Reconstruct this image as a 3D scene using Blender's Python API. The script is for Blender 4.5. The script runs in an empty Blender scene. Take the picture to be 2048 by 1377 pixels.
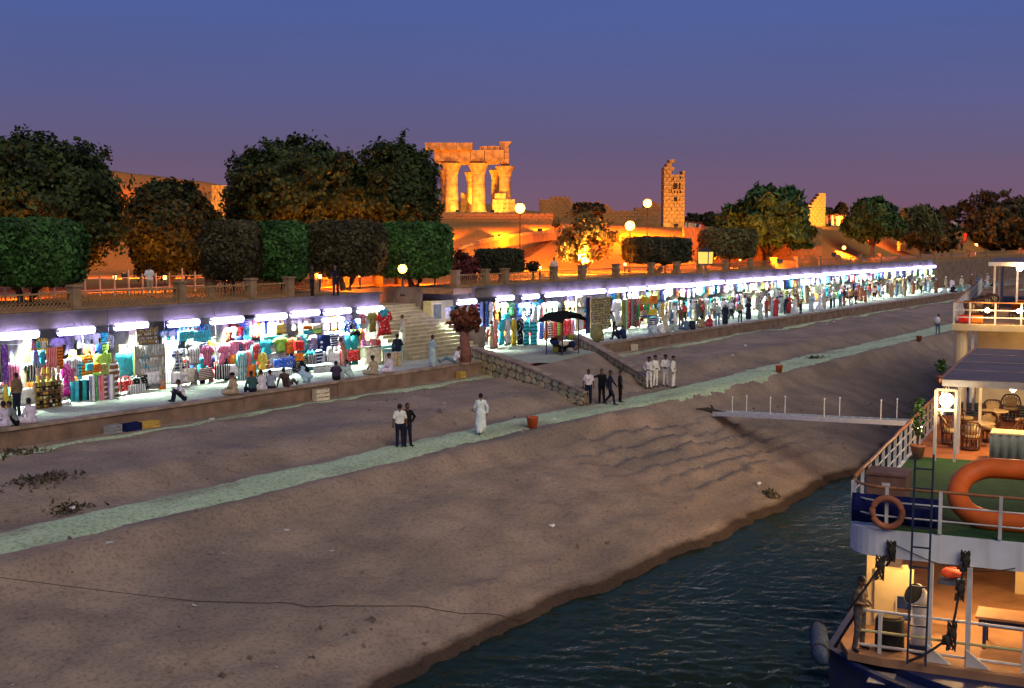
import bpy, math, random
import numpy as np
from mathutils import Vector, Matrix

# ------------------------------------------------------------------ camera, sky, sun, exposure
scene = bpy.context.scene
col = scene.collection
CAM_Z = 11.2                      # eye height above the river (sun deck of a moored ship)
F_PX, PX_W, PX_H = 2500.0, 2048.0, 1377.0
HEADING = math.radians(34.05)     # angle between the view and the line of the bank (+X)
PITCH = math.atan(218.5 / F_PX)
cam_data = bpy.data.cameras.new('camera')
cam_data.sensor_width = 36.0
cam_data.lens = F_PX / PX_W * 36.0
cam_data.clip_end = 6000
cam = bpy.data.objects.new('camera', cam_data)
col.objects.link(cam)
cam.location = (0, 0, CAM_Z)
cam.rotation_euler = (math.pi / 2 - PITCH, 0, HEADING - math.pi / 2)
scene.camera = cam

world = bpy.data.worlds.new('World')
scene.world = world
world.use_nodes = True
wn, wl = world.node_tree.nodes, world.node_tree.links
wn.clear()
w_out = wn.new('ShaderNodeOutputWorld')
w_bg = wn.new('ShaderNodeBackground')
w_sky = wn.new('ShaderNodeTexSky')
w_sky.sky_type = 'NISHITA'
w_sky.sun_disc = False
w_sky.sun_elevation = math.radians(1.5)
w_sky.sun_rotation = math.radians(236)      # the sun has set behind the camera, over the river
w_sky.dust_density = 1.5
w_sky.ozone_density = 3.0
w_geo = wn.new('ShaderNodeTexCoord')
w_sep = wn.new('ShaderNodeSeparateXYZ')
w_ramp = wn.new('ShaderNodeValToRGB')
w_mix = wn.new('ShaderNodeMixRGB')
w_mix.blend_type = 'MIX'
w_mix.inputs[0].default_value = 0.93
w_gain = wn.new('ShaderNodeMixRGB')
w_gain.blend_type = 'MULTIPLY'
w_gain.inputs[0].default_value = 1.0
w_gain.inputs[2].default_value = (0.1, 0.1, 0.1, 1)
cr = w_ramp.color_ramp
cr.elements[0].position = 0.0
cr.elements[0].color = (0.215, 0.103, 0.150, 1)
cr.elements[1].position = 0.70
cr.elements[1].color = (0.020, 0.045, 0.145, 1)
for pos, c in ((0.03, (0.178, 0.102, 0.172, 1)), (0.065, (0.134, 0.102, 0.200, 1)), (0.10, (0.108, 0.108, 0.255, 1)), (0.17, (0.078, 0.116, 0.335, 1)), (0.26, (0.060, 0.118, 0.36, 1))):
    e = cr.elements.new(pos)
    e.color = c
wl.new(w_geo.outputs['Generated'], w_sep.inputs[0])
wl.new(w_sep.outputs['Z'], w_ramp.inputs[0])
wl.new(w_sky.outputs[0], w_gain.inputs[1])
wl.new(w_gain.outputs[0], w_mix.inputs[1])
wl.new(w_ramp.outputs[0], w_mix.inputs[2])
w_nz = wn.new('ShaderNodeTexNoise'); w_nz.inputs['Scale'].default_value = 2.2; w_nz.inputs['Detail'].default_value = 6     # faint dusty unevenness
w_mp = wn.new('ShaderNodeMapping'); w_mp.inputs['Scale'].default_value = (1, 1, 5); wl.new(w_geo.outputs['Generated'], w_mp.inputs[0]); wl.new(w_mp.outputs[0], w_nz.inputs['Vector'])
w_mr = wn.new('ShaderNodeMapRange'); w_mr.inputs[1].default_value = 0.25; w_mr.inputs[2].default_value = 0.75; w_mr.inputs[3].default_value = 0.99; w_mr.inputs[4].default_value = 1.09; wl.new(w_nz.outputs[0], w_mr.inputs[0])
w_mu = wn.new('ShaderNodeMixRGB'); w_mu.blend_type = 'MULTIPLY'; w_mu.inputs[0].default_value = 1.0; wl.new(w_mix.outputs[0], w_mu.inputs[1]); wl.new(w_mr.outputs[0], w_mu.inputs[2])
wl.new(w_mu.outputs[0], w_bg.inputs[0])
w_bg.inputs[1].default_value = 1.0
wl.new(w_bg.outputs[0], w_out.inputs[0])

sun_data = bpy.data.lights.new('afterglow_sun', 'SUN')
sun_data.energy = 1.5
sun_data.angle = math.radians(40)
sun_data.color = (1.0, 0.84, 0.68)
sun = bpy.data.objects.new('afterglow_sun', sun_data)
col.objects.link(sun)
sun.rotation_euler = (math.radians(52), 0, HEADING - math.pi / 2 + math.radians(20))

scene.view_settings.view_transform = 'Standard'
scene.view_settings.look = 'None'
scene.view_settings.exposure = 0.0
scene.view_settings.gamma = 1.0
scene.cycles.max_bounces = 5
scene.cycles.diffuse_bounces = 3
scene.cycles.glossy_bounces = 3
scene.cycles.transparent_max_bounces = 6
scene.cycles.caustics_reflective = False
scene.cycles.caustics_refractive = False
scene.cycles.sample_clamp_indirect = 4.0

# ------------------------------------------------------------------ survey helpers (real places measured from the eye point)
EYE = np.array([0, 0, CAM_Z])
_fh = np.array([math.cos(HEADING), math.sin(HEADING), 0])
_R = np.array([math.sin(HEADING), -math.cos(HEADING), 0])
_Fw = _fh * math.cos(PITCH) - np.array([0, 0, 1]) * math.sin(PITCH)
_U = np.cross(_R, _Fw)
def _ray(x, y): return _Fw + _R * ((x - PX_W / 2) / F_PX) - _U * ((y - PX_H / 2) / F_PX)
def at_z(x, y, z):
    d = _ray(x, y); return EYE + d * ((z - CAM_Z) / d[2])
def at_y(x, y, Y):
    d = _ray(x, y); return EYE + d * (Y / d[1])
def at_d(x, y, D): return EYE + _ray(x, y) * D
def side(p):                       # how far right a place lies, to tell left from right
    q = np.array(p) - EYE; return float((q @ _R) / max(q @ _Fw, 0.1))
RIVER = math.pi                    # facings: 0 looks at the market, pi at the river
AWAY = HEADING - math.pi / 2
TOWARD = HEADING + math.pi / 2

# ------------------------------------------------------------------ materials
_mats = {}
def mat(name, c, rough=0.8, var=0.25, scale=3.0, bump=0.0, bscale=None, metal=0.0, c2=None, detail=6, spec=0.3, trans=0.0, coord='Object'):
    key = (name, tuple(round(v, 3) for v in c))
    if key in _mats: return _mats[key]
    m = bpy.data.materials.new(name); m.use_nodes = True
    n, l = m.node_tree.nodes, m.node_tree.links
    b = n['Principled BSDF']
    b.inputs['Roughness'].default_value = rough
    b.inputs['Metallic'].default_value = metal
    b.inputs['Specular IOR Level'].default_value = spec
    tc = n.new('ShaderNodeTexCoord')
    nz = n.new('ShaderNodeTexNoise'); nz.inputs['Scale'].default_value = scale; nz.inputs['Detail'].default_value = detail
    l.new(tc.outputs[coord], nz.inputs['Vector'])
    mx = n.new('ShaderNodeMixRGB')
    lo = [v * (1 - var) for v in c] if c2 is None else list(c2)
    hi = [min(1, v * (1 + var)) for v in c] if c2 is None else list(c)
    mx.inputs[1].default_value = (*lo, 1); mx.inputs[2].default_value = (*hi, 1)
    mr = n.new('ShaderNodeMapRange'); mr.inputs[1].default_value = 0.3; mr.inputs[2].default_value = 0.7
    l.new(nz.outputs[0], mr.inputs[0]); l.new(mr.outputs[0], mx.inputs[0]); l.new(mx.outputs[0], b.inputs['Base Color'])
    if bump > 0:
        bn = n.new('ShaderNodeBump'); bn.inputs['Strength'].default_value = min(1, bump); bn.inputs['Distance'].default_value = 0.05
        n2 = n.new('ShaderNodeTexNoise'); n2.inputs['Scale'].default_value = bscale or scale * 6; n2.inputs['Detail'].default_value = 5
        l.new(tc.outputs[coord], n2.inputs['Vector']); l.new(n2.outputs[0], bn.inputs['Height']); l.new(bn.outputs[0], b.inputs['Normal'])
    if trans > 0:
        tr = n.new('ShaderNodeBsdfTranslucent'); ms = n.new('ShaderNodeMixShader'); ms.inputs[0].default_value = trans
        l.new(mx.outputs[0], tr.inputs[0]); l.new(b.outputs[0], ms.inputs[1]); l.new(tr.outputs[0], ms.inputs[2])
        l.new(ms.outputs[0], n['Material Output'].inputs[0])
    _mats[key] = m
    return m
def glow(name, c, strength):
    key = (name, tuple(c), strength)
    if key in _mats: return _mats[key]
    m = bpy.data.materials.new(name); m.use_nodes = True
    n, l = m.node_tree.nodes, m.node_tree.links
    n.clear(); o = n.new('ShaderNodeOutputMaterial'); e = n.new('ShaderNodeEmission')
    e.inputs[0].default_value = (*c, 1); e.inputs[1].default_value = strength
    l.new(e.outputs[0], o.inputs[0]); _mats[key] = m
    return m
def cloth(c): return mat('woven cloth', c, rough=0.9, var=0.25, scale=6, bump=0.8, bscale=13, spec=0.1)
def paint(c, rough=0.45): return mat('weathered paint', c, rough=rough, c2=[c[0] * 0.62, c[1] * 0.55, c[2] * 0.48], scale=1.7, detail=12, bump=0.1, bscale=25)

# ------------------------------------------------------------------ mesh builder
class MB:
    def __init__(s): s.v, s.f, s.m = [], [], []
    def add(s, v, f, mi=0):
        o = len(s.v); s.v.extend([tuple(map(float, p)) for p in v]); s.f.extend([tuple(i + o for i in q) for q in f]); s.m.extend([mi] * len(f)); return s
    def box(s, c, size, rz=0.0, mi=0, taper=1.0, tilt=None):
        hx, hy, hz = size[0] / 2, size[1] / 2, size[2] / 2
        R = Matrix.Rotation(rz, 3, 'Z')
        if tilt is not None: R = R @ tilt
        v = []
        for z in (-1, 1):
            t = taper if z > 0 else 1
            for x, y in ((-1, -1), (1, -1), (1, 1), (-1, 1)):
                v.append(Vector(c) + R @ Vector((x * hx * t, y * hy * t, z * hz)))
        return s.add(v, [(3, 2, 1, 0), (4, 5, 6, 7), (0, 1, 5, 4), (1, 2, 6, 5), (2, 3, 7, 6), (3, 0, 4, 7)], mi)
    def bar(s, a, b, w, h=None, mi=0):
        a, b = Vector(a), Vector(b); d = (b - a); L = d.length
        if L < 1e-6: return s
        d.normalize(); up = Vector((0, 0, 1)) if abs(d.z) < 0.95 else Vector((1, 0, 0))
        x = d.cross(up).normalized() * (w / 2); y = x.normalized().cross(d).normalized() * ((h or w) / 2)
        v = [a - x - y, a + x - y, a + x + y, a - x + y, b - x - y, b + x - y, b + x + y, b - x + y]
        return s.add(v, [(3, 2, 1, 0), (4, 5, 6, 7), (0, 1, 5, 4), (1, 2, 6, 5), (2, 3, 7, 6), (3, 0, 4, 7)], mi)
    def tube(s, pts, r, n=6, mi=0, close=False):
        pts = [Vector(p) for p in pts]; N = len(pts)
        rr = r if hasattr(r, '__len__') else [r] * N
        rings = []
        ref = Vector((0, 0, 1))
        for i, p in enumerate(pts):
            if close: d = pts[(i + 1) % N] - pts[i - 1]
            else: d = pts[min(i + 1, N - 1)] - pts[max(i - 1, 0)]
            d.normalize()
            u = ref if abs(d.dot(ref)) < 0.95 else Vector((1, 0, 0))
            x = d.cross(u).normalized(); y = x.cross(d).normalized()
            rings.append([p + (x * math.cos(2 * math.pi * k / n) + y * math.sin(2 * math.pi * k / n)) * rr[i] for k in range(n)])
        v = [q for g in rings for q in g]; f = []
        for i in range(N if close else N - 1):
            j = (i + 1) % N
            for k in range(n):
                f.append((i * n + k, i * n + (k + 1) % n, j * n + (k + 1) % n, j * n + k))
        if not close: f += [tuple(reversed(range(n))), tuple(range((N - 1) * n, N * n))]
        return s.add(v, f, mi)
    def lathe(s, prof, c=(0, 0, 0), n=12, mi=0, cap=True, wob=None):
        v, f = [], []
        for i, (r, z) in enumerate(prof):
            for k in range(n):
                a = 2 * math.pi * k / n; q = r * (1 + (wob(i, k) if wob else 0))
                v.append((c[0] + q * math.cos(a), c[1] + q * math.sin(a), c[2] + z))
        for i in range(len(prof) - 1):
            for k in range(n):
                f.append((i * n + k, i * n + (k + 1) % n, (i + 1) * n + (k + 1) % n, (i + 1) * n + k))
        if cap: f += [tuple(reversed(range(n))), tuple(range((len(prof) - 1) * n, len(prof) * n))]
        return s.add(v, f, mi)
    def ball(s, c, r, n=8, mi=0, k=5):
        r = r if hasattr(r, '__len__') else (r, r, r)
        v, f = [], []
        for i in range(1, k):
            t = math.pi * i / k
            for j in range(n):
                a = 2 * math.pi * j / n
                v.append((c[0] + r[0] * math.sin(t) * math.cos(a), c[1] + r[1] * math.sin(t) * math.sin(a), c[2] + r[2] * math.cos(t)))
        top, bot = len(v), len(v) + 1
        v += [(c[0], c[1], c[2] + r[2]), (c[0], c[1], c[2] - r[2])]
        for i in range(k - 2):
            for j in range(n):
                f.append((i * n + j, (i + 1) * n + j, (i + 1) * n + (j + 1) % n, i * n + (j + 1) % n))
        for j in range(n):
            f.append((top, j, (j + 1) % n)); f.append((bot, (k - 2) * n + (j + 1) % n, (k - 2) * n + j))
        return s.add(v, f, mi)
    def extrude(s, outline, a, u, w, nrm, th, mi=0):     # outline in (u, w) plane through a, thickness along nrm
        a, u, w, nrm = Vector(a), Vector(u), Vector(w), Vector(nrm)
        n = len(outline)
        v = [a + u * p[0] + w * p[1] for p in outline] + [a + u * p[0] + w * p[1] + nrm * th for p in outline]
        f = [tuple(reversed(range(n))), tuple(range(n, 2 * n))] + [(i, (i + 1) % n, n + (i + 1) % n, n + i) for i in range(n)]
        return s.add(v, f, mi)
    def mesh(s, name, mats, smooth=False):
        me = bpy.data.meshes.new(name)
        me.from_pydata(s.v, [], s.f)
        for m in (mats if isinstance(mats, (list, tuple)) else [mats]): me.materials.append(m)
        if any(s.m): me.polygons.foreach_set('material_index', s.m)
        if smooth: me.polygons.foreach_set('use_smooth', [True] * len(me.polygons))
        me.update()
        return me
    def build(s, name, mats, parent=None, loc=(0, 0, 0), rz=0.0, smooth=False):
        return link(name, s.mesh(name, mats, smooth), parent, loc, rz)
def link(name, me, parent=None, loc=(0, 0, 0), rz=0.0, scale=None):
    o = bpy.data.objects.new(name, me); col.objects.link(o)
    o.location = tuple(map(float, loc)); o.rotation_euler = (0, 0, rz)
    if scale is not None: o.scale = scale
    if parent is not None: o.parent = parent
    return o
def quad_mesh(name, Q, m):         # Q: (N, 4, 3) loose quads
    N = len(Q); me = bpy.data.meshes.new(name)
    me.vertices.add(N * 4); me.vertices.foreach_set('co', np.ascontiguousarray(Q, dtype=np.float32).ravel())
    me.loops.add(N * 4); me.loops.foreach_set('vertex_index', np.arange(N * 4, dtype=np.int32))
    me.polygons.add(N); me.polygons.foreach_set('loop_start', np.arange(0, N * 4, 4, dtype=np.int32))
    me.materials.append(m); me.update(calc_edges=True)
    return me
def thing(name, label, cat, loc=(0, 0, 0), rz=0.0, group=None):
    o = bpy.data.objects.new(name, None); col.objects.link(o)
    o.location = tuple(map(float, loc)); o.rotation_euler = (0, 0, rz); o.empty_display_size = 0.2
    return tag(o, label, cat, group)
def tag(o, label, cat, group=None):
    o['label'] = label; o['category'] = cat
    if group: o['group'] = group
    return o
def struct(o): o['kind'] = 'structure'; return o
def copy_tree(o, parent=None):
    c = o.copy(); col.objects.link(c); c.parent = parent
    for ch in list(o.children): copy_tree(ch, c)
    return c
def recolor(o, mats):              # give one copy its own colours over shared mesh data
    for i, m in enumerate(mats):
        if m is None: continue
        o.material_slots[i].link = 'OBJECT'; o.material_slots[i].material = m
_one = ['first', 'second', 'third', 'fourth', 'fifth', 'sixth', 'seventh', 'eighth', 'ninth']
ORD = _one + ['tenth', 'eleventh', 'twelfth', 'thirteenth', 'fourteenth', 'fifteenth', 'sixteenth', 'seventeenth', 'eighteenth', 'nineteenth', 'twentieth'] + ['twenty-' + w for w in _one] + ['thirtieth'] + ['thirty-' + w for w in _one] + ['fortieth'] + ['forty-' + w for w in _one]
def point_light(name, loc, power, color, r=0.1, parent=None):
    d = bpy.data.lights.new(name, 'POINT'); d.energy = power; d.color = color; d.shadow_soft_size = r
    o = bpy.data.objects.new(name, d); col.objects.link(o); o.location = tuple(map(float, loc))
    if parent is not None: o.parent = parent
    return o
def spot_light(name, loc, target, power, color, ang=90, r=0.15, parent=None):
    d = bpy.data.lights.new(name, 'SPOT'); d.energy = power; d.color = color; d.shadow_soft_size = r; d.spot_size = math.radians(ang); d.spot_blend = 0.6
    o = bpy.data.objects.new(name, d); col.objects.link(o); o.location = tuple(map(float, loc))
    o.rotation_euler = (Vector(target) - Vector(loc)).to_track_quat('-Z', 'Y').to_euler()
    if parent is not None: o.parent = parent
    return o
rng = random.Random(11)
nrg = np.random.default_rng(11)
SODIUM = (1.0, 0.20, 0.004)

# smooth value noise for terrain
_perm = np.random.default_rng(3).random((64, 64))
def vnoise(x, y, s):
    x = np.asarray(x, float) / s; y = np.asarray(y, float) / s
    xi, yi = np.floor(x).astype(int), np.floor(y).astype(int); fx, fy = x - xi, y - yi
    fx = fx * fx * (3 - 2 * fx); fy = fy * fy * (3 - 2 * fy)
    g = lambda a, b: _perm[a % 64, b % 64]
    return (g(xi, yi) * (1 - fx) + g(xi + 1, yi) * fx) * (1 - fy) + (g(xi, yi + 1) * (1 - fx) + g(xi + 1, yi + 1) * fx) * fy - 0.5
def smooth(t): t = np.clip(t, 0, 1); return t * t * (3 - 2 * t)
# ------------------------------------------------------------------ the setting: river, bank, path, terrace, upper ground
TER, PROM, EDGE_Y, SHOP_Y = 4.2, 7.9, 40.0, 46.0
def shore_y(x): return 19.3 + 0.5 * vnoise(x, x * 0 + 3, 9) + 0.5 * vnoise(x, x * 0 + 9, 2.3) + 0.3 * vnoise(x, x * 0 + 5, 0.7) + 3.4 * smooth((np.asarray(x, float) - 58) / 30)
def path_mid(x):
    x = np.asarray(x, float)
    return 30.4 + 0.5 * vnoise(x, x * 0 + 1, 14) - 0.5 * smooth((x - 50) / 8) * (1 - smooth((x - 66) / 10))
def path_half(x): return 1.22 + 0.2 * vnoise(x, np.asarray(x) * 0 + 20, 5)
def bank_z(x, y):
    x = np.asarray(x, float); y = np.asarray(y, float)
    s = shore_y(x); d = y - s
    low = np.where(d < 0, d * 0.5, 0.28 * smooth(d / 0.35) + 0.0)
    t = np.clip((y - s - 0.35) / (28.8 - s - 0.35), 0, 1)
    z = low + np.where(d > 0.35, 1.98 * (t ** 0.9), 0) + 0.54 * smooth((y - 27.7 - 0.6 * vnoise(x, y * 0 + 4, 3)) / 1.1)
    z = z + 0.58 * smooth((y - 31.9 - 0.5 * vnoise(x, y * 0 + 8, 4)) / 2.0) + 0.17 * smooth((y - 34) / 5)
    rough = smooth(d / 1.5) * (1 - smooth((y - 38.8) / 0.8))
    onpath = np.clip(1 - np.abs(y - path_mid(x)) / 1.9, 0, 1)
    onpath = smooth(onpath * 2)
    n = 0.26 * vnoise(x, y, 4.2) + 0.15 * vnoise(x, y, 1.3) + 0.09 * vnoise(x + 7, y, 0.5) + 0.16 * vnoise(x, y * 0.25, 1.7) * smooth((27.5 - y) / 3)
    # trodden ridges where people climb from the gangway
    rid = np.exp(-((x - 52 + (y - 25) * 0.25) / 6.0) ** 2) * smooth((y - 20.5) / 2) * (1 - smooth((y - 27.8) / 1.6))
    n = n + rid * 0.50 * (((y + 0.08 * (x - 50) + 0.3 * vnoise(x, y, 2)) / 1.15) % 1.0 - 0.5)
    # little berms along the water (an old water line)
    n = n + 0.10 * np.exp(-((d - 2.2 - vnoise(x, x * 0, 6)) / 0.35) ** 2)
    z = z + n * rough * (1 - 0.9 * onpath)
    # the ramp up to the terrace between the two stone walls
    return z
def grid(name, xs, ys, fz, m, smooth_=True):
    X, Y = np.meshgrid(xs, ys, indexing='ij'); Z = fz(X, Y)
    nx, ny = len(xs), len(ys)
    V = np.stack([X, Y, Z], -1).reshape(-1, 3)
    i = np.arange(nx - 1)[:, None] * ny + np.arange(ny - 1)[None, :]
    Q = np.stack([i, i + ny, i + ny + 1, i + 1], -1).reshape(-1, 4)
    me = bpy.data.meshes.new(name)
    me.vertices.add(len(V)); me.vertices.foreach_set('co', V.astype(np.float32).ravel())
    me.loops.add(Q.size); me.loops.foreach_set('vertex_index', Q.astype(np.int32).ravel())
    me.polygons.add(len(Q)); me.polygons.foreach_set('loop_start', np.arange(0, Q.size, 4, dtype=np.int32))
    me.materials.append(m); me.update(calc_edges=True)
    me.polygons.foreach_set('use_smooth', [smooth_] * len(Q))
    return link(name, me)

def earth_material(name, c1, c2, c3, scale=0.5, speck=0.5, wet=False):
    m = bpy.data.materials.new(name); m.use_nodes = True
    n, l = m.node_tree.nodes, m.node_tree.links; b = n['Principled BSDF']
    b.inputs['Roughness'].default_value = 0.95; b.inputs['Specular IOR Level'].default_value = 0.1
    tc = n.new('ShaderNodeTexCoord')
    def noise(s, d=6, stretch=None):
        t = n.new('ShaderNodeTexNoise'); t.inputs['Scale'].default_value = s; t.inputs['Detail'].default_value = d
        if stretch:
            mp = n.new('ShaderNodeMapping'); mp.inputs['Scale'].default_value = stretch; l.new(tc.outputs['Object'], mp.inputs[0]); l.new(mp.outputs[0], t.inputs['Vector'])
        else: l.new(tc.outputs['Object'], t.inputs['Vector'])
        return t
    def rampf(src, a, bb):
        r = n.new('ShaderNodeMapRange'); r.inputs[1].default_value = a; r.inputs[2].default_value = bb; l.new(src, r.inputs[0]); return r.outputs[0]
    m1 = n.new('ShaderNodeMixRGB'); m1.inputs[1].default_value = (*c1, 1); m1.inputs[2].default_value = (*c2, 1)
    l.new(rampf(noise(scale, 8).outputs[0], 0.35, 0.65), m1.inputs[0])
    m2 = n.new('ShaderNodeMixRGB'); m2.inputs[2].default_value = (*c3, 1); l.new(m1.outputs[0], m2.inputs[1])
    l.new(rampf(noise(scale * 0.45, 6, (0.5, 1.2, 1)).outputs[0], 0.5, 0.72), m2.inputs[0])
    m3 = n.new('ShaderNodeMixRGB'); m3.blend_type = 'MULTIPLY'; m3.inputs[0].default_value = speck
    l.new(m2.outputs[0], m3.inputs[1])
    nn = noise(9, 10); cr2 = n.new('ShaderNodeValToRGB'); cr2.color_ramp.elements[0].position = 0.36; cr2.color_ramp.elements[0].color = (0.25, 0.22, 0.2, 1)
    cr2.color_ramp.elements[1].position = 0.52; cr2.color_ramp.elements[1].color = (1.1, 1.1, 1.1, 1)
    l.new(nn.outputs[0], cr2.inputs[0]); l.new(cr2.outputs[0], m3.inputs[2])
    if wet:
        sp_ = n.new('ShaderNodeSeparateXYZ'); l.new(tc.outputs['Object'], sp_.inputs[0]); m4 = n.new('ShaderNodeMixRGB'); m4.blend_type = 'MULTIPLY'; m4.inputs[2].default_value = (0.22, 0.2, 0.2, 1)
        l.new(rampf(sp_.outputs['Z'], 0.34, 0.20), m4.inputs[0]); l.new(m3.outputs[0], m4.inputs[1]); m3 = m4
    l.new(m3.outputs[0], b.inputs['Base Color'])
    bp = n.new('ShaderNodeBump'); bp.inputs['Strength'].default_value = 0.4; bp.inputs['Distance'].default_value = 0.08
    vo = n.new('ShaderNodeTexVoronoi'); vo.inputs['Scale'].default_value = 1.6; l.new(tc.outputs['Object'], vo.inputs['Vector'])     # trodden dints
    ad = n.new('ShaderNodeMath'); ad.operation = 'MULTIPLY_ADD'; ad.inputs[1].default_value = 0.9; l.new(rampf(vo.outputs['Distance'], 0.05, 0.30), ad.inputs[0]); l.new(noise(5, 12).outputs[0], ad.inputs[2])
    l.new(ad.outputs[0], bp.inputs['Height']); l.new(bp.outputs[0], b.inputs['Normal'])
    return m
M_BANK = earth_material('river bank earth', (0.265, 0.205, 0.160), (0.38, 0.292, 0.218), (0.205, 0.175, 0.145), speck=0.3, wet=True)
M_PATH = earth_material('trodden pale path', (0.49, 0.63, 0.38), (0.59, 0.72, 0.45), (0.34, 0.33, 0.22), scale=0.9, speck=0.5)
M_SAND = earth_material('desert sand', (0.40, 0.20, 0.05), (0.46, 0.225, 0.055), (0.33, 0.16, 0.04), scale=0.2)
M_FLOOR = earth_material('pale concrete floor', (0.36, 0.40, 0.32), (0.42, 0.46, 0.37), (0.29, 0.31, 0.25), scale=0.8, speck=0.3)
M_CONC = mat('grey brown concrete', (0.17, 0.14, 0.12), rough=0.9, var=0.35, scale=1.1, bump=0.4, bscale=9)
M_PLASTER = mat('brown plaster', (0.23, 0.155, 0.105), rough=0.9, var=0.35, scale=1.3, bump=0.5, bscale=8)
M_STONE = mat('yellow ochre stone', (0.44, 0.39, 0.20), rough=0.9, var=0.4, scale=2.5, bump=0.6, bscale=14)
M_MORTAR = mat('dark mortar', (0.17, 0.13, 0.09), rough=0.95, var=0.3, scale=6, bump=0.4)
M_TEMPLE = mat('golden sandstone', (0.46, 0.28, 0.10), rough=0.92, var=0.5, scale=1.2, bump=0.7, bscale=7)
M_MUD = mat('mud brick', (0.33, 0.17, 0.06), rough=0.95, var=0.35, scale=0.8, bump=0.8, bscale=5)

def water_material():
    m = bpy.data.materials.new('river water'); m.use_nodes = True
    n, l = m.node_tree.nodes, m.node_tree.links; b = n['Principled BSDF']
    b.inputs['Base Color'].default_value = (0.010, 0.017, 0.013, 1); b.inputs['Roughness'].default_value = 0.045; b.inputs['IOR'].default_value = 1.33
    b.inputs['Specular IOR Level'].default_value = 0.30; b.inputs['Specular Tint'].default_value = (0.80, 0.90, 0.26, 1)
    tc = n.new('ShaderNodeTexCoord'); mp = n.new('ShaderNodeMapping'); mp.inputs['Rotation'].default_value = (0, 0, HEADING + 1.57); mp.inputs['Scale'].default_value = (1.0, 2.4, 1)
    l.new(tc.outputs['Object'], mp.inputs[0])
    t1 = n.new('ShaderNodeTexNoise'); t1.inputs['Scale'].default_value = 1.15; t1.inputs['Detail'].default_value = 5; t1.inputs['Distortion'].default_value = 0.6
    l.new(mp.outputs[0], t1.inputs['Vector'])
    bp = n.new('ShaderNodeBump'); bp.inputs['Strength'].default_value = 0.42; bp.inputs['Distance'].default_value = 0.11
    l.new(t1.outputs[0], bp.inputs['Height'])
    n.remove(b); df = n.new('ShaderNodeBsdfDiffuse'); df.inputs[0].default_value = (0.014, 0.024, 0.018, 1)        # silty river: dark green body, tinted gloss
    gl = n.new('ShaderNodeBsdfGlossy'); gl.inputs[0].default_value = (0.80, 0.88, 0.50, 1); gl.inputs['Roughness'].default_value = 0.04
    fr = n.new('ShaderNodeFresnel'); fr.inputs[0].default_value = 1.33; ms = n.new('ShaderNodeMixShader')
    for q in (df, gl, fr): l.new(bp.outputs[0], q.inputs['Normal'])
    k = n.new('ShaderNodeMath'); k.operation = 'MULTIPLY'; k.inputs[1].default_value = 0.72; l.new(fr.outputs[0], k.inputs[0]); l.new(k.outputs[0], ms.inputs[0]); l.new(df.outputs[0], ms.inputs[1]); l.new(gl.outputs[0], ms.inputs[2])
    l.new(ms.outputs[0], n['Material Output'].inputs[0])
    return m
M_WATER = water_material()
def wave(X, Y):
    # churned water near the ships, calmer by the bank
    near = np.clip(1 - (X - 18) / 22, 0, 1) * np.clip((20 - Y) / 8, 0.2, 1)
    u = X * 0.56 - Y * 0.83; w = X * 0.83 + Y * 0.56
    z = 0.030 * vnoise(u * 0.8, w * 2.2, 0.9) + 0.028 * vnoise(u * 1.1 + 31, w * 2.6 + 5, 0.42) + 0.016 * vnoise(u * 1.2 + 11, w * 2.4 + 8, 0.22)
    patch = 0.6 + 1.2 * smooth(vnoise(u, w * 1.8, 6.0) + 0.5)
    return z * (0.5 + 5.2 * near) * patch
near_water = struct(grid('water', np.concatenate([np.arange(8, 20, 0.4), np.arange(20, 50, 0.1), np.arange(50, 72.3, 0.3)]), np.arange(-8, 22.5, 0.11), wave, M_WATER))
far_w = MB()
for (x0, x1, y0, y1) in ((-300, 8, -600, 22), (72, 900, -600, 26), (8, 72, -600, -8)):
    far_w.add([(x0, y0, 0), (x1, y0, 0), (x1, y1, 0), (x0, y1, 0)], [(0, 1, 2, 3)])
struct(far_w.build('water', M_WATER))

xs = np.concatenate([np.arange(-60, 8, 2.0), np.arange(8, 75, 0.22), np.arange(75, 130, 0.6), np.arange(130, 420, 4.0)])
ys = np.concatenate([np.arange(13, 18.2, 0.8), np.arange(18.2, 39.0, 0.22), np.arange(39.0, 41.0, 0.5)])
struct(grid('river_bank', xs, ys, bank_z, M_BANK))

# the pale path along the bank, its edges frayed
pxs = np.concatenate([np.arange(-60, 8, 2.0), np.arange(8, 120, 0.25), np.arange(120, 300, 3.0)])
mb = MB(); K = 7
for i, x in enumerate(pxs):
    mid, half = float(path_mid(x)), float(path_half(x))
    e0 = 0.26 * float(vnoise(x, 50.0, 0.6)) + 0.12 * float(vnoise(x, 51.0, 0.27)) + 0.3 * float(vnoise(x, 53.0, 2.1)); e1 = 0.26 * float(vnoise(x, 60.0, 0.5)) + 0.12 * float(vnoise(x, 61.0, 0.27)) + 0.3 * float(vnoise(x, 63.0, 1.8))
    for k in range(K):
        y = mid - half + e0 + (2 * half + e1 - e0) * k / (K - 1)
        z = float(bank_z(x, y)) + (0.05 if 0 < k < K - 1 else -0.02)
        mb.v.append((x, y, z))
mb.f = [(i * K + k, (i + 1) * K + k, (i + 1) * K + k + 1, i * K + k + 1) for i in range(len(pxs) - 1) for k in range(K - 1)]; mb.m = [0] * len(mb.f)
struct(mb.build('path', M_PATH, smooth=True))
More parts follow.
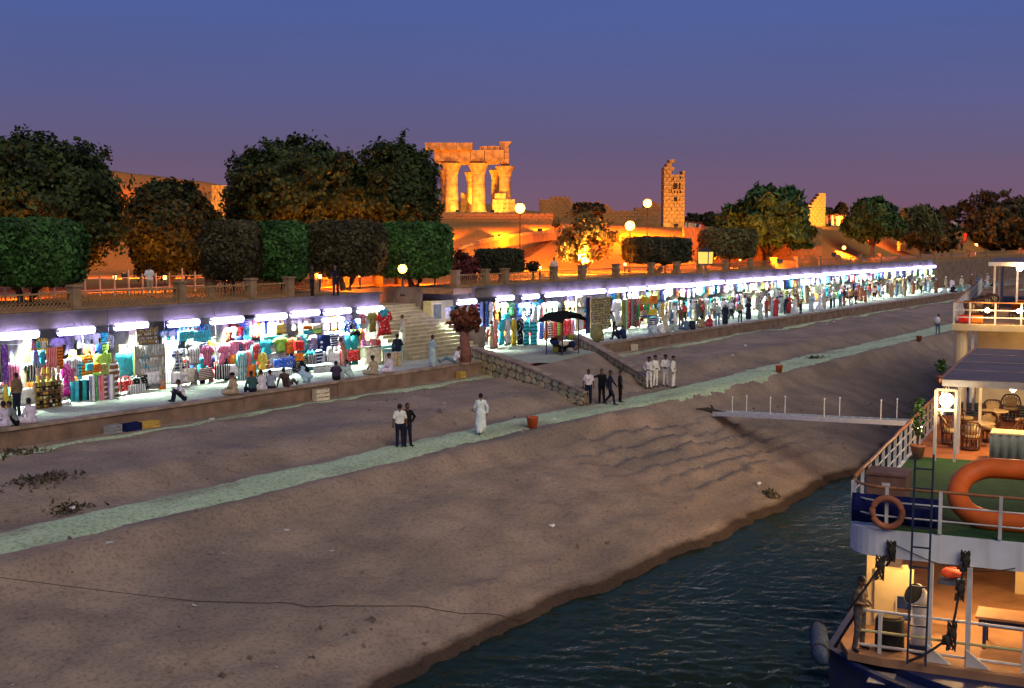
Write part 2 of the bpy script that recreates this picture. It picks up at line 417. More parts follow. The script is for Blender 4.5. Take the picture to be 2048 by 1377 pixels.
# thin rubble ledge at the foot of the quay wall
mb = MB(); K = 3
for i, x in enumerate(pxs):
    y0 = 38.75 + 0.35 * float(vnoise(x, 70.0, 3.0)) + 0.15 * float(vnoise(x, 71.0, 0.7))
    for k, y in enumerate((y0, y0 + 0.25, y0 + 0.55 + 0.3 * float(vnoise(x, 75.0, 2.0)))):
        mb.v.append((x, y, float(bank_z(x, y)) + (0.035 if k == 1 else -0.01)))
mb.f = [(i * K + k, (i + 1) * K + k, (i + 1) * K + k + 1, i * K + k + 1) for i in range(len(pxs) - 1) for k in range(K - 1)]; mb.m = [0] * len(mb.f)
struct(mb.build('rubble_ledge_path', M_PATH, smooth=True))

# terrace floor with the bay that runs out between the ramp walls
mb = MB()
mb.add([(-40, EDGE_Y + 0.3, TER), (56.3, EDGE_Y + 0.3, TER), (66.5, EDGE_Y + 0.3, TER), (190, EDGE_Y + 0.3, TER), (190, 51, TER), (-40, 51, TER)], [(0, 1, 2, 3, 4, 5)])
struct(mb.build('terrace_floor', M_FLOOR))
mb = MB()
ramp_top = [(56.4, 40.3), (66.6, 40.3), (64.6, 37.6), (57.6, 36.4)]
ramp_bot = [(55.2, 36.0), (64.4, 37.2), (60.2, 31.7), (53.2, 31.2)]
mb.add([(*p, TER - 0.004) for p in ramp_top], [(0, 3, 2, 1)])
mb.add([(54.9, 36.2, TER - 0.01), (57.6, 36.4, TER - 0.006), (64.6, 37.6, TER - 0.006), (60.4, 31.8, 2.72), (53.2, 31.2, 2.72)], [(4, 3, 2, 1, 0)], 1)
struct(mb.build('ramp_floor', [M_FLOOR, M_BANK]))

def long_wall(name, x0, x1, y, z0, z1, th, m, step, label, cat, cap=None):
    t = thing(name, label, cat, ((x0 + x1) / 2, y, z0))
    ox = (x0 + x1) / 2
    n = max(1, int(round((x1 - x0) / step)))
    for i in range(n):
        a, b = x0 + (x1 - x0) * i / n, x0 + (x1 - x0) * (i + 1) / n
        mm = MB()
        j = [rng.uniform(-0.03, 0.03) for _ in range(4)]
        mm.box(((a + b) / 2 - ox, th / 2 + j[0], (z1 - z0) / 2), (b - a - 0.012, th, z1 - z0))
        mm.build('wall_section', m, t)
        if cap:
            mm = MB(); mm.box(((a + b) / 2 - ox, th / 2 + j[1] * 0.5, z1 - z0 + 0.05 + j[2] * 0.4), (b - a - 0.02, th + 0.12, 0.1)); mm.build('coping', cap, t)
    return t
M_COPE = mat('worn coping', (0.33, 0.25, 0.18), rough=0.9, var=0.4, scale=2, bump=0.5, bscale=10)
long_wall('quay_wall', -40, 56.2, EDGE_Y - 0.15, 3.1, TER - 0.02, 0.45, M_PLASTER, 6.0, 'low brown plastered quay wall left of the stone ramp', 'wall', M_COPE)
long_wall('quay_wall', 66.6, 190, EDGE_Y - 0.15, 3.1, TER - 0.02, 0.45, M_PLASTER, 6.2, 'low brown plastered quay wall right of the stone ramp', 'wall', M_COPE)

# ramp walls in irregular stones
def stone_wall(pts, label, dx):
    # pts: list of (x, y, ztop, zbot) along the wall
    t = thing('stone_ramp_wall', label, 'wall', pts[0][:2] + (pts[0][3],))
    o = Vector(pts[0][:2] + (pts[0][3],))
    for i in range(len(pts) - 1):
        A, B = pts[i], pts[i + 1]
        a, b = Vector(A[:2] + (0,)), Vector(B[:2] + (0,)); d = (b - a); L = d.length; d.normalize(); nrm = Vector((d.y, -d.x, 0))
        if nrm.dot(Vector((-1, -1, 0))) < 0: nrm = -nrm
        mm = MB(); q = []
        for s_ in (-0.22, 0.22):
            for P, p in ((A, a), (B, b)):
                for z in (P[3], P[2]): q.append(p + nrm * s_ + Vector((0, 0, z)) - o)
        mm.add(q, [(0, 1, 3, 2), (4, 6, 7, 5), (1, 5, 7, 3), (0, 2, 6, 4), (0, 4, 5, 1), (2, 3, 7, 6)])
        mm.build('mortar_core', M_MORTAR, t)
        # coping along the top
        mm = MB(); c0 = a - o + Vector((0, 0, A[2] + 0.05)); c1 = b - o + Vector((0, 0, B[2] + 0.05)); mm.bar(c0, c1, 0.56, 0.1); mm.build('coping', M_COPE, t)
        nrows = 3; u = 0.0; cells = []
        for r in range(nrows):
            u = rng.uniform(-0.3, 0.0)
            while u < L:
                w = rng.uniform(0.38, 0.8); cells.append((r, max(u, 0), min(u + w, L))); u += w
        for (r, u0, u1) in cells:
            if u1 - u0 < 0.12: continue
            uu = (u0 + u1) / 2; f = uu / L
            zb, zt = A[3] + (B[3] - A[3]) * f, A[2] + (B[2] - A[2]) * f
            h = (zt - zb) / nrows
            if h < 0.08: continue
            cx, cz = uu, zb + h * (r + 0.5); n = rng.choice((6, 7, 8)); ph = rng.uniform(0, 6)
            ol = [(cx + (u1 - u0) * 0.58 * rng.uniform(0.84, 1.02) * math.cos(ph + 2 * math.pi * k / n), cz + h * 0.62 * rng.uniform(0.84, 1.02) * math.sin(ph + 2 * math.pi * k / n)) for k in range(n)]
            pr_ = rng.uniform(0.025, 0.06); mm = MB()
            base = a - o + nrm * 0.2; cen = Vector((0, 0, 0))
            v = [base + d * p[0] + Vector((0, 0, p[1])) for p in ol] + [base + d * (cx + (p[0] - cx) * 0.86) + Vector((0, 0, cz + (p[1] - cz) * 0.78)) + nrm * pr_ for p in ol]
            mm.add(v, [tuple(range(n, 2 * n))] + [(k, (k + 1) % n, n + (k + 1) % n, n + k) for k in range(n)])
            mm.build('stone', M_STONE if rng.random() < 0.6 else M_STONE2, t)
    return t
M_STONE2 = mat('greenish grey stone', (0.37, 0.38, 0.22), rough=0.9, var=0.4, scale=2.5, bump=0.6, bscale=14)
stone_wall([(57.6, 41.6, 4.75, 3.6), (56.2, 39.8, 4.72, 3.5), (55.2, 36.8, 4.35, 3.1), (54.2, 33.9, 3.8, 2.85), (53.3, 31.5, 3.35, 2.7)], 'stone ramp wall sloping from the terrace, left of the ramp', 0)
stone_wall([(68.6, 41.4, 4.75, 3.6), (66.6, 39.6, 4.7, 3.5), (64.6, 37.0, 4.3, 3.1), (62.2, 34.0, 3.8, 2.85), (60.5, 31.8, 3.4, 2.7)], 'stone ramp wall sloping down beside the officers, right of the ramp', 0)

# upper ground: promenade and the temple hill
_ridge = np.array([(-160, 150), (0, 128), (55, 116), (88, 102), (104, 88), (116, 74), (134, 65), (168, 60), (240, 58), (420, 58)], float)
def ridge_d(X, Y):
    P = np.stack([X, Y], -1); best = np.full(X.shape, 1e9); sign = np.ones(X.shape)
    for a, b in zip(_ridge[:-1], _ridge[1:]):
        ab = b - a; t = np.clip(((P - a) @ ab) / (ab @ ab), 0, 1); q = P - (a + t[..., None] * ab); d = np.hypot(q[..., 0], q[..., 1])
        s = np.sign(ab[0] * q[..., 1] - ab[1] * q[..., 0]); up = d < best
        best = np.where(up, d, best); sign = np.where(up, s, sign)
    return best * sign          # positive on the hill
def hill_z(X, Y):
    X = np.asarray(X, float); Y = np.asarray(Y, float)
    d = ridge_d(X, Y)
    flat = smooth((Y - 49.5) / 8)
    z = PROM - 0.02 + 4.4 * smooth((d + 17) / 17.5) * flat
    temple = np.exp(-(((X - 138) / 34) ** 2 + ((Y - 104) / 22) ** 2) ** 2)
    z = z + 1.75 * temple * smooth(d / 6)
    mound = np.exp(-(((X - 122) / 50) ** 2 + ((Y - 162) / 25) ** 2)); z = z + 8.5 * mound + 4.0 * np.exp(-(((X - 168) / 24) ** 2 + ((Y - 128) / 20) ** 2)) + 1.6 * np.exp(-(((X - 106) / 12) ** 2 + ((Y - 117) / 9) ** 2))
    z = z + smooth((d + 14) / 10) * flat * (0.5 * vnoise(X, Y, 11) + 0.22 * vnoise(X, Y, 3.3) + 1.4 * mound * vnoise(X, Y, 7))
    far = smooth((np.hypot(X - 60, Y - 90) - 170) / 160)
    return z * (1 - far) + (PROM - 1.0) * far
def hz(x, y): return float(hill_z(np.array([x]), np.array([y]))[0])
gx = np.concatenate([np.arange(-120, 20, 5.0), np.arange(20, 190, 1.1), np.arange(190, 460, 8.0), np.arange(460, 3200, 160.0)])
gy = np.concatenate([[51.6, 52.4], np.arange(53.2, 130, 1.1), np.arange(130, 260, 3.0), np.arange(260, 480, 12.0), np.arange(480, 3200, 160.0)])
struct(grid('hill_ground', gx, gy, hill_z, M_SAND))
# promenade slab with the stair well cut out
mb = MB()
for (x0, x1, y0, y1) in ((-120, 54.3, SHOP_Y - 0.1, 51.7), (61.5, 330, SHOP_Y - 0.1, 51.7)):
    mb.box(((x0 + x1) / 2, (y0 + y1) / 2, PROM - 0.175), (x1 - x0, y1 - y0, 0.35))
M_PAVE = earth_material('promenade paving', (0.30, 0.19, 0.10), (0.36, 0.22, 0.12), (0.26, 0.16, 0.09), scale=0.8)
struct(mb.build('promenade_floor', M_PAVE))
# far bank ground beyond the end of the market
mb = MB(); mb.box((330, 46, 3.6), (280, 10, 1.2)); struct(mb.build('ground', M_BANK))
# ------------------------------------------------------------------ people: one continuous surface per body, grown from a posed skeleton
def surface_net(D, org, h):
    nx, ny, nz = D.shape
    S = D < 0
    c = [(0, 0, 0), (1, 0, 0), (0, 1, 0), (1, 1, 0), (0, 0, 1), (1, 0, 1), (0, 1, 1), (1, 1, 1)]
    sub = lambda A, o: A[o[0]:nx - 1 + o[0], o[1]:ny - 1 + o[1], o[2]:nz - 1 + o[2]]
    cnt = sum(sub(S, o).astype(int) for o in c)
    act = (cnt > 0) & (cnt < 8)
    idx = -np.ones(act.shape, int); idx[act] = np.arange(act.sum())
    ac = np.argwhere(act); pos = np.zeros((len(ac), 3)); n = np.zeros(len(ac))
    edges = [(0, 1), (2, 3), (4, 5), (6, 7), (0, 2), (1, 3), (4, 6), (5, 7), (0, 4), (1, 5), (2, 6), (3, 7)]
    cv = [sub(D, o)[act] for o in c]
    for a, b in edges:
        x = (cv[a] < 0) != (cv[b] < 0)
        t = cv[a] / (cv[a] - cv[b] + 1e-12)
        p = np.array(c[a]) + t[:, None] * (np.array(c[b]) - np.array(c[a])); pos[x] += p[x]; n[x] += 1
    V = (ac + pos / n[:, None]) * h + org
    F = []
    for ax in range(3):
        o = [0, 0, 0]; o[ax] = 1
        A = S[:nx - 1 if ax == 0 else nx, :ny - 1 if ax == 1 else ny, :nz - 1 if ax == 2 else nz]
        B = S[o[0]:, o[1]:, o[2]:]
        e = np.argwhere(A != B)
        b1, b2 = [(1, 2), (2, 0), (0, 1)][ax]
        ok = (e[:, b1] > 0) & (e[:, b2] > 0) & (e[:, 0] < nx - 1) & (e[:, 1] < ny - 1) & (e[:, 2] < nz - 1)
        e = e[ok]
        def cell(d1, d2):
            q = e.copy(); q[:, b1] -= d1; q[:, b2] -= d2; return idx[q[:, 0], q[:, 1], q[:, 2]]
        q = np.stack([cell(1, 1), cell(0, 1), cell(0, 0), cell(1, 0)], 1)
        fl = ~A[e[:, 0], e[:, 1], e[:, 2]]
        q[fl] = q[fl][:, ::-1]; F.append(q)
    F = np.concatenate(F); return V, F[(F >= 0).all(1)]
def sd(P, p):
    ys = p.get('ys', 1.0)
    if p['t'] == 'ell':
        q = (P - np.array(p['a'])); r = np.array(p['r']); k = np.linalg.norm(q / r, axis=-1); d = (k - 1) * r.min()
    else:
        a, b = np.array(p['a'], float), np.array(p['b'], float); q = P - a; ba = b - a
        t = np.clip((q @ ba) / max(ba @ ba, 1e-9), 0, 1); e = q - t[..., None] * ba
        e = e * np.array([1, ys, 1]); d = np.linalg.norm(e, axis=-1) - (p['ra'] + (p['rb'] - p['ra']) * t)
    for (n, o) in p.get('clip', ()):
        d = np.maximum(d, (P - np.array(o)) @ np.array(n))
    return d
def cone(a, b, ra, rb, m, ys=1.0, clip=()): return dict(t='c', a=a, b=b, ra=ra, rb=rb, m=m, ys=ys, clip=clip)
def ell(a, r, m, clip=()): return dict(t='ell', a=a, r=r, m=m, clip=clip)
def mirror(p): return (-p[0], p[1], p[2])
def lerp3(a, b, t): return tuple(a[i] + (b[i] - a[i]) * t for i in range(3))
BASE = dict(hip=(0.09, 0, 0.93), knee=(0.1, 0.02, 0.5), ank=(0.11, 0, 0.09), toe=(0.13, 0.16, 0.045), sh=(0.178, 0, 1.395), el=(0.245, -0.03, 1.14), wr=(0.26, 0.06, 0.90), neck=(0, 0, 1.46), head=(0, 0.02, 1.615))
SKIN, HAIR, TOP, BOT, SHOE = range(5)
def pose_body(pose, outfit='shirt', headwear='hair', res=0.03):
    """pose: joints given for 'L' and 'R' (x mirrored for L); lean tips the upper body forward about the hips"""
    J = {}
    for k, v in BASE.items():
        if k in ('neck', 'head'): J[k] = pose.get(k, v)
        else:
            J[k + 'R'] = pose.get(k + 'R', pose.get(k, v)); J[k + 'L'] = mirror(pose[k + 'L']) if k + 'L' in pose else mirror(pose.get(k, v))
    hz_ = J['hipR'][2]; dz = pose.get('drop', 0.0)
    for k in list(J):                      # move the trunk down when seated
        if k[:2] in ('sh', 'ne', 'he') and k not in pose and k[:-1] not in pose: J[k] = (J[k][0], J[k][1], J[k][2] - dz)
        if k[:2] in ('el', 'wr') and k not in pose and k[:-1] not in pose: J[k] = (J[k][0], J[k][1], J[k][2] - dz)
    lean = pose.get('lean', 0.0); ca, sa = math.cos(lean), math.sin(lean)
    def lp(p):
        y, z = p[1], p[2] - hz_; return (p[0], y * ca + z * sa, hz_ + z * ca - y * sa)
    for k in J:
        if k[:2] in ('sh', 'ne', 'he') or (k[:2] in ('el', 'wr') and not pose.get('armfix')): J[k] = lp(J[k])
    c = lambda x, y, z: lp((x, y, z - dz))
    nod = pose.get('nod', 0.0)
    P = []
    long_ = outfit in ('robe', 'long', 'suit')
    # trunk
    P += [cone(c(-0.075, 0, 1.31), c(0.075, 0, 1.31), 0.125, 0.125, TOP, 1.25), cone(c(-0.055, 0, 1.27), c(-0.055, 0, 1.0), 0.125, 0.122, TOP, 1.2), cone(c(0.055, 0, 1.27), c(0.055, 0, 1.0), 0.125, 0.122, TOP, 1.2), cone(J['shL'], J['shR'], 0.05, 0.05, TOP), cone(lerp3(J['shL'], J['neck'], 0.1), J['neck'], 0.045, 0.05, TOP), cone(lerp3(J['shR'], J['neck'], 0.1), J['neck'], 0.045, 0.05, TOP)]
    hL, hR = J['hipL'], J['hipR']
    P += [cone((hL[0] * 0.65, hL[1], hL[2] - 0.01), (hR[0] * 0.65, hR[1], hR[2] - 0.01), 0.115, 0.115, TOP if outfit == 'robe' else BOT, 1.15)]
    for s in 'LR':
        sh, el, wr, hp, kn, an, to = (J[k + s] for k in ('sh', 'el', 'wr', 'hip', 'knee', 'ank', 'toe'))
        if long_:
            w = 1.15 if outfit == 'robe' else 1.0
            P += [cone(sh, el, 0.056, 0.05 * w, TOP), cone(el, lerp3(el, wr, 0.92), 0.05 * w, 0.038 * w * 1.15, TOP), cone(lerp3(el, wr, 0.8), wr, 0.03, 0.028, SKIN)]
        else:
            md = lerp3(sh, el, 0.75)
            P += [cone(sh, md, 0.056, 0.058, TOP), cone(lerp3(sh, el, 0.6), el, 0.044, 0.042, SKIN), cone(el, wr, 0.042, 0.028, SKIN)]
        if outfit == 'robe' and not pose.get('legs_out'):
            P += [cone(hp, kn, 0.12, 0.13, TOP), cone(kn, lerp3(kn, an, 0.85), 0.125, 0.13, TOP), cone(lerp3(kn, an, 0.8), an, 0.045, 0.04, SKIN)]
        elif outfit == 'robe':
            P += [cone(hp, kn, 0.125, 0.11, TOP), cone(kn, lerp3(kn, an, 0.9), 0.11, 0.10, TOP)]
        else:
            P += [cone(hp, kn, 0.098, 0.07, BOT), cone(kn, an, 0.07, 0.058, BOT)]
        P += [cone((an[0], an[1] - 0.03, an[2] - 0.03), to, 0.042, 0.036, SHOE)]
    if outfit == 'robe' and pose.get('skirt', True):
        zb = 0.14
        P += [cone((0, 0.0, hz_ - 0.0), (0, pose.get('hem_y', 0.02), zb + 0.2), 0.19, 0.23, TOP, 1.2, clip=[((0, 0, -1), (0, 0, zb))])]
    # neck and head
    hd = np.array(J['head']); cn, sn = math.cos(nod), math.sin(nod)
    def hp_(x, y, z): return tuple(hd + np.array([x, y * cn + z * sn, z * cn - y * sn]))
    nrm = lambda x, y, z: (x, y * cn + z * sn, z * cn - y * sn)
    P += [cone(J['neck'], hp_(0, -0.015, -0.06), 0.058, 0.05, SKIN), ell(hp_(0, 0, 0.015), (0.076, 0.094, 0.108), SKIN), cone(hp_(0, 0.035, -0.055), hp_(0, 0.055, -0.07), 0.052, 0.034, SKIN),
          cone(hp_(0, 0.09, 0.015), hp_(0, 0.112, -0.02), 0.013, 0.017, SKIN), ell(hp_(0.08, -0.005, 0.0), (0.014, 0.025, 0.033), SKIN), ell(hp_(-0.08, -0.005, 0.0), (0.014, 0.025, 0.033), SKIN)]
    if headwear == 'hair': P += [ell(hp_(0, -0.012, 0.033), (0.086, 0.1, 0.106), HAIR, clip=[(nrm(0, 0.75, -0.66), hp_(0, 0.03, 0.035))])]
    elif headwear == 'turban': P += [ell(hp_(0, -0.01, 0.075), (0.115, 0.13, 0.07), HAIR), ell(hp_(0, -0.01, 0.11), (0.085, 0.09, 0.06), HAIR)]
    elif headwear == 'beret': P += [ell(hp_(0, -0.012, 0.045), (0.086, 0.1, 0.1), HAIR, clip=[(nrm(0, 0.3, -0.95), hp_(0, 0.0, 0.045))]), ell(hp_(0.015, -0.01, 0.105), (0.115, 0.125, 0.04), HAIR)]
    elif headwear == 'scarf': P += [ell(hp_(0, -0.02, 0.02), (0.1, 0.105, 0.125), HAIR, clip=[(nrm(0, 1, 0), hp_(0, 0.055, 0))]), cone(hp_(0, -0.05, -0.02), c(0, -0.06, 1.2), 0.09, 0.17, HAIR, 1.3)]
    A = np.array([q for p in P for q in ([p['a'], p['b']] if p['t'] == 'c' else [p['a']])])
    lo, hi = A.min(0) - 0.28, A.max(0) + 0.28
    lo[2] = max(lo[2], -0.06)
    n = np.ceil((hi - lo) / res).astype(int) + 1
    G = np.stack(np.meshgrid(*[lo[i] + np.arange(n[i]) * res for i in range(3)], indexing='ij'), -1)
    D = None
    for p in P:
        d = sd(G, p); k = 0.018 if p['m'] in (HAIR, SHOE) or p.get('ra', 1) < 0.02 else 0.035
        if D is None: D = d
        else:
            h = np.clip(0.5 + 0.5 * (d - D) / k, 0, 1); D = d * (1 - h) + D * h - k * h * (1 - h)
    V, Fq = surface_net(D, lo, res)
    cen = V[Fq].mean(1); dd = np.stack([sd(cen, p) for p in P], 1); mi = np.array([p['m'] for p in P])[dd.argmin(1)]
    mb = MB(); mb.v = [tuple(v) for v in V]; mb.f = [tuple(int(i) for i in f) for f in Fq]; mb.m = [int(i) for i in mi]
    # hands: palm, four fingers and a thumb, slightly curled, rooted in the wrist
    for s, sx in (('L', -1), ('R', 1)):
        wr, el = np.array(J['wr' + s]), np.array(J['el' + s]); d = wr - el; d = d / np.linalg.norm(d)
        ref = np.array([0, 1.0, 0.0]) if abs(d[1]) < 0.8 else np.array([0, 0, 1.0])
        w = ref - d * (ref @ d); w /= np.linalg.norm(w); nn = np.cross(d, w) * sx        # w: thumb side, nn: palm side
        pc = wr + d * 0.045
        mb.tube([wr - d * 0.02, pc, wr + d * 0.09], [0.026, 0.036, 0.034], 6, SKIN)
        for i, L in enumerate((0.062, 0.075, 0.07, 0.055)):
            r0 = wr + d * 0.085 + w * (0.027 - i * 0.018)
            mb.tube([r0, r0 + d * L * 0.55 - nn * 0.008, r0 + d * L * 0.85 - nn * 0.032], [0.0095, 0.009, 0.007], 5, SKIN)
        t0 = wr + d * 0.03 + w * 0.025
        mb.tube([t0, t0 + d * 0.03 + w * 0.028, t0 + d * 0.062 + w * 0.03 - nn * 0.015], [0.012, 0.011, 0.008], 5, SKIN)
    for sx in (-1, 1): mb.ball(hp_(0.03 * sx, 0.088, 0.022), (0.012, 0.008, 0.008), 6, HAIR, 4)
    mb.ball(hp_(0, 0.092, -0.045), (0.022, 0.006, 0.006), 6, BOT if False else HAIR, 4)
    return mb
SKINS = [mat('skin', c, rough=0.6, var=0.1, scale=12) for c in ((0.17, 0.085, 0.05), (0.13, 0.062, 0.036), (0.22, 0.12, 0.075), (0.10, 0.05, 0.03))]
BLACKHAIR = mat('black hair', (0.012, 0.01, 0.01), rough=0.7, var=0.3, scale=30)
WHITECLOTH = cloth((0.72, 0.72, 0.72))
SHOES = mat('dark leather', (0.02, 0.016, 0.014), rough=0.5, var=0.3, scale=20)
_defm = [SKINS[0], BLACKHAIR, WHITECLOTH, cloth((0.02, 0.02, 0.03)), SHOES]
_bodies = {}
POSES = dict(
    stand=dict(),
    akimbo=dict(el=(0.36, -0.1, 1.17), wr=(0.2, 0.04, 1.0), ankL=(0.14, 0.02, 0.09), toeL=(0.17, 0.17, 0.045)),
    hands_front=dict(el=(0.25, 0.05, 1.15), wr=(0.08, 0.24, 1.08), nod=0.25),
    working=dict(el=(0.25, 0.0, 1.17), wr=(0.10, 0.2, 1.12), nod=0.55, ankR=(0.17, -0.02, 0.09), toeR=(0.24, 0.12, 0.045), kneeR=(0.15, 0.04, 0.5), ankL=(0.12, 0.0, 0.09)),
    walk=dict(kneeR=(0.1, 0.2, 0.53), ankR=(0.1, 0.27, 0.1), toeR=(0.11, 0.43, 0.07), kneeL=(0.1, 0.02, 0.5), ankL=(0.1, -0.28, 0.14), toeL=(0.1, -0.14, 0.05), elR=(0.25, -0.13, 1.17), wrR=(0.25, -0.1, 0.93), elL=(0.25, 0.1, 1.17), wrL=(0.22, 0.26, 1.0), lean=0.04),
    reach=dict(elR=(0.4, 0.06, 1.34), wrR=(0.62, 0.12, 1.25), ankL=(0.14, 0.0, 0.09)),
    lean_on=dict(lean=0.28, el=(0.26, 0.18, 1.2), wr=(0.16, 0.38, 1.1), armfix=True, nod=0.2),
    sit_edge=dict(drop=0.78, hip=(0.1, 0, 0.13), knee=(0.13, 0.42, 0.16), ank=(0.13, 0.5, -0.24), toe=(0.14, 0.66, -0.28), el=(0.27, 0.06, 0.38), wr=(0.17, 0.3, 0.26), lean=0.18, nod=0.1, armfix=True, skirt=False, legs_out=True),
    sit_knees=dict(drop=0.78, hip=(0.1, 0, 0.13), knee=(0.14, 0.38, 0.46), ank=(0.13, 0.46, 0.08), toe=(0.14, 0.62, 0.045), el=(0.24, 0.22, 0.44), wr=(0.07, 0.44, 0.42), lean=0.32, armfix=True, skirt=False, legs_out=True),
    sit_cross=dict(drop=0.78, hip=(0.1, 0, 0.13), knee=(0.36, 0.3, 0.14), ank=(-0.02, 0.36, 0.09), toe=(-0.14, 0.42, 0.06), el=(0.27, 0.08, 0.40), wr=(0.2, 0.32, 0.24), lean=0.15, armfix=True, skirt=False, legs_out=True),
    squat=dict(drop=0.62, hip=(0.1, -0.06, 0.30), knee=(0.16, 0.30, 0.48), ank=(0.13, 0.04, 0.09), toe=(0.15, 0.2, 0.045), el=(0.25, 0.2, 0.56), wr=(0.12, 0.42, 0.46), lean=0.5, armfix=True, skirt=False, legs_out=True),
    recline=dict(drop=0.78, hip=(0.1, 0, 0.13), knee=(0.12, 0.42, 0.30), ank=(0.12, 0.78, 0.09), toe=(0.13, 0.86, 0.2), el=(0.28, -0.26, 0.3), wr=(0.3, -0.32, 0.06), lean=-0.38, armfix=True, skirt=False, legs_out=True),
    carry=dict(el=(0.25, -0.02, 1.15), wrR=(0.14, 0.2, 1.18), lean=0.2, nod=0.1, kneeR=(0.1, 0.12, 0.5), ankR=(0.1, 0.12, 0.09), toeR=(0.11, 0.28, 0.045)),
)
def body_mesh(pose, outfit, head, res):
    k = (pose, outfit, head, res)
    if k not in _bodies: _bodies[k] = pose_body(POSES[pose], outfit, head, res).mesh('person_body', _defm, True)
    return _bodies[k]
_people = []
def person(loc, rz, pose, outfit, top, bot, label, head='hair', headc=None, res=0.045, h=1.0, group=None, shoe=None):
    o = link('person', body_mesh(pose, outfit, head, res), None, loc, rz)
    o.scale = (h, h, h)
    cl = lambda c: None if c is None else cloth(c)
    recolor(o, [SKINS[len(_people) % 4], cl(headc), cl(top), cl(bot), cl(shoe)])
    _people.append(o)
    return tag(o, label, 'person', group)
# ------------------------------------------------------------------ the market arcade under the promenade
ARC = [(-14.0, 54.3, 'left of the stairs'), (63.4, 166.0, 'right of the stairs')]
M_INNER = mat('cream shop plaster', (0.30, 0.29, 0.22), rough=0.9, var=0.15, scale=1.5, bump=0.2)
for (x0, x1, where) in ARC:
    t = thing('market_arcade', 'long concrete market arcade under the promenade %s' % where, 'building', ((x0 + x1) / 2, SHOP_Y, TER)); ox = (x0 + x1) / 2
    L = x1 - x0
    MB().box((0, 5.2, 1.675), (L, 0.3, 3.35)).build('back_wall', M_INNER, t)
    n = int(L / 6)
    for i in range(n):
        a = -L / 2 + L * i / n; b = -L / 2 + L * (i + 1) / n
        MB().box(((a + b) / 2, -0.22, 3.36 + rng.uniform(-0.01, 0.01)), (b - a - 0.02, 0.22, 0.66)).build('fascia_panel', M_CONC, t)
        MB().box(((a + b) / 2, -0.30, 3.735), (b - a - 0.01, 0.42, 0.09)).build('ledge', M_CONC, t)
    nb = int(round(L / 5.6))
    for i in range(nb + 1):
        x = -L / 2 + 0.16 + (L - 0.32) * i / nb
        MB().box((x, 2.55, 1.66), (0.24, 4.9, 3.3)).build('partition_wall', M_INNER, t)
        MB().box((x, 0.02, 1.66), (0.32, 0.26, 3.3)).build('pillar', M_CONC, t)
# retaining wall beyond the last stall
long_wall('retaining_wall', 166.2, 330, SHOP_Y - 0.1, TER - 0.3, PROM - 0.36, 0.4, M_PLASTER, 9, 'tall brown retaining wall beyond the last lit stall', 'wall')

# stairs between the two blocks
t = thing('stone_stairs', 'wide pale stone stairs climbing between the market stalls', 'stairs', (57.9, 43.5, TER))
M_STEP = mat('worn limestone step', (0.40, 0.36, 0.22), rough=0.9, var=0.25, scale=2, bump=0.4, bscale=10)
M_NOSE = mat('pale step edge', (0.58, 0.53, 0.36), rough=0.9, var=0.2, scale=3)
ns, rise, tread = 15, 0.18, 0.37
for i in range(ns):
    y = i * tread; d = (ns - i) * tread + 2.6
    st = MB().box((0, y + d / 2, rise * (i + 0.5)), (6.76, d, rise - 0.004)).build('step', M_STEP, t)
    MB().box((0, y + 0.045, rise * (i + 1) + 0.004), (6.74, 0.13, 0.03)).build('step_edge', M_NOSE, st)
MB().box((0, 8.3, 1.85), (7.1, 0.3, 3.66)).build('landing_wall', M_CONC, t)
MB().box((-3.5, 5.4, 1.86), (0.2, 5.9, 3.68)).build('side_wall', M_CONC, t); MB().box((3.5, 6.6, 1.86), (0.2, 3.6, 3.68)).build('side_wall', M_CONC, t); MB().box((3.47, 2.2, 0.75), (0.16, 4.4, 1.5)).build('low_side_wall', M_CONC, t)

# fluorescent lamps: measured along the arcade
LX = [18.2, 22.4, 25.4, 28.2, 31.04, 33.82, 36.72, 39.74, 42.45, 45.43, 47.9, 50.4, 53.1]
RX = [62.2, 66.4, 69.4, 72.5, 75.3, 78.0, 81.2, 84.2]
x = 87.3
while x < 165.2: RX.append(x); x += 2.95 + rng.uniform(-0.35, 0.35)
M_TUBE = glow('fluorescent tube', (0.44, 0.40, 1.0), 22.0)
M_HOUS = paint((0.75, 0.75, 0.75))
hb = MB().box((0, 0, 0.115), (1.86, 0.05, 0.04), ); hb.box((-0.92, 0, 0.0), (0.04, 0.2, 0.12)); hb.box((0.92, 0, 0.0), (0.04, 0.2, 0.12)); hb.bar((-0.5, 0.0, 0.06), (-0.5, 0.32, 0.16), 0.03); hb.bar((0.5, 0, 0.06), (0.5, 0.32, 0.16), 0.03)
hme = hb.mesh('lamp_housing', M_HOUS); tme = MB().tube([(-0.9, 0, -0.06), (-0.86, 0, -0.06), (0.86, 0, -0.06), (0.9, 0, -0.06)], [0.07, 0.15, 0.15, 0.07], 12).mesh('lamp_tube', M_TUBE, True)
def stall_name(k, left):
    return ('%s stall left of the stairs' if left else '%s stall right of the stairs') % ORD[k]
lamp_area = bpy.data.lights.new('stall_lamp_light', 'AREA'); lamp_area.shape = 'RECTANGLE'; lamp_area.size = 1.4; lamp_area.size_y = 0.35; lamp_area.energy = 700; lamp_area.color = (0.80, 1.0, 0.84); lamp_area.spread = math.radians(115)
STALLS = []
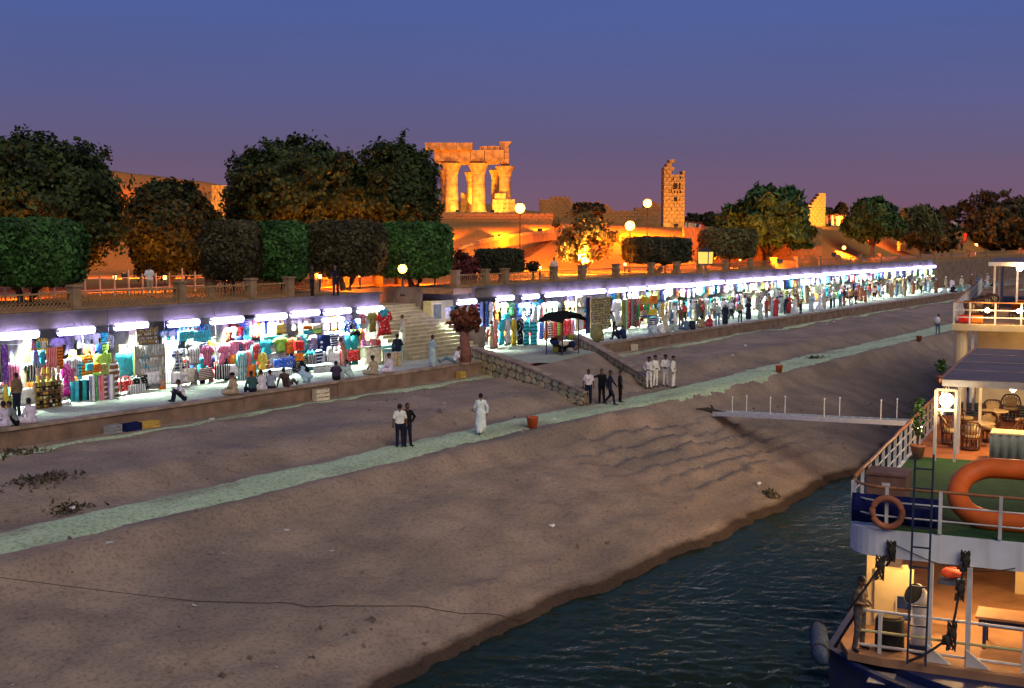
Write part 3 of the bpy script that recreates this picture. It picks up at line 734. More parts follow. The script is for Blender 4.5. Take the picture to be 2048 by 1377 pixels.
for left, lst in ((True, LX[::-1]), (False, RX)):
    for k, x in enumerate(lst):
        STALLS.append((x, k, left))
        z = 7.16 + rng.uniform(-0.05, 0.05); y = SHOP_Y - 0.60
        f = thing('fluorescent_lamp', 'glaring white fluorescent tube above the ' + stall_name(k, left), 'lamp', (x, y, z), rng.uniform(-0.02, 0.02), 'fluorescent lamps over the stalls')
        hl, tl = link('lamp_housing', hme, f), link('lamp_tube', tme, f)
        if not left and x > 70: hl.scale = tl.scale = (1.38, 1, 1)
        if left and x > 40: hl.scale = tl.scale = (1.15, 1, 1)
        a = bpy.data.objects.new('stall_lamp_light', lamp_area); col.objects.link(a); a.parent = f; a.location = (0, 0.1, -0.26); a.rotation_euler = (math.radians(12 if k % 2 else -6), 0, 0)

for (lst, w) in ((LX, 'left'), (RX, 'right')):
    o = thing('lamp_cable', 'thin sagging black cable strung between the %s-hand stall lamps' % w, 'cable', (lst[0], SHOP_Y - 0.5, 7.3)); q = []
    for a, b in zip(lst[:-1], lst[1:]): q += [(a - lst[0] + (b - a) * f, 0.02 * math.sin(a), -0.16 * math.sin(math.pi * f) * (0.6 + 0.4 * math.sin(a * 3))) for f in (0, 0.25, 0.5, 0.75)]
    MB().tube(q + [(lst[-1] - lst[0], 0, 0)], 0.012, 4).build('cable', mat('black cable', (0.015, 0.015, 0.015)), o)
# ---- goods: shared meshes for each kind, coloured one by one
def drape_mesh(seed, nf):
    r = random.Random(seed); mb = MB(); n = nf * 4
    rows = 4; V = []
    for s in (0, 1):
        for j in range(rows + 1):
            zz = j / rows
            for i in range(n + 1):
                xx = i / n - 0.5; amp = 0.035 + 0.03 * (1 - zz)
                V.append((xx * (1 - 0.10 * zz) + r.uniform(-0.01, 0.01), amp * math.sin(i * math.pi / 2 + seed) + s * 0.03 + r.uniform(-0.01, 0.01), -1 + zz + (r.uniform(-0.03, 0.02) if j == 0 else 0)))
    f = []; w = n + 1; N = (rows + 1) * w
    for j in range(rows):
        for i in range(n):
            a = j * w + i; f += [(a, a + 1, a + w + 1, a + w), (N + a, N + a + w, N + a + w + 1, N + a + 1)]
    for i in range(n):
        f += [(i, N + i, N + i + 1, i + 1), (rows * w + i, rows * w + i + 1, N + rows * w + i + 1, N + rows * w + i)]
    for j in range(rows):
        a = j * w; f += [(a, a + w, N + a + w, N + a), (a + n, N + a + n, N + a + w + n, a + w + n)]
    mb.add(V, f); return mb.mesh('draped_cloth', _defm[2], True)
def puff(outline, th=0.09, seed=0):
    """a garment: outline closed in (x, z), belly bulged, slightly crumpled"""
    r = random.Random(seed); mb = MB(); n = len(outline); cx = sum(p[0] for p in outline) / n; cz = sum(p[1] for p in outline) / n
    V = [(p[0], 0.0, p[1]) for p in outline]
    for s in (-1, 1):
        for q in (0.72, 0.35):
            V += [(cx + (p[0] - cx) * q, s * th * (0.8 if q > 0.5 else 1.0) * r.uniform(0.6, 1.1), cz + (p[1] - cz) * q) for p in outline]
    V += [(cx, -th, cz), (cx, th, cz)]
    f = []
    for s in (0, 1):
        o1, o2 = n + s * 2 * n, 2 * n + s * 2 * n; c = 5 * n + s
        for i in range(n):
            j = (i + 1) % n
            q = [(i, j, o1 + j, o1 + i), (o1 + i, o1 + j, o2 + j, o2 + i), (o2 + i, o2 + j, c)]
            f += q if s == 0 else [tuple(reversed(e)) for e in q]
    mb.add(V, f); return mb.mesh('garment', _defm[2], True)
TEE = [(-0.16, 0), (-0.5, -0.12), (-0.56, -0.36), (-0.36, -0.42), (-0.33, -0.30), (-0.32, -0.62), (-0.33, -1), (0, -1.0), (0.33, -1), (0.32, -0.62), (0.33, -0.30), (0.36, -0.42), (0.56, -0.36), (0.5, -0.12), (0.16, 0), (0.08, -0.05), (-0.08, -0.05)]
DRESS = [(-0.12, 0), (-0.34, -0.05), (-0.5, -0.36), (-0.38, -0.42), (-0.26, -0.22), (-0.28, -0.5), (-0.36, -0.76), (-0.44, -1.0), (-0.2, -0.99), (0.05, -1.0), (0.25, -0.985), (0.44, -1.0), (0.36, -0.76), (0.28, -0.5), (0.26, -0.22), (0.38, -0.42), (0.5, -0.36), (0.34, -0.05), (0.12, 0), (0, -0.04)]
TROUS = [(-0.4, 0), (-0.44, -0.3), (-0.46, -1), (-0.1, -1), (-0.03, -0.35), (0.03, -0.35), (0.1, -1), (0.46, -1), (0.44, -0.3), (0.4, 0)]
UNIT = {'scarf': [drape_mesh(s, 1) for s in (1, 2, 3)], 'shawl': [drape_mesh(s, 3) for s in (4, 5, 6)], 'shirt': [puff(TEE, 0.10, s) for s in (1, 2, 3)], 'robe': [puff(DRESS, 0.10, s) for s in (4, 5, 6)], 'trousers': [puff(TROUS, 0.10, s) for s in (7, 8)]}
def bag_mesh():
    mb = MB(); mb.box((0, 0, -0.66), (1.0, 0.22, 0.68), taper=0.9)
    mb.tube([(-0.28, 0, -0.34), (-0.24, 0, -0.06), (0, 0, 0), (0.24, 0, -0.06), (0.28, 0, -0.34)], 0.035, 5); return mb.mesh('bag', _defm[2])
UNIT['bag'] = [bag_mesh()]
def hat_mesh(): return MB().lathe([(0.5, -0.92), (0.52, -0.88), (0.30, -0.72), (0.28, -0.3), (0.2, -0.06), (0.02, 0)], n=10).mesh('hat', _defm[2], True)
UNIT['hat'] = [hat_mesh()]
CNAME = dict(red=(0.55, 0.03, 0.03), orange=(0.75, 0.20, 0.03), yellow=(0.75, 0.55, 0.07), olive=(0.22, 0.22, 0.05), green=(0.06, 0.33, 0.10), lime=(0.35, 0.6, 0.10), teal=(0.03, 0.33, 0.33), turquoise=(0.05, 0.48, 0.6), blue=(0.04, 0.12, 0.5), navy=(0.012, 0.02, 0.09), purple=(0.17, 0.05, 0.38), lilac=(0.48, 0.38, 0.62), pink=(0.72, 0.2, 0.32), magenta=(0.55, 0.03, 0.3), white=(0.8, 0.8, 0.78), cream=(0.72, 0.64, 0.45), beige=(0.5, 0.4, 0.25), brown=(0.18, 0.085, 0.04), black=(0.014, 0.014, 0.016), grey=(0.3, 0.31, 0.32), silver=(0.55, 0.58, 0.56), gold=(0.55, 0.36, 0.08))
def printed_cloth(c, k):
    m = mat('printed cloth', c, rough=0.9, var=0.35, scale=3.5, bump=0.3, bscale=14, spec=0.1)
    n, l = m.node_tree.nodes, m.node_tree.links; b = n['Principled BSDF']; src = b.inputs['Base Color'].links[0].from_socket
    oi = n.new('ShaderNodeObjectInfo'); tc = n.new('ShaderNodeTexCoord'); ma = n.new('ShaderNodeMapping'); l.new(tc.outputs['Object'], ma.inputs[0])
    def gt(a, sock):
        q = n.new('ShaderNodeMath'); q.operation = 'GREATER_THAN'; q.inputs[1].default_value = a; l.new(sock, q.inputs[0]); return q.outputs[0]
    def mul(a, bb):
        q = n.new('ShaderNodeMath'); q.operation = 'MULTIPLY'; l.new(a, q.inputs[0]); l.new(bb, q.inputs[1]); return q.outputs[0]
    wv = n.new('ShaderNodeTexWave'); wv.bands_direction = 'Z' if k % 2 else 'X'; wv.inputs['Scale'].default_value = 2.2; wv.inputs['Distortion'].default_value = 1.5; l.new(ma.outputs[0], wv.inputs['Vector'])
    vo = n.new('ShaderNodeTexVoronoi'); vo.inputs['Scale'].default_value = 9; l.new(ma.outputs[0], vo.inputs['Vector'])
    lum = sum(c) / 3; acc = [min(1, v * 0.3 + 0.6) for v in c] if lum < 0.3 else [v * 0.25 for v in c]
    m1 = n.new('ShaderNodeMixRGB'); m1.inputs[2].default_value = (*acc, 1); l.new(src, m1.inputs[1]); l.new(mul(gt(0.72, wv.outputs[1]), gt(0.62, oi.outputs['Random'])), m1.inputs[0])
    inv = n.new('ShaderNodeMath'); inv.operation = 'LESS_THAN'; inv.inputs[1].default_value = 0.33; l.new(oi.outputs['Random'], inv.inputs[0])
    ds = n.new('ShaderNodeMath'); ds.operation = 'LESS_THAN'; ds.inputs[1].default_value = 0.28; l.new(vo.outputs['Distance'], ds.inputs[0])
    m2 = n.new('ShaderNodeMixRGB'); m2.inputs[2].default_value = (*[acc[(i + k) % 3] for i in range(3)], 1); l.new(m1.outputs[0], m2.inputs[1]); l.new(mul(inv.outputs[0], ds.outputs[0]), m2.inputs[0])
    l.new(m2.outputs[0], b.inputs['Base Color']); return m
PLAIN = {k: cloth(v) for k, v in CNAME.items()}
CMAT = {k: printed_cloth(v, i) for i, (k, v) in enumerate(CNAME.items())}
KIND = dict(scarf='scarf', shawl='shawl', shirt='shirt', robe='robe', trousers='trousers', bag='bag', hat='hat')
KWORD = dict(scarf='narrow scarf', shawl='wide folded shawl', shirt='short-sleeved shirt', robe='long robe', trousers='pair of trousers', bag='handbag', hat='brimmed hat')
def near_stall(x, left):
    return min((s for s in STALLS if s[2] == left), key=lambda s: abs(s[0] - x))
def where_words(x):
    left = x < 57.9
    s = near_stall(x, left); return stall_name(s[1], left)
def hang(kind, colour, X, Y, ztop, w, h, adj='hanging at the', tilt=0.0):
    me = UNIT[kind][rng.randrange(len(UNIT[kind]))]
    nm = {'scarf': 'scarf', 'shawl': 'shawl', 'shirt': 'hanging_shirt', 'robe': 'hanging_robe', 'trousers': 'hanging_trousers', 'bag': 'handbag', 'hat': 'hat'}[kind]
    o = link(nm, me, None, (X, Y, ztop), rng.uniform(-0.15, 0.15)); o.scale = (w, max(0.55, min(1.2, w * 1.3)) if kind not in ('scarf',) else 0.8, h)
    if kind in ('bag', 'hat'): o.scale = (w, w, h)
    if tilt: o.rotation_euler[1] = tilt
    recolor(o, [CMAT[colour]])
    return tag(o, '%s %s %s %s' % (colour, KWORD[kind], adj, where_words(X)), {'scarf': 'scarf', 'shawl': 'shawl', 'shirt': 'shirt', 'robe': 'robe', 'trousers': 'trousers', 'bag': 'bag', 'hat': 'hat'}[kind], 'market goods: %s' % KIND[kind])
def px_hang(x0, y0, x1, y1, kind, colour, Y=45.8, **k):
    a, b = at_y((x0 + x1) / 2, y0, Y), at_y((x0 + x1) / 2, y1, Y)
    w = at_y(x1, y0, Y)[0] - at_y(x0, y0, Y)[0]
    return hang(kind, colour, a[0], Y, a[2], w, max(0.1, a[2] - b[2]), **k)
def row(x0, y0, x1, y1, kind, colours, Y=45.8, rag=4):
    n = len(colours)
    for i, c in enumerate(colours):
        f = (i + 0.5) / n; sl = -0.07 * (x1 - x0) * f
        px_hang(x0 + (x1 - x0) * i / n, y0 + sl + rng.uniform(-1, 1), x0 + (x1 - x0) * (i + 1) / n + 1, y1 + sl + rng.uniform(-rag, rag), kind, c, Y + rng.uniform(-0.12, 0.12))
def rail(xa, xb, Y, z, foot=True, label='steel garment rail'):
    t = thing('garment_rail', '%s of the %s' % (label, where_words((xa + xb) / 2)), 'clothes rail', ((xa + xb) / 2, Y, TER if foot else z), 0, 'garment rails')
    w = (xb - xa) / 2; zz = z - TER if foot else 0
    MB().tube([(-w, 0, zz), (w, 0, zz)], 0.018, 6).build('bar', M_STEEL, t)
    for s in (-1, 1):
        if foot:
            MB().bar((s * w, 0, 0), (s * w, 0, zz), 0.035).build('post', M_STEEL, t)
            MB().bar((s * w, -0.3, 0.02), (s * w, 0.3, 0.02), 0.04).build('foot', M_STEEL, t)
        else: MB().bar((s * w, 0, 0), (s * w, 0, PROM - 0.36 - z), 0.02).build('hanger', M_STEEL, t)
    return t
M_STEEL = mat('dull steel', (0.35, 0.36, 0.36), rough=0.4, var=0.15, scale=5, metal=0.8)
M_WOOD = mat('rough wood', (0.28, 0.17, 0.08), rough=0.8, var=0.35, scale=4, bump=0.3, bscale=30)
def trinket_panel(xa, xb, Y, z0, z1, cols, word, nx=None, nz=None, back=(0.55, 0.5, 0.38), strands=False):
    """a display board with rows of small wares"""
    xm = (xa + xb) / 2; t = thing('display_board', '%s display board at the %s' % (word, where_words(xm)), 'display', (xm, Y, z0), 0, 'display boards of small wares')
    w, h = xb - xa, z1 - z0
    MB().box((0, 0.03, h / 2), (w, 0.04, h)).build('board', mat('board', back, var=0.1), t)
    for s in (-1, 1): MB().box((s * (w / 2 + 0.02), 0, h / 2), (0.05, 0.08, h + 0.06)).build('frame_post', M_WOOD, t)
    nz = nz or max(3, int(h / 0.17)); nx = nx or max(3, int(w / 0.13))
    for j in range(nz + 1): 
        if j % (4 if strands else 2) == 0: MB().box((0, -0.04, h * j / nz), (w, 0.1, 0.02)).build('shelf', M_WOOD, t)
    mb = MB()
    for q in range(int(w / 0.05) * 4 if strands else 0):
        x = rng.uniform(-w / 2, w / 2); zt = h * (rng.randrange(4) + 1) / 4 - 0.04; L_ = h / 4 * rng.uniform(0.55, 0.95); mb.tube([(x, -0.06, zt), (x + rng.uniform(-0.05, 0.05), -0.09, zt - L_ * 0.5), (x + rng.uniform(-0.08, 0.08), -0.06, zt - L_)], [0.012, 0.02, 0.014], 4, rng.randrange(len(cols)))
    for j in range(0 if strands else nz):
        for i in range(nx):
            x = -w / 2 + w * (i + 0.5 + rng.uniform(-0.2, 0.2)) / nx; z = h * (j + 0.5) / nz
            s = min(w / nx, h / nz) * rng.uniform(0.32, 0.5); q = rng.randrange(3); mi = rng.randrange(len(cols))
            if q == 0: mb.ball((x, -0.05, z), (s, 0.04, s), 7, mi, 4)
            elif q == 1: mb.box((x, -0.05, z), (s * 1.6, 0.05, s * 1.7), mi=mi)
            else: mb.lathe([(s * 0.5, -s), (s, -s * 0.3), (s * 0.45, s * 0.5), (s * 0.5, s)], (x, -0.06, z), 7, mi)
    o = mb.build('small_wares', [CMAT[c] for c in cols], t, smooth=False); o['kind'] = 'stuff'
    return t
def towel_shelf(xa, xb, Y, z0, z1, rows, word='stacked towel'):
    xm = (xa + xb) / 2; t = thing('towel_shelf', '%s shelf at the %s' % (word, where_words(xm)), 'shelf', (xm, Y, z0), 0, 'shelves of folded towels')
    w, h = xb - xa, z1 - z0; n = len(rows)
    for s in (-1, 1): MB().box((s * (w / 2 + 0.02), 0.1, h / 2), (0.04, 0.3, h)).build('upright', M_WOOD, t)
    for j, cols in enumerate(rows):
        z = h * j / n; MB().box((0, 0.1, z + 0.01), (w, 0.3, 0.02)).build('shelf_board', M_WOOD, t)
        for i, c in enumerate(cols):
            ww = w / len(cols); q = MB(); hh = (h / n - 0.04) * rng.uniform(0.75, 0.98); m = 3
            for k in range(m): q.box((0, rng.uniform(-0.015, 0.015), 0.02 + hh * (k + 0.5) / m), (ww * 0.92, 0.26, hh / m * 0.9))
            o = q.build('folded_towels', CMAT[c], t, (-w / 2 + ww * (i + 0.5), 0.07, z))
    return t
def X_at(px, Y, py=700): return float(at_y(px, py, Y)[0])
def Z_at(px, py, Y): return float(at_y(px, py, Y)[2])

# ---- left block, stall by stall as seen
row(-10, 690, 14, 765, 'shawl', ['black', 'purple'], 45.2); row(-6, 770, 16, 848, 'robe', ['cream', 'yellow'], 43.6)
row(18, 700, 48, 742, 'robe', ['silver', 'cream', 'silver'], 46.4); px_hang(47, 676, 62, 745, 'shawl', 'olive', 45.6); px_hang(49, 730, 62, 765, 'shirt', 'gold', 45.0)
row(60, 684, 92, 702, 'hat', ['pink', 'teal', 'white'], 44.6); px_hang(62, 700, 80, 775, 'robe', 'blue', 45.0); px_hang(74, 700, 93, 735, 'robe', 'turquoise', 45.2)
row(92, 696, 124, 737, 'shawl', ['red', 'red', 'orange'], 44.4)
for y in (752, 768, 785): row(70, y - 16, 121, y + 2, 'hat', rng.sample(['olive', 'gold', 'beige', 'olive', 'brown', 'yellow'], 5), 43.9)
trinket_panel(X_at(70, 43.7), X_at(119, 43.7), 43.75, TER + 0.02, Z_at(95, 765, 43.7), ['olive', 'black', 'brown', 'gold', 'cream'], 'dark slipper and leather', back=(0.05, 0.04, 0.03))
px_hang(122, 728, 141, 795, 'robe', 'magenta', 44.6); px_hang(132, 730, 152, 765, 'shirt', 'pink', 45.0); px_hang(118, 795, 142, 828, 'bag', 'white', 43.9); px_hang(138, 700, 152, 735, 'shirt', 'lime', 45.6); px_hang(140, 765, 152, 815, 'scarf', 'turquoise', 44.6)
px_hang(150, 715, 166, 760, 'shirt', 'turquoise', 45.3)
row(150, 762, 188, 818, 'scarf', ['turquoise', 'black', 'teal', 'black', 'white'], 44.4); rail(X_at(148, 44.4), X_at(238, 44.4), 44.4, Z_at(190, 753, 44.4))
row(178, 752, 226, 818, 'scarf', ['blue', 'white', 'green', 'pink', 'red', 'brown', 'purple', 'white'], 43.9); rail(X_at(178, 43.9), X_at(226, 43.9), 43.9, Z_at(200, 753, 43.9), label='front garment rail')
px_hang(215, 722, 241, 805, 'robe', 'brown', 44.3)
row(166, 690, 215, 730, 'shirt', ['orange', 'red', 'blue', 'lime'], 45.6); row(150, 668, 215, 700, 'shirt', ['white', 'silver', 'white', 'turquoise'], 46.6)
row(172, 722, 214, 745, 'bag', ['turquoise', 'orange', 'olive'], 44.8)
trinket_panel(X_at(240, 46), X_at(266, 46), 46.0, TER + 0.3, Z_at(252, 690, 46), ['white', 'turquoise', 'silver', 'blue', 'white'], 'white printed papyrus', nx=2, nz=6, back=(0.7, 0.7, 0.66))
trinket_panel(X_at(270, 45), X_at(328, 45), 45.0, TER + 0.05, Z_at(300, 690, 45), ['silver', 'white', 'grey', 'silver', 'cream'], 'silver bead', back=(0.40, 0.44, 0.42), strands=True)
trinket_panel(X_at(276, 45.2), X_at(316, 45.2), 45.25, Z_at(300, 688, 45.2), Z_at(300, 656, 45.2), ['black', 'white', 'cream', 'beige'], 'tan necklace', back=(0.5, 0.36, 0.16))
px_hang(266, 690, 273, 755, 'scarf', 'green', 45.3); px_hang(318, 760, 332, 803, 'bag', 'orange', 44.8); px_hang(254, 755, 290, 800, 'bag', 'white', 44.6)
row(330, 684, 356, 745, 'scarf', ['white', 'silver', 'white'], 46.4)
row(356, 655, 420, 684, 'bag', ['turquoise', 'teal', 'turquoise', 'turquoise'], 45.4)
row(370, 682, 430, 714, 'shirt', ['black', 'white', 'navy', 'yellow'], 45.6); row(366, 716, 430, 750, 'shirt', ['red', 'white', 'turquoise', 'navy'], 45.3); row(378, 742, 430, 788, 'shirt', ['black', 'navy', 'red'], 45.0)
row(378, 770, 428, 792, 'bag', ['white', 'brown', 'turquoise'], 44.7)
row(430, 686, 452, 782, 'robe', ['white', 'white'], 45.4)
row(448, 655, 500, 682, 'shirt', ['brown', 'cream', 'red', 'teal'], 45.7); row(452, 684, 488, 702, 'bag', ['black', 'gold', 'navy'], 45.2)
px_hang(448, 712, 462, 775, 'scarf', 'black', 45.0); px_hang(457, 708, 474, 768, 'robe', 'orange', 44.9); px_hang(470, 702, 496, 775, 'robe', 'teal', 44.6); px_hang(488, 700, 504, 770, 'robe', 'red', 44.8)
row(470, 672, 500, 705, 'shirt', ['navy', 'turquoise'], 45.6)
row(482, 642, 545, 680, 'scarf', ['blue', 'lilac', 'white', 'red', 'orange', 'black', 'navy', 'purple'], 46.0)
row(500, 690, 514, 765, 'robe', ['turquoise'], 45.0); px_hang(504, 688, 520, 720, 'shirt', 'red', 44.7); px_hang(514, 705, 534, 755, 'robe', 'yellow', 44.6); px_hang(496, 730, 512, 775, 'scarf', 'orange', 44.4)
px_hang(550, 640, 570, 666, 'bag', 'gold', 45.4); px_hang(536, 645, 550, 700, 'scarf', 'white', 45.8); px_hang(525, 668, 540, 720, 'robe', 'teal', 45.3)
towel_shelf(X_at(536, 45.3), X_at(574, 45.3), 45.3, TER + 0.2, Z_at(555, 670, 45.3), [['white', 'silver'], ['white', 'white'], ['silver', 'white'], ['white', 'turquoise'], ['white', 'silver'], ['turquoise', 'teal']], 'white and teal towel')
row(572, 680, 588, 745, 'scarf', ['teal', 'navy'], 45.2)
row(580, 640, 605, 665, 'shirt', ['cream', 'silver'], 46.2); row(588, 675, 606, 700, 'bag', ['red'], 45.0); px_hang(588, 700, 606, 722, 'bag', 'orange', 44.8); px_hang(588, 722, 604, 745, 'bag', 'black', 44.6)
towel_shelf(X_at(606, 45.4), X_at(642, 45.4), 45.4, TER + 0.2, Z_at(625, 648, 45.4), [['white', 'white'], ['orange', 'white'], ['gold', 'turquoise'], ['turquoise', 'cream'], ['lime', 'orange'], ['yellow', 'yellow'], ['turquoise', 'lime'], ['orange', 'cream']], 'yellow and orange towel')
row(612, 700, 645, 745, 'shirt', ['turquoise', 'navy'], 44.9); px_hang(640, 680, 652, 742, 'scarf', 'navy', 45.1)
row(644, 634, 690, 662, 'shirt', ['lilac', 'orange', 'silver'], 45.9); row(648, 664, 690, 690, 'scarf', ['pink', 'white', 'turquoise', 'pink', 'white', 'turquoise'], 45.5)
row(652, 692, 690, 745, 'robe', ['white', 'white', 'silver'], 45.0); row(690, 640, 722, 665, 'shirt', ['navy', 'blue'], 45.7); row(688, 670, 716, 735, 'robe', ['turquoise', 'teal'], 45.0)
row(700, 660, 732, 700, 'scarf', ['olive', 'lime', 'yellow', 'red'], 45.5); px_hang(718, 624, 736, 648, 'shirt', 'red', 45.4); px_hang(734, 622, 756, 665, 'shirt', 'olive', 45.3); px_hang(752, 622, 786, 672, 'robe', 'red', 45.0); px_hang(758, 618, 778, 634, 'shirt', 'turquoise', 44.9)
row(722, 674, 760, 698, 'bag', ['magenta', 'white', 'red', 'red'], 44.6)
row(10, 672, 60, 700, 'shirt', ['white', 'silver', 'white'], 47.0); row(205, 668, 285, 700, 'shirt', ['cream', 'silver', 'white', 'silver'], 47.0); row(320, 662, 352, 690, 'shirt', ['white', 'white'], 47.0)
for (a, b, y, Y) in ((0, 60, 690, 45.2), (60, 150, 692, 45.0), (166, 218, 688, 45.6), (330, 432, 680, 45.6), (432, 545, 640, 45.8), (580, 690, 634, 45.8), (688, 790, 620, 45.3)):
    rail(X_at(a, Y), X_at(b, Y), Y, Z_at((a + b) / 2, y, Y), foot=False, label='ceiling-hung garment rail')
# counters
def table(X, Y, w, d, h, label, top, leg=None):
    t = thing('market_table', label, 'table', (X, Y, TER), 0, 'market tables'); 
    MB().box((0, 0, h - 0.02), (w, d, 0.04)).build('table_top', top, t)
    MB().box((0, -d / 2 + 0.01, h / 2 - 0.03), (w * 0.98, 0.03, h - 0.08)).build('front_cloth', top, t)
    for sx in (-1, 1):
        for sy in (-1, 1): MB().box((sx * (w / 2 - 0.04), sy * (d / 2 - 0.06), h / 2 - 0.02), (0.05, 0.05, h - 0.04)).build('leg', M_WOOD, t)
    return t
table(X_at(775, 44.2), 44.2, 1.7, 0.8, 0.85, 'table under dark green cloth beside the stairs', CMAT['teal']); table(X_at(738, 44.4), 44.4, 1.3, 0.7, 0.95, 'narrow table of small bags by the red robe', CMAT['cream'])
table(X_at(545, 44.3), 44.3, 2.0, 0.7, 0.35, 'low white table before the white towel shelf', CMAT['white']); table(X_at(640, 44.0), 44.0, 1.6, 0.7, 0.35, 'low table of tiles before the orange towel shelf', CMAT['silver'])
t = thing('cardboard_box', 'tall beige box standing at the foot of the stairs', 'box', (X_at(786, 42.6, 725), 42.6, TER), 0.1)
MB().box((0, 0, 0.36), (0.75, 0.6, 0.72)).build('carton', CMAT['beige'], t); MB().box((0, -0.305, 0.36), (0.08, 0.012, 0.70)).build('tape_strip', CMAT['gold'], t)
# step ladder
lt = thing('step_ladder', 'white folding step ladder between the bead board and shirts', 'ladder', (X_at(362, 44.8), 44.8, TER), 0.0)
for s in (-1, 1):
    MB().bar((s * 0.24, -0.3, 0), (s * 0.18, 0, 1.75), 0.05, 0.03).build('side_rail', paint((0.75, 0.75, 0.75)), lt); MB().bar((s * 0.24, 0.45, 0), (s * 0.18, 0.03, 1.75), 0.04, 0.03).build('back_leg', paint((0.75, 0.75, 0.75)), lt)
for k in range(6):
    f = (k + 1) / 6.5; MB().box((0, -0.3 + 0.3 * f, 1.75 * f), (0.44 - 0.1 * f, 0.1, 0.03)).build('rung', paint((0.75, 0.75, 0.75)), lt)

# ---- deeper rows that fill every stall behind the front goods
def infill(x, w, y, z, h, n, pal, kinds):
    for i in range(n): hang(rng.choice(kinds), rng.choice(pal), x - w / 2 + w * (i + 0.5) / n, y + rng.uniform(-0.15, 0.15), z + rng.uniform(-0.06, 0.06), w / n * 1.15, h * rng.uniform(0.8, 1.1), adj='hanging deep inside the')
_pale = ['white', 'silver', 'cream', 'white', 'turquoise', 'lilac', 'grey', 'white', 'yellow', 'pink', 'teal', 'beige']
for (x, k, left) in STALLS:
    if left and x < 24: continue
    if left and x > 52: x -= 0.75
    if not left and x < 63: x += 1.6
    infill(x, 2.8, 47.2, 6.75, 0.85, 4, _pale + ['red', 'blue'], ['shirt', 'robe', 'shirt']); infill(x + 0.2, 2.8, 47.0, 5.75, 1.25, 4, _pale + ['black', 'brown', 'green'], ['robe', 'shawl', 'trousers', 'robe'])
for (x, k, left) in STALLS:
    if left and (x < 30 or x > 52): continue
    if not left and x < 63: continue
    infill(x - 0.1, 2.7, 46.1, 5.15, 0.8, 4, ['navy', 'black', 'white', 'turquoise', 'red', 'olive', 'cream', 'blue', 'brown', 'orange', 'silver', 'lime'], ['shawl', 'bag', 'trousers', 'shawl'])
for (x, k, left) in STALLS:
    if not left or x < 30 or x > 52: continue
    infill(x + 0.3, 2.4, 45.15, 6.0, 1.0, 3, ['white', 'turquoise', 'red', 'lilac', 'black', 'cream', 'lime', 'navy', 'orange', 'pink'], ['robe', 'scarf', 'shirt'])
    infill(x - 0.2, 2.4, 44.75, 5.0, 0.72, 3, ['olive', 'brown', 'cream', 'blue', 'white', 'red', 'teal', 'black'], ['shawl', 'bag', 'scarf'])
# ---- right block: a few stalls as seen, the farther ones filled in their manner
row(956, 604, 976, 660, 'scarf', ['navy', 'blue', 'black', 'blue'], 45.6); row(976, 604, 998, 652, 'robe', ['white', 'orange'], 45.6); row(958, 655, 985, 690, 'shirt', ['navy', 'red'], 45.0)
row(984, 640, 1046, 695, 'robe', ['red', 'turquoise', 'white', 'yellow', 'black'], 44.2); rail(X_at(982, 44.2), X_at(1046, 44.2), 44.2, Z_at(1014, 640, 44.2))
px_hang(1004, 626, 1020, 644, 'hat', 'turquoise', 45.0); row(1000, 606, 1030, 636, 'shirt', ['lime', 'green'], 45.9); row(1030, 606, 1080, 636, 'shirt', ['blue', 'navy', 'teal'], 45.8)
row(1045, 644, 1074, 692, 'robe', ['turquoise', 'turquoise'], 43.4); row(1064, 610, 1084, 690, 'robe', ['silver', 'silver'], 45.2); row(1022, 636, 1052, 660, 'shirt', ['black', 'navy', 'silver'], 45.4)
row(1080, 606, 1150, 640, 'shirt', ['red', 'green', 'white', 'black', 'gold', 'brown'], 45.8); row(1080, 644, 1150, 680, 'scarf', ['blue', 'orange', 'brown', 'red', 'lime', 'red', 'red', 'pink'], 44.9)
trinket_panel(X_at(1152, 45.4), X_at(1172, 45.4), 45.4, TER + 0.3, 6.85, ['white', 'turquoise', 'cream', 'red'], 'white printed picture', nx=2, nz=6, back=(0.7, 0.7, 0.62))
px_hang(1172, 596, 1181, 670, 'shawl', 'navy', 45.2)
trinket_panel(X_at(1181, 44.9), X_at(1220, 44.9), 44.9, TER + 0.3, 6.75, ['cream', 'olive', 'gold', 'black', 'beige'], 'tall olive basket', back=(0.3, 0.28, 0.12))
px_hang(1223, 598, 1244, 655, 'robe', 'white', 45.2); row(1244, 600, 1256, 660, 'scarf', ['olive', 'green'], 45.0); row(1254, 598, 1282, 655, 'scarf', ['red', 'black', 'brown', 'red'], 45.0)
row(1280, 586, 1312, 612, 'bag', ['yellow', 'gold', 'orange'], 45.2); row(1280, 614, 1312, 636, 'bag', ['beige', 'yellow'], 44.9); table(X_at(1296, 44.2), 44.2, 1.6, 0.8, 0.9, 'dark cloth table below the yellow handbags', CMAT['navy'])
PAL = [['white', 'silver', 'turquoise', 'teal', 'cream'], ['red', 'orange', 'pink', 'white', 'black'], ['white', 'cream', 'olive', 'gold', 'lime'], ['blue', 'navy', 'turquoise', 'white', 'silver'], ['white', 'white', 'silver', 'turquoise', 'green'], ['brown', 'black', 'white', 'red', 'beige']]
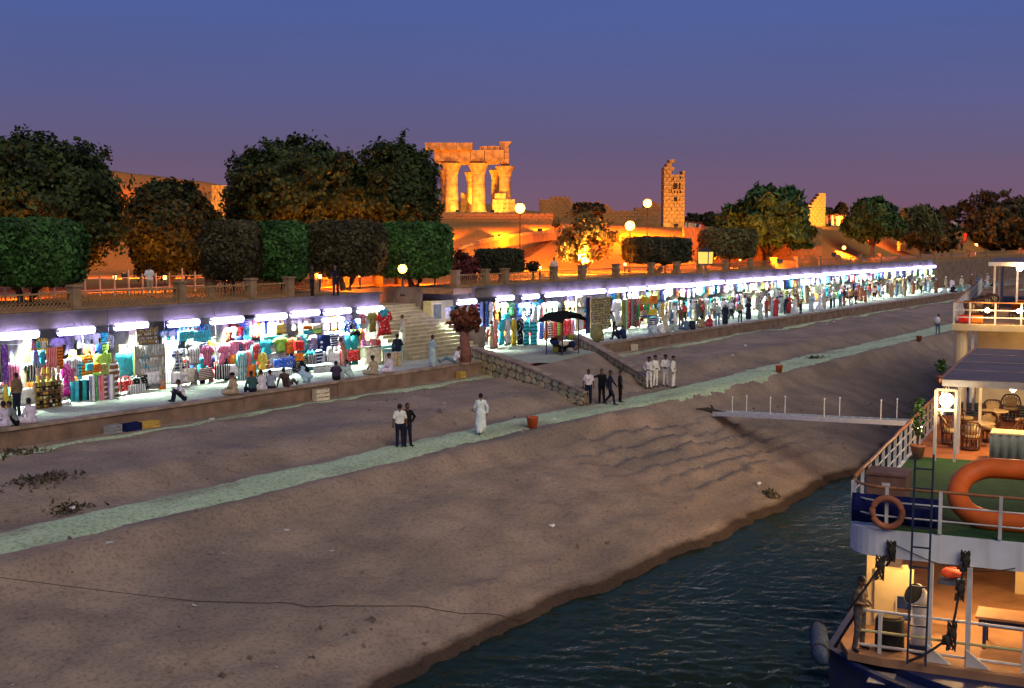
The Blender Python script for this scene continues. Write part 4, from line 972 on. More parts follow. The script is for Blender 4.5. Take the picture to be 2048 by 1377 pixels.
for (x, k, left) in STALLS:
    if left and x > 31: continue
    if not left and x < 83: continue
    pal = PAL[rng.randrange(len(PAL))] + rng.sample(list(CNAME), 2)
    # upper row
    n = 5; 
    for i in range(n): hang(rng.choice(['shirt', 'scarf', 'robe', 'shirt']), rng.choice(pal), x - 1.3 + 2.6 * (i + 0.5) / n, 45.9 + rng.uniform(-0.2, 0.2), 6.85 + rng.uniform(-0.15, 0.1), 0.56, rng.uniform(0.6, 0.85))
    n = 4; yy = rng.uniform(44.3, 45.2); kd = rng.choice(['robe', 'scarf', 'robe', 'shawl', 'board', 'towel'])
    if kd == 'board': trinket_panel(x - 1.0, x + 0.6, 45.3, TER + 0.1, 6.0, rng.sample(['white', 'cream', 'gold', 'silver', 'black', 'turquoise', 'beige'], 4), rng.choice(['crowded pottery', 'souvenir statuette', 'pale alabaster', 'brass ware']))
    elif kd == 'towel': towel_shelf(x - 0.9, x + 0.7, 45.3, TER + 0.1, 6.0, [[rng.choice(pal) for _ in range(2)] for _ in range(6)], 'mixed towel')
    else:
        for i in range(n): hang(kd, rng.choice(pal), x - 1.0 + 2.0 * (i + 0.5) / n, yy, 5.95 + rng.uniform(-0.05, 0.05), 0.5, rng.uniform(1.1, 1.5))
        rail(x - 1.1, x + 1.1, yy, 6.0)
# ------------------------------------------------------------------ promenade fence
M_FENCE = mat('ochre cast fence', (0.38, 0.22, 0.09), rough=0.85, var=0.25, scale=3, bump=0.2)
M_PILLAR = mat('sandstone pillar', (0.30, 0.20, 0.11), rough=0.9, var=0.25, scale=2, bump=0.4)
def lattice_mesh(w):
    mb = MB(); n = int(w / 0.2)
    for i in range(n + 1):
        x = -w / 2 + w * i / n
        mb.bar((x, 0, 0.12), (min(w / 2, x + 0.3), 0, 0.46), 0.028); mb.bar((x, 0.03, 0.12), (max(-w / 2, x - 0.3), 0.03, 0.46), 0.028)
        mb.bar((x, 0.015, 0.46), (x, 0.015, 0.74), 0.03)
    return mb.mesh('lattice', M_FENCE)
def fence(xs, y, label):
    t = thing('promenade_fence', label, 'fence', (xs[0], y, PROM))
    for i, x in enumerate(xs):
        MB().box((x - xs[0], 0, 0.52), (0.42, 0.42, 1.04)).build('pillar', M_PILLAR, t); MB().box((x - xs[0], 0, 1.08), (0.52, 0.52, 0.09)).build('pillar_cap', M_PILLAR, t)
        if i == len(xs) - 1: break
        w = xs[i + 1] - x - 0.44; m = (xs[i + 1] + x) / 2 - xs[0]
        o = link('lattice', lattice_mesh(w), t, (m, -0.015, 0)); o['kind'] = 'stuff'
        MB().box((m, 0, 0.79), (w, 0.11, 0.07)).build('top_rail', M_FENCE, t); MB().box((m, 0, 0.08), (w, 0.14, 0.1)).build('bottom_rail', M_FENCE, t)
fence([-3, 2, 7.5, 13, 18.5, 24, 29, 34.4, 40.3, 44.9, 47.6], SHOP_Y + 0.25, 'ochre lattice fence with pillars above the left stalls')
fence([62.2, 65.4, 67.6, 73.6, 77.4, 82.4, 88, 92.5, 96.8, 102, 107.5, 113, 119, 125, 131, 138, 145, 152, 160, 168, 176, 185, 195, 206, 218, 230], SHOP_Y + 0.25, 'ochre lattice fence with pillars above the right stalls')
fence([56.0, 62.0], 52.3, 'short lattice fence behind the top of the stairs')
fence([46.2, 54.2], 50.6, 'low lattice fence left of the stair landing')
# white garden railing further back on the left
t = thing('garden_railing', 'pale garden railing with tall posts behind the left fence', 'railing', (30, 56, PROM))
M_PALE = paint((0.6, 0.5, 0.4))
for i in range(26):
    MB().bar((i * 0.95, 0, 0), (i * 0.95, 0, 1.15 + 0.25 * (i % 4 == 0)), 0.07).build('post', M_PALE, t)
for z in (0.35, 0.95): MB().bar((0, 0, z), (23.75, 0, z), 0.05).build('rail', M_PALE, t)

# ------------------------------------------------------------------ trees
def leaf_quads(centres, normals, size, aspect, droop, rg):
    n = len(centres)
    nr = normals + rg.normal(0, 0.55, (n, 3)); nr /= np.linalg.norm(nr, axis=1)[:, None]
    up = rg.normal(0, 1, (n, 3)); up[:, 2] -= droop * 2
    a = up - nr * (up * nr).sum(1)[:, None]; a /= np.linalg.norm(a, axis=1)[:, None]; b = np.cross(nr, a)
    s = size * rg.uniform(0.6, 1.35, n)[:, None]; L = a * s * aspect; W = b * s
    return np.stack([centres - L * 0.5, centres + W * 0.42, centres + L * 0.5, centres - W * 0.42], 1)
def leaf_mat(name, c):
    m = mat(name, c, rough=0.6, var=0.55, scale=0.7, detail=3, trans=0.22, spec=0.3)
    if not m.get('leafy'):
        m['leafy'] = 1; n, l = m.node_tree.nodes, m.node_tree.links; b = n['Principled BSDF']; src = b.inputs['Base Color'].links[0].from_socket
        g = n.new('ShaderNodeNewGeometry'); r = n.new('ShaderNodeMapRange'); r.inputs[3].default_value = 0.35; r.inputs[4].default_value = 1.75; l.new(g.outputs['Random Per Island'], r.inputs[0])
        x = n.new('ShaderNodeMixRGB'); x.blend_type = 'MULTIPLY'; x.inputs[0].default_value = 1; l.new(src, x.inputs[1]); l.new(r.outputs[0], x.inputs[2]); l.new(x.outputs[0], b.inputs['Base Color'])
    return m
M_FICUS = leaf_mat('ficus leaf', (0.040, 0.064, 0.016)); M_FICUSB = leaf_mat('dry ficus leaf', (0.030, 0.045, 0.014)); M_HEDGE = leaf_mat('hedge leaf', (0.045, 0.125, 0.026)); M_HEDGEB = leaf_mat('brown hedge leaf', (0.062, 0.055, 0.022))
M_CASU = leaf_mat('casuarina needles', (0.038, 0.10, 0.032)); M_DARK = leaf_mat('dark foliage', (0.045, 0.05, 0.022)); M_ACAC = leaf_mat('acacia leaf', (0.20, 0.17, 0.05)); M_BOUG = leaf_mat('red bougainvillea', (0.15, 0.04, 0.04)); M_OLIVE = leaf_mat('olive foliage', (0.11, 0.11, 0.035))
M_BARK = mat('tree bark', (0.12, 0.08, 0.05), rough=0.95, var=0.4, scale=4, bump=0.6, bscale=18)
def dome_points(n, rg, seed, p=2.5):
    nc = max(60, n // 22); dv = rg.normal(0, 1, (nc, 3)); dv /= np.linalg.norm(dv, axis=1)[:, None]
    r = 1.0 / ((np.abs(dv) ** p).sum(1) ** (1 / p)); lump = 0.88 + 0.34 * vnoise(dv[:, 0] * 2.6 + seed * 3.1 + dv[:, 1] * 1.7, dv[:, 2] * 2.6 + dv[:, 1] * 2.2 + 9, 1.0) + 0.20 * vnoise(dv[:, 0] * 7 + seed, dv[:, 2] * 7 + dv[:, 1] * 5, 1.0)
    cc = dv * (r * lump * rg.uniform(0.78, 1.05, nc))[:, None]; k = rg.integers(0, nc, n)
    return cc[k] + rg.normal(0, 0.045, (n, 3)), dv[k]
def tree(name, label, x0, x1, yt, yb, D, m, n=9000, leaf=0.2, kind='round', base=None, aspect=1.4, droop=0.3, lobes=14, cat='tree', seed=1, trunks=1, fill=True, group=None, depth=None, ground=None):
    """crown spans the measured outline at distance D; trunk goes down to the ground there"""
    rg = np.random.default_rng(seed); c = at_d((x0 + x1) / 2, (yt + yb) / 2, D)
    while c[1] < 49.5 and ground is None: D *= 1.02; leaf *= 1.015; c = at_d((x0 + x1) / 2, (yt + yb) / 2, D)
    W, H = (x1 - x0) / F_PX * D, (yb - yt) / F_PX * D
    g = hz(c[0], c[1]) if ground is None else ground
    if c[1] < 51.6 and ground is None: g = PROM
    t = thing(name, label, cat, (c[0], c[1], g), HEADING - math.pi / 2, group)
    dp = depth or W * 0.8; zc = c[2] - g
    if kind == 'box':                      # clipped block with rounded corners
        q = rg.normal(0, 1, (n, 3)); p = np.sign(q) * np.abs(q) ** 0.0001
        u = rg.uniform(-1, 1, (n, 3)); ax = rg.integers(0, 3, n); sg = rg.choice([-1, 1], n); u[np.arange(n), ax] = sg * rg.uniform(0.9, 1.03, n)
        r4 = (np.abs(u) ** 5).sum(1) ** 0.2; u = u / np.maximum(r4, 0.85)[:, None] * rg.normal(0.985, 0.045, n)[:, None]
        lump = 1 + 0.09 * vnoise(u[:, 0] * 5 + seed, u[:, 2] * 4 + u[:, 1] * 3, 1.0); u = u * lump[:, None]
        P = u * np.array([W / 2, dp / 2, H / 2]) + [0, 0, zc]; N = u.copy()
        core = [((0, 0, zc), (W / 2 * 0.86, dp / 2 * 0.86, H / 2 * 0.86))]
    elif kind == 'round':
        u, N = dome_points(n, rg, seed); P = u * np.array([W / 2, dp / 2, H / 2]) + [0, 0, zc]
        core = [((0, 0, zc), (W / 2 * 0.62, dp / 2 * 0.62, H / 2 * 0.62))]
    else:
        cs, rs = [], []
        for i in range(lobes):
            th = rg.uniform(0, 2 * math.pi); zz = rg.uniform(-0.75, 0.8); rr = math.sqrt(max(0.05, 1 - zz * zz)) * rg.uniform(0.35, 0.72)
            if kind == 'cone': rr *= (0.95 - 0.5 * zz)
            cs.append((rr * math.cos(th), rr * math.sin(th), zz * 0.72)); rs.append(rg.uniform(0.24, 0.40) * (1 if kind != 'cone' else 0.8))
        cs.append((0, 0, 0)); rs.append(0.66)
        cs, rs = np.array(cs), np.array(rs)
        # clumps on the lobes' skins
        nc = max(40, n // 26); li = rg.choice(len(cs), nc, p=rs ** 2 / (rs ** 2).sum()); dv = rg.normal(0, 1, (nc, 3)); dv /= np.linalg.norm(dv, axis=1)[:, None]
        cc = cs[li] + dv * rs[li][:, None] * rg.uniform(0.82, 1.06, nc)[:, None]
        keep = (np.abs(cc) < 1.03).all(1); cc, dv = cc[keep], dv[keep]
        k = rg.integers(0, len(cc), n); spread = 0.05 if kind != 'sparse' else 0.075
        u = cc[k] + rg.normal(0, spread, (n, 3)); P = u * np.array([W / 2, dp / 2, H / 2]) + [0, 0, zc]; N = dv[k]
        core = [((a[0] * W / 2, a[1] * dp / 2, zc + a[2] * H / 2), (r * W / 2 * 0.68, r * dp / 2 * 0.68, r * H / 2 * 0.68)) for a, r in zip(cs, rs)]
    Q = leaf_quads(P, N, leaf * 1.35, aspect, droop, rg)
    crown = link('crown', quad_mesh('crown', Q, m), t)
    if fill:
        mb = MB()
        for (a, r) in core:
            if kind == 'box': mb.box(a, (r[0] * 2, r[1] * 2, r[2] * 2))
            else: mb.ball(a, r, 10, 0, 7)
        mb.build('inner_foliage', m, crown)
    zb = zc - H / 2
    for j in range(trunks):
        a = (j - (trunks - 1) / 2) * W * 0.22; r0 = max(0.07, W * 0.03)
        mb = MB(); mb.tube([(a * 0.3, 0, 0), (a * 0.6 + 0.05, 0.03, zb * 0.5), (a, 0, max(zb, 0.3) + H * 0.15), (a * 1.2, 0, zc)], [r0 * 1.5, r0 * 1.1, r0, r0 * 0.5], 8)
        tr = mb.build('trunk', M_BARK, t, smooth=True)
        for b in range(5):
            th = rg.uniform(0, 6.28); s = Vector((a, 0, max(zb, 0.3) * (0.75 if kind == 'box' else 0.9) + 0.1 * b)); e = s + Vector((math.cos(th) * W * 0.3, math.sin(th) * dp * 0.3, H * rg.uniform(0.2, 0.5)))
            MB().tube([s, (s + e) / 2 + Vector((0, 0, 0.1)), e], [r0 * 0.6, r0 * 0.4, r0 * 0.15], 6).build('limb', M_BARK, tr, smooth=True)
    return t
tree('ficus_tree', 'huge round ficus tree at the left edge of the picture', -110, 262, 266, 545, 70, M_FICUS, 34000, 0.17, seed=2, lobes=22)
tree('ficus_tree', 'lower dark tree between the two huge ficus crowns', 235, 445, 362, 560, 78, M_FICUSB, 22000, 0.17, seed=5, lobes=16)
tree('ficus_tree', 'huge wide ficus tree left of the columned temple', 448, 742, 280, 500, 82, M_FICUS, 32000, 0.17, seed=7, lobes=22)
tree('ficus_tree', 'round ficus tree touching the columned temple', 708, 882, 285, 490, 84, M_FICUS, 22000, 0.17, seed=9, lobes=16)
HG = 'clipped block-shaped trees'
tree('clipped_tree', 'dark green clipped block tree at the left edge', -60, 158, 442, 568, 58, M_HEDGE, 16000, 0.13, 'box', seed=12, trunks=2, group=HG, cat='tree', depth=3.0)
tree('clipped_tree', 'brownish clipped block tree, left of the bright green one', 411, 516, 446, 556, 63, M_HEDGEB, 11000, 0.13, 'box', seed=13, group=HG, depth=2.6)
tree('clipped_tree', 'bright green clipped block tree above the left fence', 512, 612, 448, 558, 62, M_HEDGE, 11000, 0.13, 'box', seed=14, group=HG, depth=2.6)
tree('clipped_tree', 'long dark clipped block tree left of the stair lamp', 614, 768, 446, 548, 66, M_HEDGEB, 14000, 0.13, 'box', seed=15, trunks=2, group=HG, depth=2.8)
tree('clipped_tree', 'green clipped block tree behind the stair lamp', 756, 900, 449, 552, 65, M_HEDGE, 14000, 0.13, 'box', seed=16, trunks=2, group=HG, depth=2.8)
tree('clipped_tree', 'small dark clipped block tree below the temple wall', 952, 1046, 499, 546, 82, M_DARK, 5000, 0.11, 'box', seed=17, group=HG, depth=2.6)
tree('clipped_tree', 'dark clipped block tree right of the lamp-lit acacia', 1248, 1378, 476, 526, 94, M_DARK, 5500, 0.13, 'box', seed=18, trunks=2, group=HG, depth=3.2)
tree('clipped_tree', 'dull olive clipped tree in front of the big casuarina', 1402, 1510, 459, 516, 106, M_OLIVE, 5000, 0.14, 'box', seed=19, group=HG, depth=3.2)
tree('round_bush', 'small dark ball bush beside the white statue', 1050, 1080, 522, 545, 80, M_DARK, 900, 0.09, seed=20, cat='bush', lobes=6)
tree('bougainvillea', 'red flowering shrub above the first right-hand stalls', 890, 965, 498, 580, 73, M_BOUG, 2600, 0.13, 'sparse', seed=21, cat='shrub', fill=False, lobes=10)
tree('acacia_tree', 'sparse acacia tree lit golden from below by a lamp', 1096, 1252, 420, 538, 106, M_ACAC, 4200, 0.2, 'sparse', seed=22, fill=False, lobes=13, droop=0.6)
tree('round_bush', 'dark bush on the slope above the acacia tree', 1142, 1212, 402, 440, 116, M_DARK, 1600, 0.2, seed=23, cat='bush', lobes=8)
tree('casuarina_tree', 'large feathery casuarina tree left of the glowing ruin', 1436, 1642, 356, 512, 116, M_CASU, 16000, 0.26, 'cone', seed=24, aspect=2.6, droop=0.5, lobes=22)
tree('casuarina_tree', 'feathery casuarina tree right of the glowing ruin', 1684, 1808, 380, 494, 140, M_CASU, 10000, 0.28, 'cone', seed=25, aspect=2.6, droop=0.5, lobes=16)
tree('drooping_tree', 'olive tree with drooping leaves behind the promenade crowd', 1796, 1886, 414, 494, 160, M_OLIVE, 5000, 0.36, seed=26, aspect=3, droop=1.0, lobes=10)
tree('dark_tree', 'low dark tree left of the far right lamp', 1852, 1918, 438, 505, 150, M_DARK, 4000, 0.28, seed=27, lobes=9)
tree('dark_tree', 'tiny round tree far behind the promenade crowd', 1876, 1918, 412, 442, 190, M_DARK, 1600, 0.32, seed=28, lobes=6)
tree('dark_tree', 'big dark tree at the right edge behind the lamp', 1912, 2110, 386, 512, 150, M_DARK, 11000, 0.3, seed=29, lobes=18)
for i, (a, b, y0, y1) in enumerate(((1366, 1402, 428, 452), (1398, 1448, 424, 456), (1640, 1668, 412, 458), (1664, 1700, 406, 458), (1790, 1812, 436, 470))):
    tree('far_tree', 'distant dark tree on the skyline %s' % ['right of the tower', 'behind the big casuarina', 'just right of the glowing ruin', 'between the ruin and right casuarina', 'beside the drooping olive tree'][i], a, b, y0, y1, 215, M_DARK, 1400, 0.4, seed=40 + i, lobes=7)

# ------------------------------------------------------------------ ruins on the hill
def rough_block(mb, c, size, j=0.03, rz=0.0, mi=0):
    o = len(mb.v); mb.box(c, size, rz, mi)
    for i in range(o, o + 8):
        v = mb.v[i]; mb.v[i] = tuple(v[k] + rng.uniform(-j, j) for k in range(3))
D_T = 160
def T(px, py, d=0.0): return at_d(px, py, D_T + d)
tb = T(938, 426); tz = float(tb[2])
tem = thing('temple_ruin', 'floodlit columned temple ruin with entablature on the hilltop', 'temple', tuple(tb), HEADING - math.pi / 2)
S = D_T / F_PX
def column(px, y_top, y_bot, w, dy, name_cap=True):
    x = (px - 938) * S; h = (y_bot - y_top) * S; r = w * S / 2; base_z = -(y_bot - 426) * S
    c = MB().lathe([(r * 1.22, 0), (r * 1.22, 0.18), (r * 1.05, 0.22)], n=16).build('column_base', M_TEMPLE, tem, (x, dy, base_z), smooth=False)
    nd = 7; ch = h * 0.24
    for i in range(nd):
        z0, z1 = 0.22 + (h - ch - 0.22) * i / nd, 0.22 + (h - ch - 0.22) * (i + 1) / nd
        ra, rb = r * (1.0 - 0.02 * i), r * (1.0 - 0.02 * (i + 1)); jw = [[rng.uniform(-0.02, 0.02) for _ in range(16)] for _ in range(4)]
        MB().lathe([(ra * 0.985, z0), (ra, z0 + 0.03), (rb, z1 - 0.03), (rb * 0.985, z1)], n=16, wob=lambda a, k: jw[a][k]).build('column_drum', M_TEMPLE, tem, (x, dy, base_z), smooth=True)
    z0 = h - ch
    jw = [[0.06 * (k % 2) + rng.uniform(-0.03, 0.03) for k in range(16)] for _ in range(6)]
    cp = MB().lathe([(r * 0.9, z0), (r * 1.0, z0 + ch * 0.12), (r * 1.08, z0 + ch * 0.4), (r * 1.36, z0 + ch * 0.7), (r * 1.55, z0 + ch * 0.88), (r * 1.3, z0 + ch * 0.93)], n=16, wob=lambda a, k: jw[a][k] * (a > 1)).build('capital', M_TEMPLE, tem, (x, dy, base_z))
    MB().box((0, 0, z0 + ch * 0.97), (r * 1.7, r * 1.7, ch * 0.1)).build('abacus', M_TEMPLE, cp)
column(903, 326, 426, 29, 0); column(957, 326, 426, 29, 0); column(1010, 332, 426, 26, 0.2)
column(938, 340, 426, 16, 4.5); column(990, 336, 426, 17, 4.0); column(884, 336, 426, 15, 4.5)
def tblock(x0, x1, y0, y1, dy, dd, name='architrave_block', rows=1, n=3):
    for rr in range(rows):
        xs_ = [x0 + (x1 - x0) * (i + (0 if i in (0, n) else rng.uniform(-0.15, 0.15))) / n for i in range(n + 1)]
        for i in range(n):
            a, b = xs_[i], xs_[i + 1]; ya, yb = y0 + (y1 - y0) * rr / rows, y0 + (y1 - y0) * (rr + 1) / rows
            mb = MB(); rough_block(mb, (0, 0, 0), ((b - a) * S - 0.03, dd, (yb - ya) * S - 0.02), 0.04)
            mb.build(name, M_TEMPLE, tem, (((a + b) / 2 - 938) * S, dy + rng.uniform(-0.05, 0.05), (426 - (ya + yb) / 2) * S))
tblock(870, 1008, 303, 325, 0.0, 2.2, n=4)
tblock(853, 946, 289, 303, -0.25, 2.6, 'cornice_block', n=3); tblock(872, 1000, 325, 330, 0.2, 1.8, 'lintel_block', n=3)
tblock(960, 1000, 295, 304, 0.0, 2.0, 'broken_block', n=3); tblock(1002, 1018, 298, 330, 0.1, 1.9, 'corner_pier', rows=3, n=1)
mb = MB(); mb.extrude([(-0.55, 0), (0.45, 0), (0.5, 0.25), (0.85, 0.62), (0.85, 0.78), (-0.6, 0.78)], (0, -0.9, 0), (1, 0, 0), (0, 0, 1), (0, 1, 0), 1.9); mb.build('cavetto_cornice', M_TEMPLE, tem, ((1009 - 938) * S, 0.1, (426 - 298) * S))
# screen walls and rubble around the columns
tblock(985, 1030, 400, 426, -0.6, 1.2, 'screen_wall_block', rows=3, n=4); tblock(1022, 1048, 408, 426, -1.0, 1.0, 'broken_block', n=3); tblock(990, 1012, 388, 400, -0.5, 1.0, 'broken_block', n=2)
tblock(918, 936, 384, 426, 5.2, 1.0, 'screen_wall_block', rows=3, n=1); tblock(944, 950, 378, 426, 2.0, 1.0, 'door_jamb_block', rows=3, n=1); tblock(860, 886, 404, 426, 1.6, 1.0, 'screen_wall_block', rows=2, n=2)
tblock(855, 1052, 426, 437, -0.4, 9.0, 'platform_block', n=8)
def block_wall(name, label, cat, px0, px1, y0, y1, D, th, nx, nz, m, ragged=0.0, slope=None, parent_rz=HEADING - math.pi / 2):
    """coursed wall seen face on; each block its own part"""
    c = at_d((px0 + px1) / 2, y1, D); s = D / F_PX; t = thing(name, label, cat, tuple(c), parent_rz)
    W, H = (px1 - px0) * s, (y1 - y0) * s
    MB().box((0, 0, -1.5), (W * 0.995, th * 0.98, 2.98)).build('foundation', m, t)
    for j in range(nz):
        for i in range(nx + (j % 2)):
            a = max(-W / 2, -W / 2 + W * (i - 0.5 * (j % 2)) / nx); b = min(W / 2, -W / 2 + W * (i + 1 - 0.5 * (j % 2)) / nx)
            if b - a < 0.05: continue
            f = ((a + b) / 2 + W / 2) / W; top = slope(f) if slope else 1.0
            if (j + 0.5) / nz > top + rng.uniform(-ragged, ragged) : continue
            mb = MB(); rough_block(mb, (0, 0, 0), (b - a - 0.02, th, H / nz - 0.015), 0.02); mb.build('block', m, t, ((a + b) / 2, rng.uniform(-0.04, 0.04), H * (j + 0.5) / nz))
    return t
tow = block_wall('pylon_tower', 'tall narrow floodlit pylon tower with dark window slots', 'tower', 1324, 1366, 322, 446, 150, 2.6, 4, 17, M_TEMPLE, 0.01, lambda f: 1.0 if 0.2 < f < 0.5 else (0.86 if f < 0.5 else 0.8))
M_SLOT = mat('shadowed opening', (0.02, 0.014, 0.01), var=0.2)
sT = 150 / F_PX
for (a, b, y0, y1) in ((1343, 1351, 369, 379), (1354, 1357, 369, 380), (1345, 1351, 396, 404), (1338, 1340, 382, 386), (1356, 1359, 384, 388), (1350, 1352, 384, 388), (1344, 1346, 384, 388), (1356, 1358, 356, 360), (1342, 1344, 358, 362)):
    MB().box((((a + b) / 2 - 1345) * sT, -1.36, (446 - (y0 + y1) / 2) * sT), ((b - a) * sT, 0.16, (y1 - y0) * sT)).build('window_slot', M_SLOT, tow)
block_wall('gate_ruin', 'glowing yellow stepped ruin between the casuarina trees', 'ruin', 1602, 1646, 388, 458, 170, 2.2, 5, 12, M_TEMPLE, 0.03, lambda f: 0.55 + 0.55 * f if f < 0.8 else 1.0)
block_wall('mud_brick_wall', 'long mud brick wall under the columned temple', 'wall', 850, 1106, 428, 473, 146, 1.2, 22, 8, M_MUD, 0.04)
block_wall('mud_brick_wall', 'low pale mud brick wall right of the temple', 'wall', 1078, 1160, 394, 428, 168, 1.5, 9, 6, M_MUD, 0.10, lambda f: 1 - 1.3 * (f - 0.4) ** 2)
block_wall('mud_brick_wall', 'broken mud brick wall left of the pylon tower', 'wall', 1160, 1320, 404, 440, 166, 1.5, 14, 6, M_MUD, 0.12, lambda f: 0.7 + 0.25 * math.sin(f * 9))
block_wall('terrace_wall', 'sandy retaining wall right of the pylon tower', 'wall', 1366, 1640, 456, 520, 132, 1.5, 24, 7, M_MUD, 0.03)
kio = block_wall('kiosk_ruin', 'small lit chapel ruin in the gap left of the ficus', 'ruin', 428, 458, 372, 422, 150, 2.0, 3, 6, M_TEMPLE, 0.02)
# ramp path with kerb wall up to the temple
t = thing('ramp_parapet', 'pale parapet of the ramp climbing to the temple', 'parapet', tuple(at_d(920, 496, 104)), HEADING - math.pi / 2)
o0 = at_d(920, 496, 104); pts = [(920, 496, 104), (960, 484, 110), (1010, 474, 118), (1060, 467, 124), (1105, 463, 130)]
Rz = Matrix.Rotation(-(HEADING - math.pi / 2), 3, 'Z')
for a, b in zip(pts[:-1], pts[1:]):
    A, B = Rz @ Vector(at_d(*a) - o0), Rz @ Vector(at_d(*b) - o0)
    MB().bar(A, B, 0.3, 0.28).build('parapet_section', M_TEMPLE, t)
    MB().bar(A + Vector((0, 0.4, -0.5)), B + Vector((0, 0.4, -0.5)), 0.8, 0.8).build('parapet_base', M_MUD, t)

# ------------------------------------------------------------------ lamps
M_POLE = paint((0.05, 0.05, 0.05)); M_BULB = glow('sodium lamp', (1.0, 0.30, 0.035), 24.0)
def street_lamp(px, py, D, power, label, r=0.22, color=SODIUM, g=None):
    p = at_d(px, py, D)
    while p[1] < (46.3 if px == 805 else 53): D *= 1.01; p = at_d(px, py, D)
    z0 = (hz(p[0], p[1]) if p[1] > 51.6 else PROM) if g is None else g
    if p[2] - z0 < 1.6: z0 = p[2] - 1.6
    t = thing('street_lamp', label, 'street lamp', (p[0], p[1], z0), 0, 'street lamps on the promenade and hill'); h = p[2] - z0
    MB().lathe([(0.16, 0), (0.16, 0.12), (0.07, 0.25), (0.05, h - r - 0.05), (0.11, h - r)], n=10).build('pole', M_POLE, t, smooth=True)
    hd = MB().ball((0, 0, h), r, 12, 0, 8).build('globe', M_BULB, t, smooth=True)
    MB().lathe([(r * 0.5, h + r * 0.95), (r * 0.3, h + r * 1.15), (0.02, h + r * 1.3)], n=10).build('cap', M_POLE, t)
    hd.visible_shadow = True
    if px == 1173: point_light('lamp_light', (0, 0.1 + r, h + 0.1), power * 1.4, (1.0, 0.42, 0.06), 0.1, t)
    else: l = spot_light('lamp_light', (0, 0, h - r - 0.12), (0, 0.35, h - r - 2), power, color, 158, 0.1, t); l.data.spot_blend = 0.25
    return t
street_lamp(1040, 417, 116, 38000, 'bright street lamp just right of the columned temple', 0.46)
street_lamp(1260, 452, 104, 45000, 'bright street lamp above the dark clipped tree', 0.42)
street_lamp(1295, 407, 134, 60000, 'bright street lamp left of the pylon tower', 0.44)
street_lamp(1173, 522, 86, 6000, 'small street lamp under the golden acacia tree', 0.2)
street_lamp(805, 538, float((at_y(805, 538, 46.4) - EYE) @ _Fw), 500, 'violet-white lamp on the post above the stairs', 0.26, (1.0, 0.8, 0.7))
street_lamp(1688, 496, 138, 30000, 'street lamp below the right casuarina tree', 0.22)
street_lamp(1952, 491, 150, 90000, 'bright street lamp at far right before the big dark tree', 0.28)
# lantern on a post
p = at_d(1411, 516, 100); t = thing('post_lantern', 'square yellow glass lantern on a short post', 'lantern', (p[0], p[1], PROM))
h = p[2] - PROM
MB().lathe([(0.2, 0), (0.2, 0.2), (0.1, 0.35), (0.08, h - 0.62), (0.2, h - 0.5)], n=10).build('post', M_PILLAR, t)
MB().box((0, 0, h), (0.85, 0.85, 0.95), taper=1.08).build('glass', glow('lantern glass', (1.0, 0.62, 0.12), 1.3), t)
for sx in (-1, 1):
    for sy in (-1, 1): MB().bar((sx * 0.43, sy * 0.43, h - 0.5), (sx * 0.47, sy * 0.47, h + 0.5), 0.06).build('frame_bar', M_POLE, t)
for q in (0, 1): MB().box((0, 0, h + (0.5 if q else -0.5)), (1.0, 1.0, 0.07)).build('frame_plate', M_POLE, t)
MB().lathe([(0.62, h + 0.54), (0.5, h + 0.62), (0.05, h + 0.85)], n=4).build('roof', M_POLE, t)
# assumed floodlights at the foot of the ruins, then added ones for walls and slopes
def floodlight(px, py, D, target, power, label, ang=100, col_=(1.0, 0.42, 0.05)):
    p = at_d(px, py, D); g = hz(p[0], p[1]); p[2] = max(p[2], g + 0.25)
    t = thing('floodlight', label, 'floodlight', (p[0], p[1], p[2] - 0.25), HEADING - math.pi / 2, 'floodlights at the ruins')
    MB().box((0, 0, 0.3), (0.5, 0.22, 0.34)).build('housing', M_POLE, t); MB().box((0, 0.12, 0.32), (0.42, 0.02, 0.26)).build('lens', glow('flood lens', (1.0, 0.6, 0.2), 6.0), t); MB().box((0, 0, 0.06), (0.3, 0.2, 0.12)).build('bracket', M_POLE, t)
    l = spot_light('flood_light', (p[0], p[1], p[2] + 0.35), target, power, col_, ang, 0.2)
    l.parent = t; l.matrix_parent_inverse = (Matrix.Translation((p[0], p[1], p[2] - 0.25)) @ Matrix.Rotation(HEADING - math.pi / 2, 4, 'Z')).inverted()
    return t
floodlight(915, 424, 156, T(928, 375), 2600, 'assumed floodlight before the left temple columns', 140); floodlight(985, 424, 156, T(985, 375), 2600, 'assumed floodlight before the right temple columns', 140)
floodlight(950, 426, 163, T(950, 340, 4), 4000, 'assumed floodlight behind the front temple columns')
floodlight(1352, 452, 143, at_d(1345, 380, 150), 3000, 'assumed floodlight at the foot of the pylon tower'); floodlight(1622, 462, 163, at_d(1626, 410, 170), 11000, 'assumed floodlight at the foot of the glowing ruin')
floodlight(440, 428, 144, at_d(443, 395, 150), 2500, 'assumed floodlight before the small lit chapel')
for q, (a, b, c) in enumerate(((890, 484, 128), (1000, 480, 130), (1080, 478, 132))): floodlight(a, b, c, at_d(a, 446, 146), 9000, 'added floodlight turned on the mud brick temple wall', 85, SODIUM)  # added spots that turn the mud brick wall orange
for q, (a, b, c) in enumerate(((1420, 524, 118), (1560, 524, 118), (1668, 510, 140))): floodlight(a, b, c, at_d(a, 478, 134 + 20 * (q == 2)), 11000, 'added floodlight turned on the sandy retaining wall', 110, SODIUM)  # more added spots, brightening the retaining wall
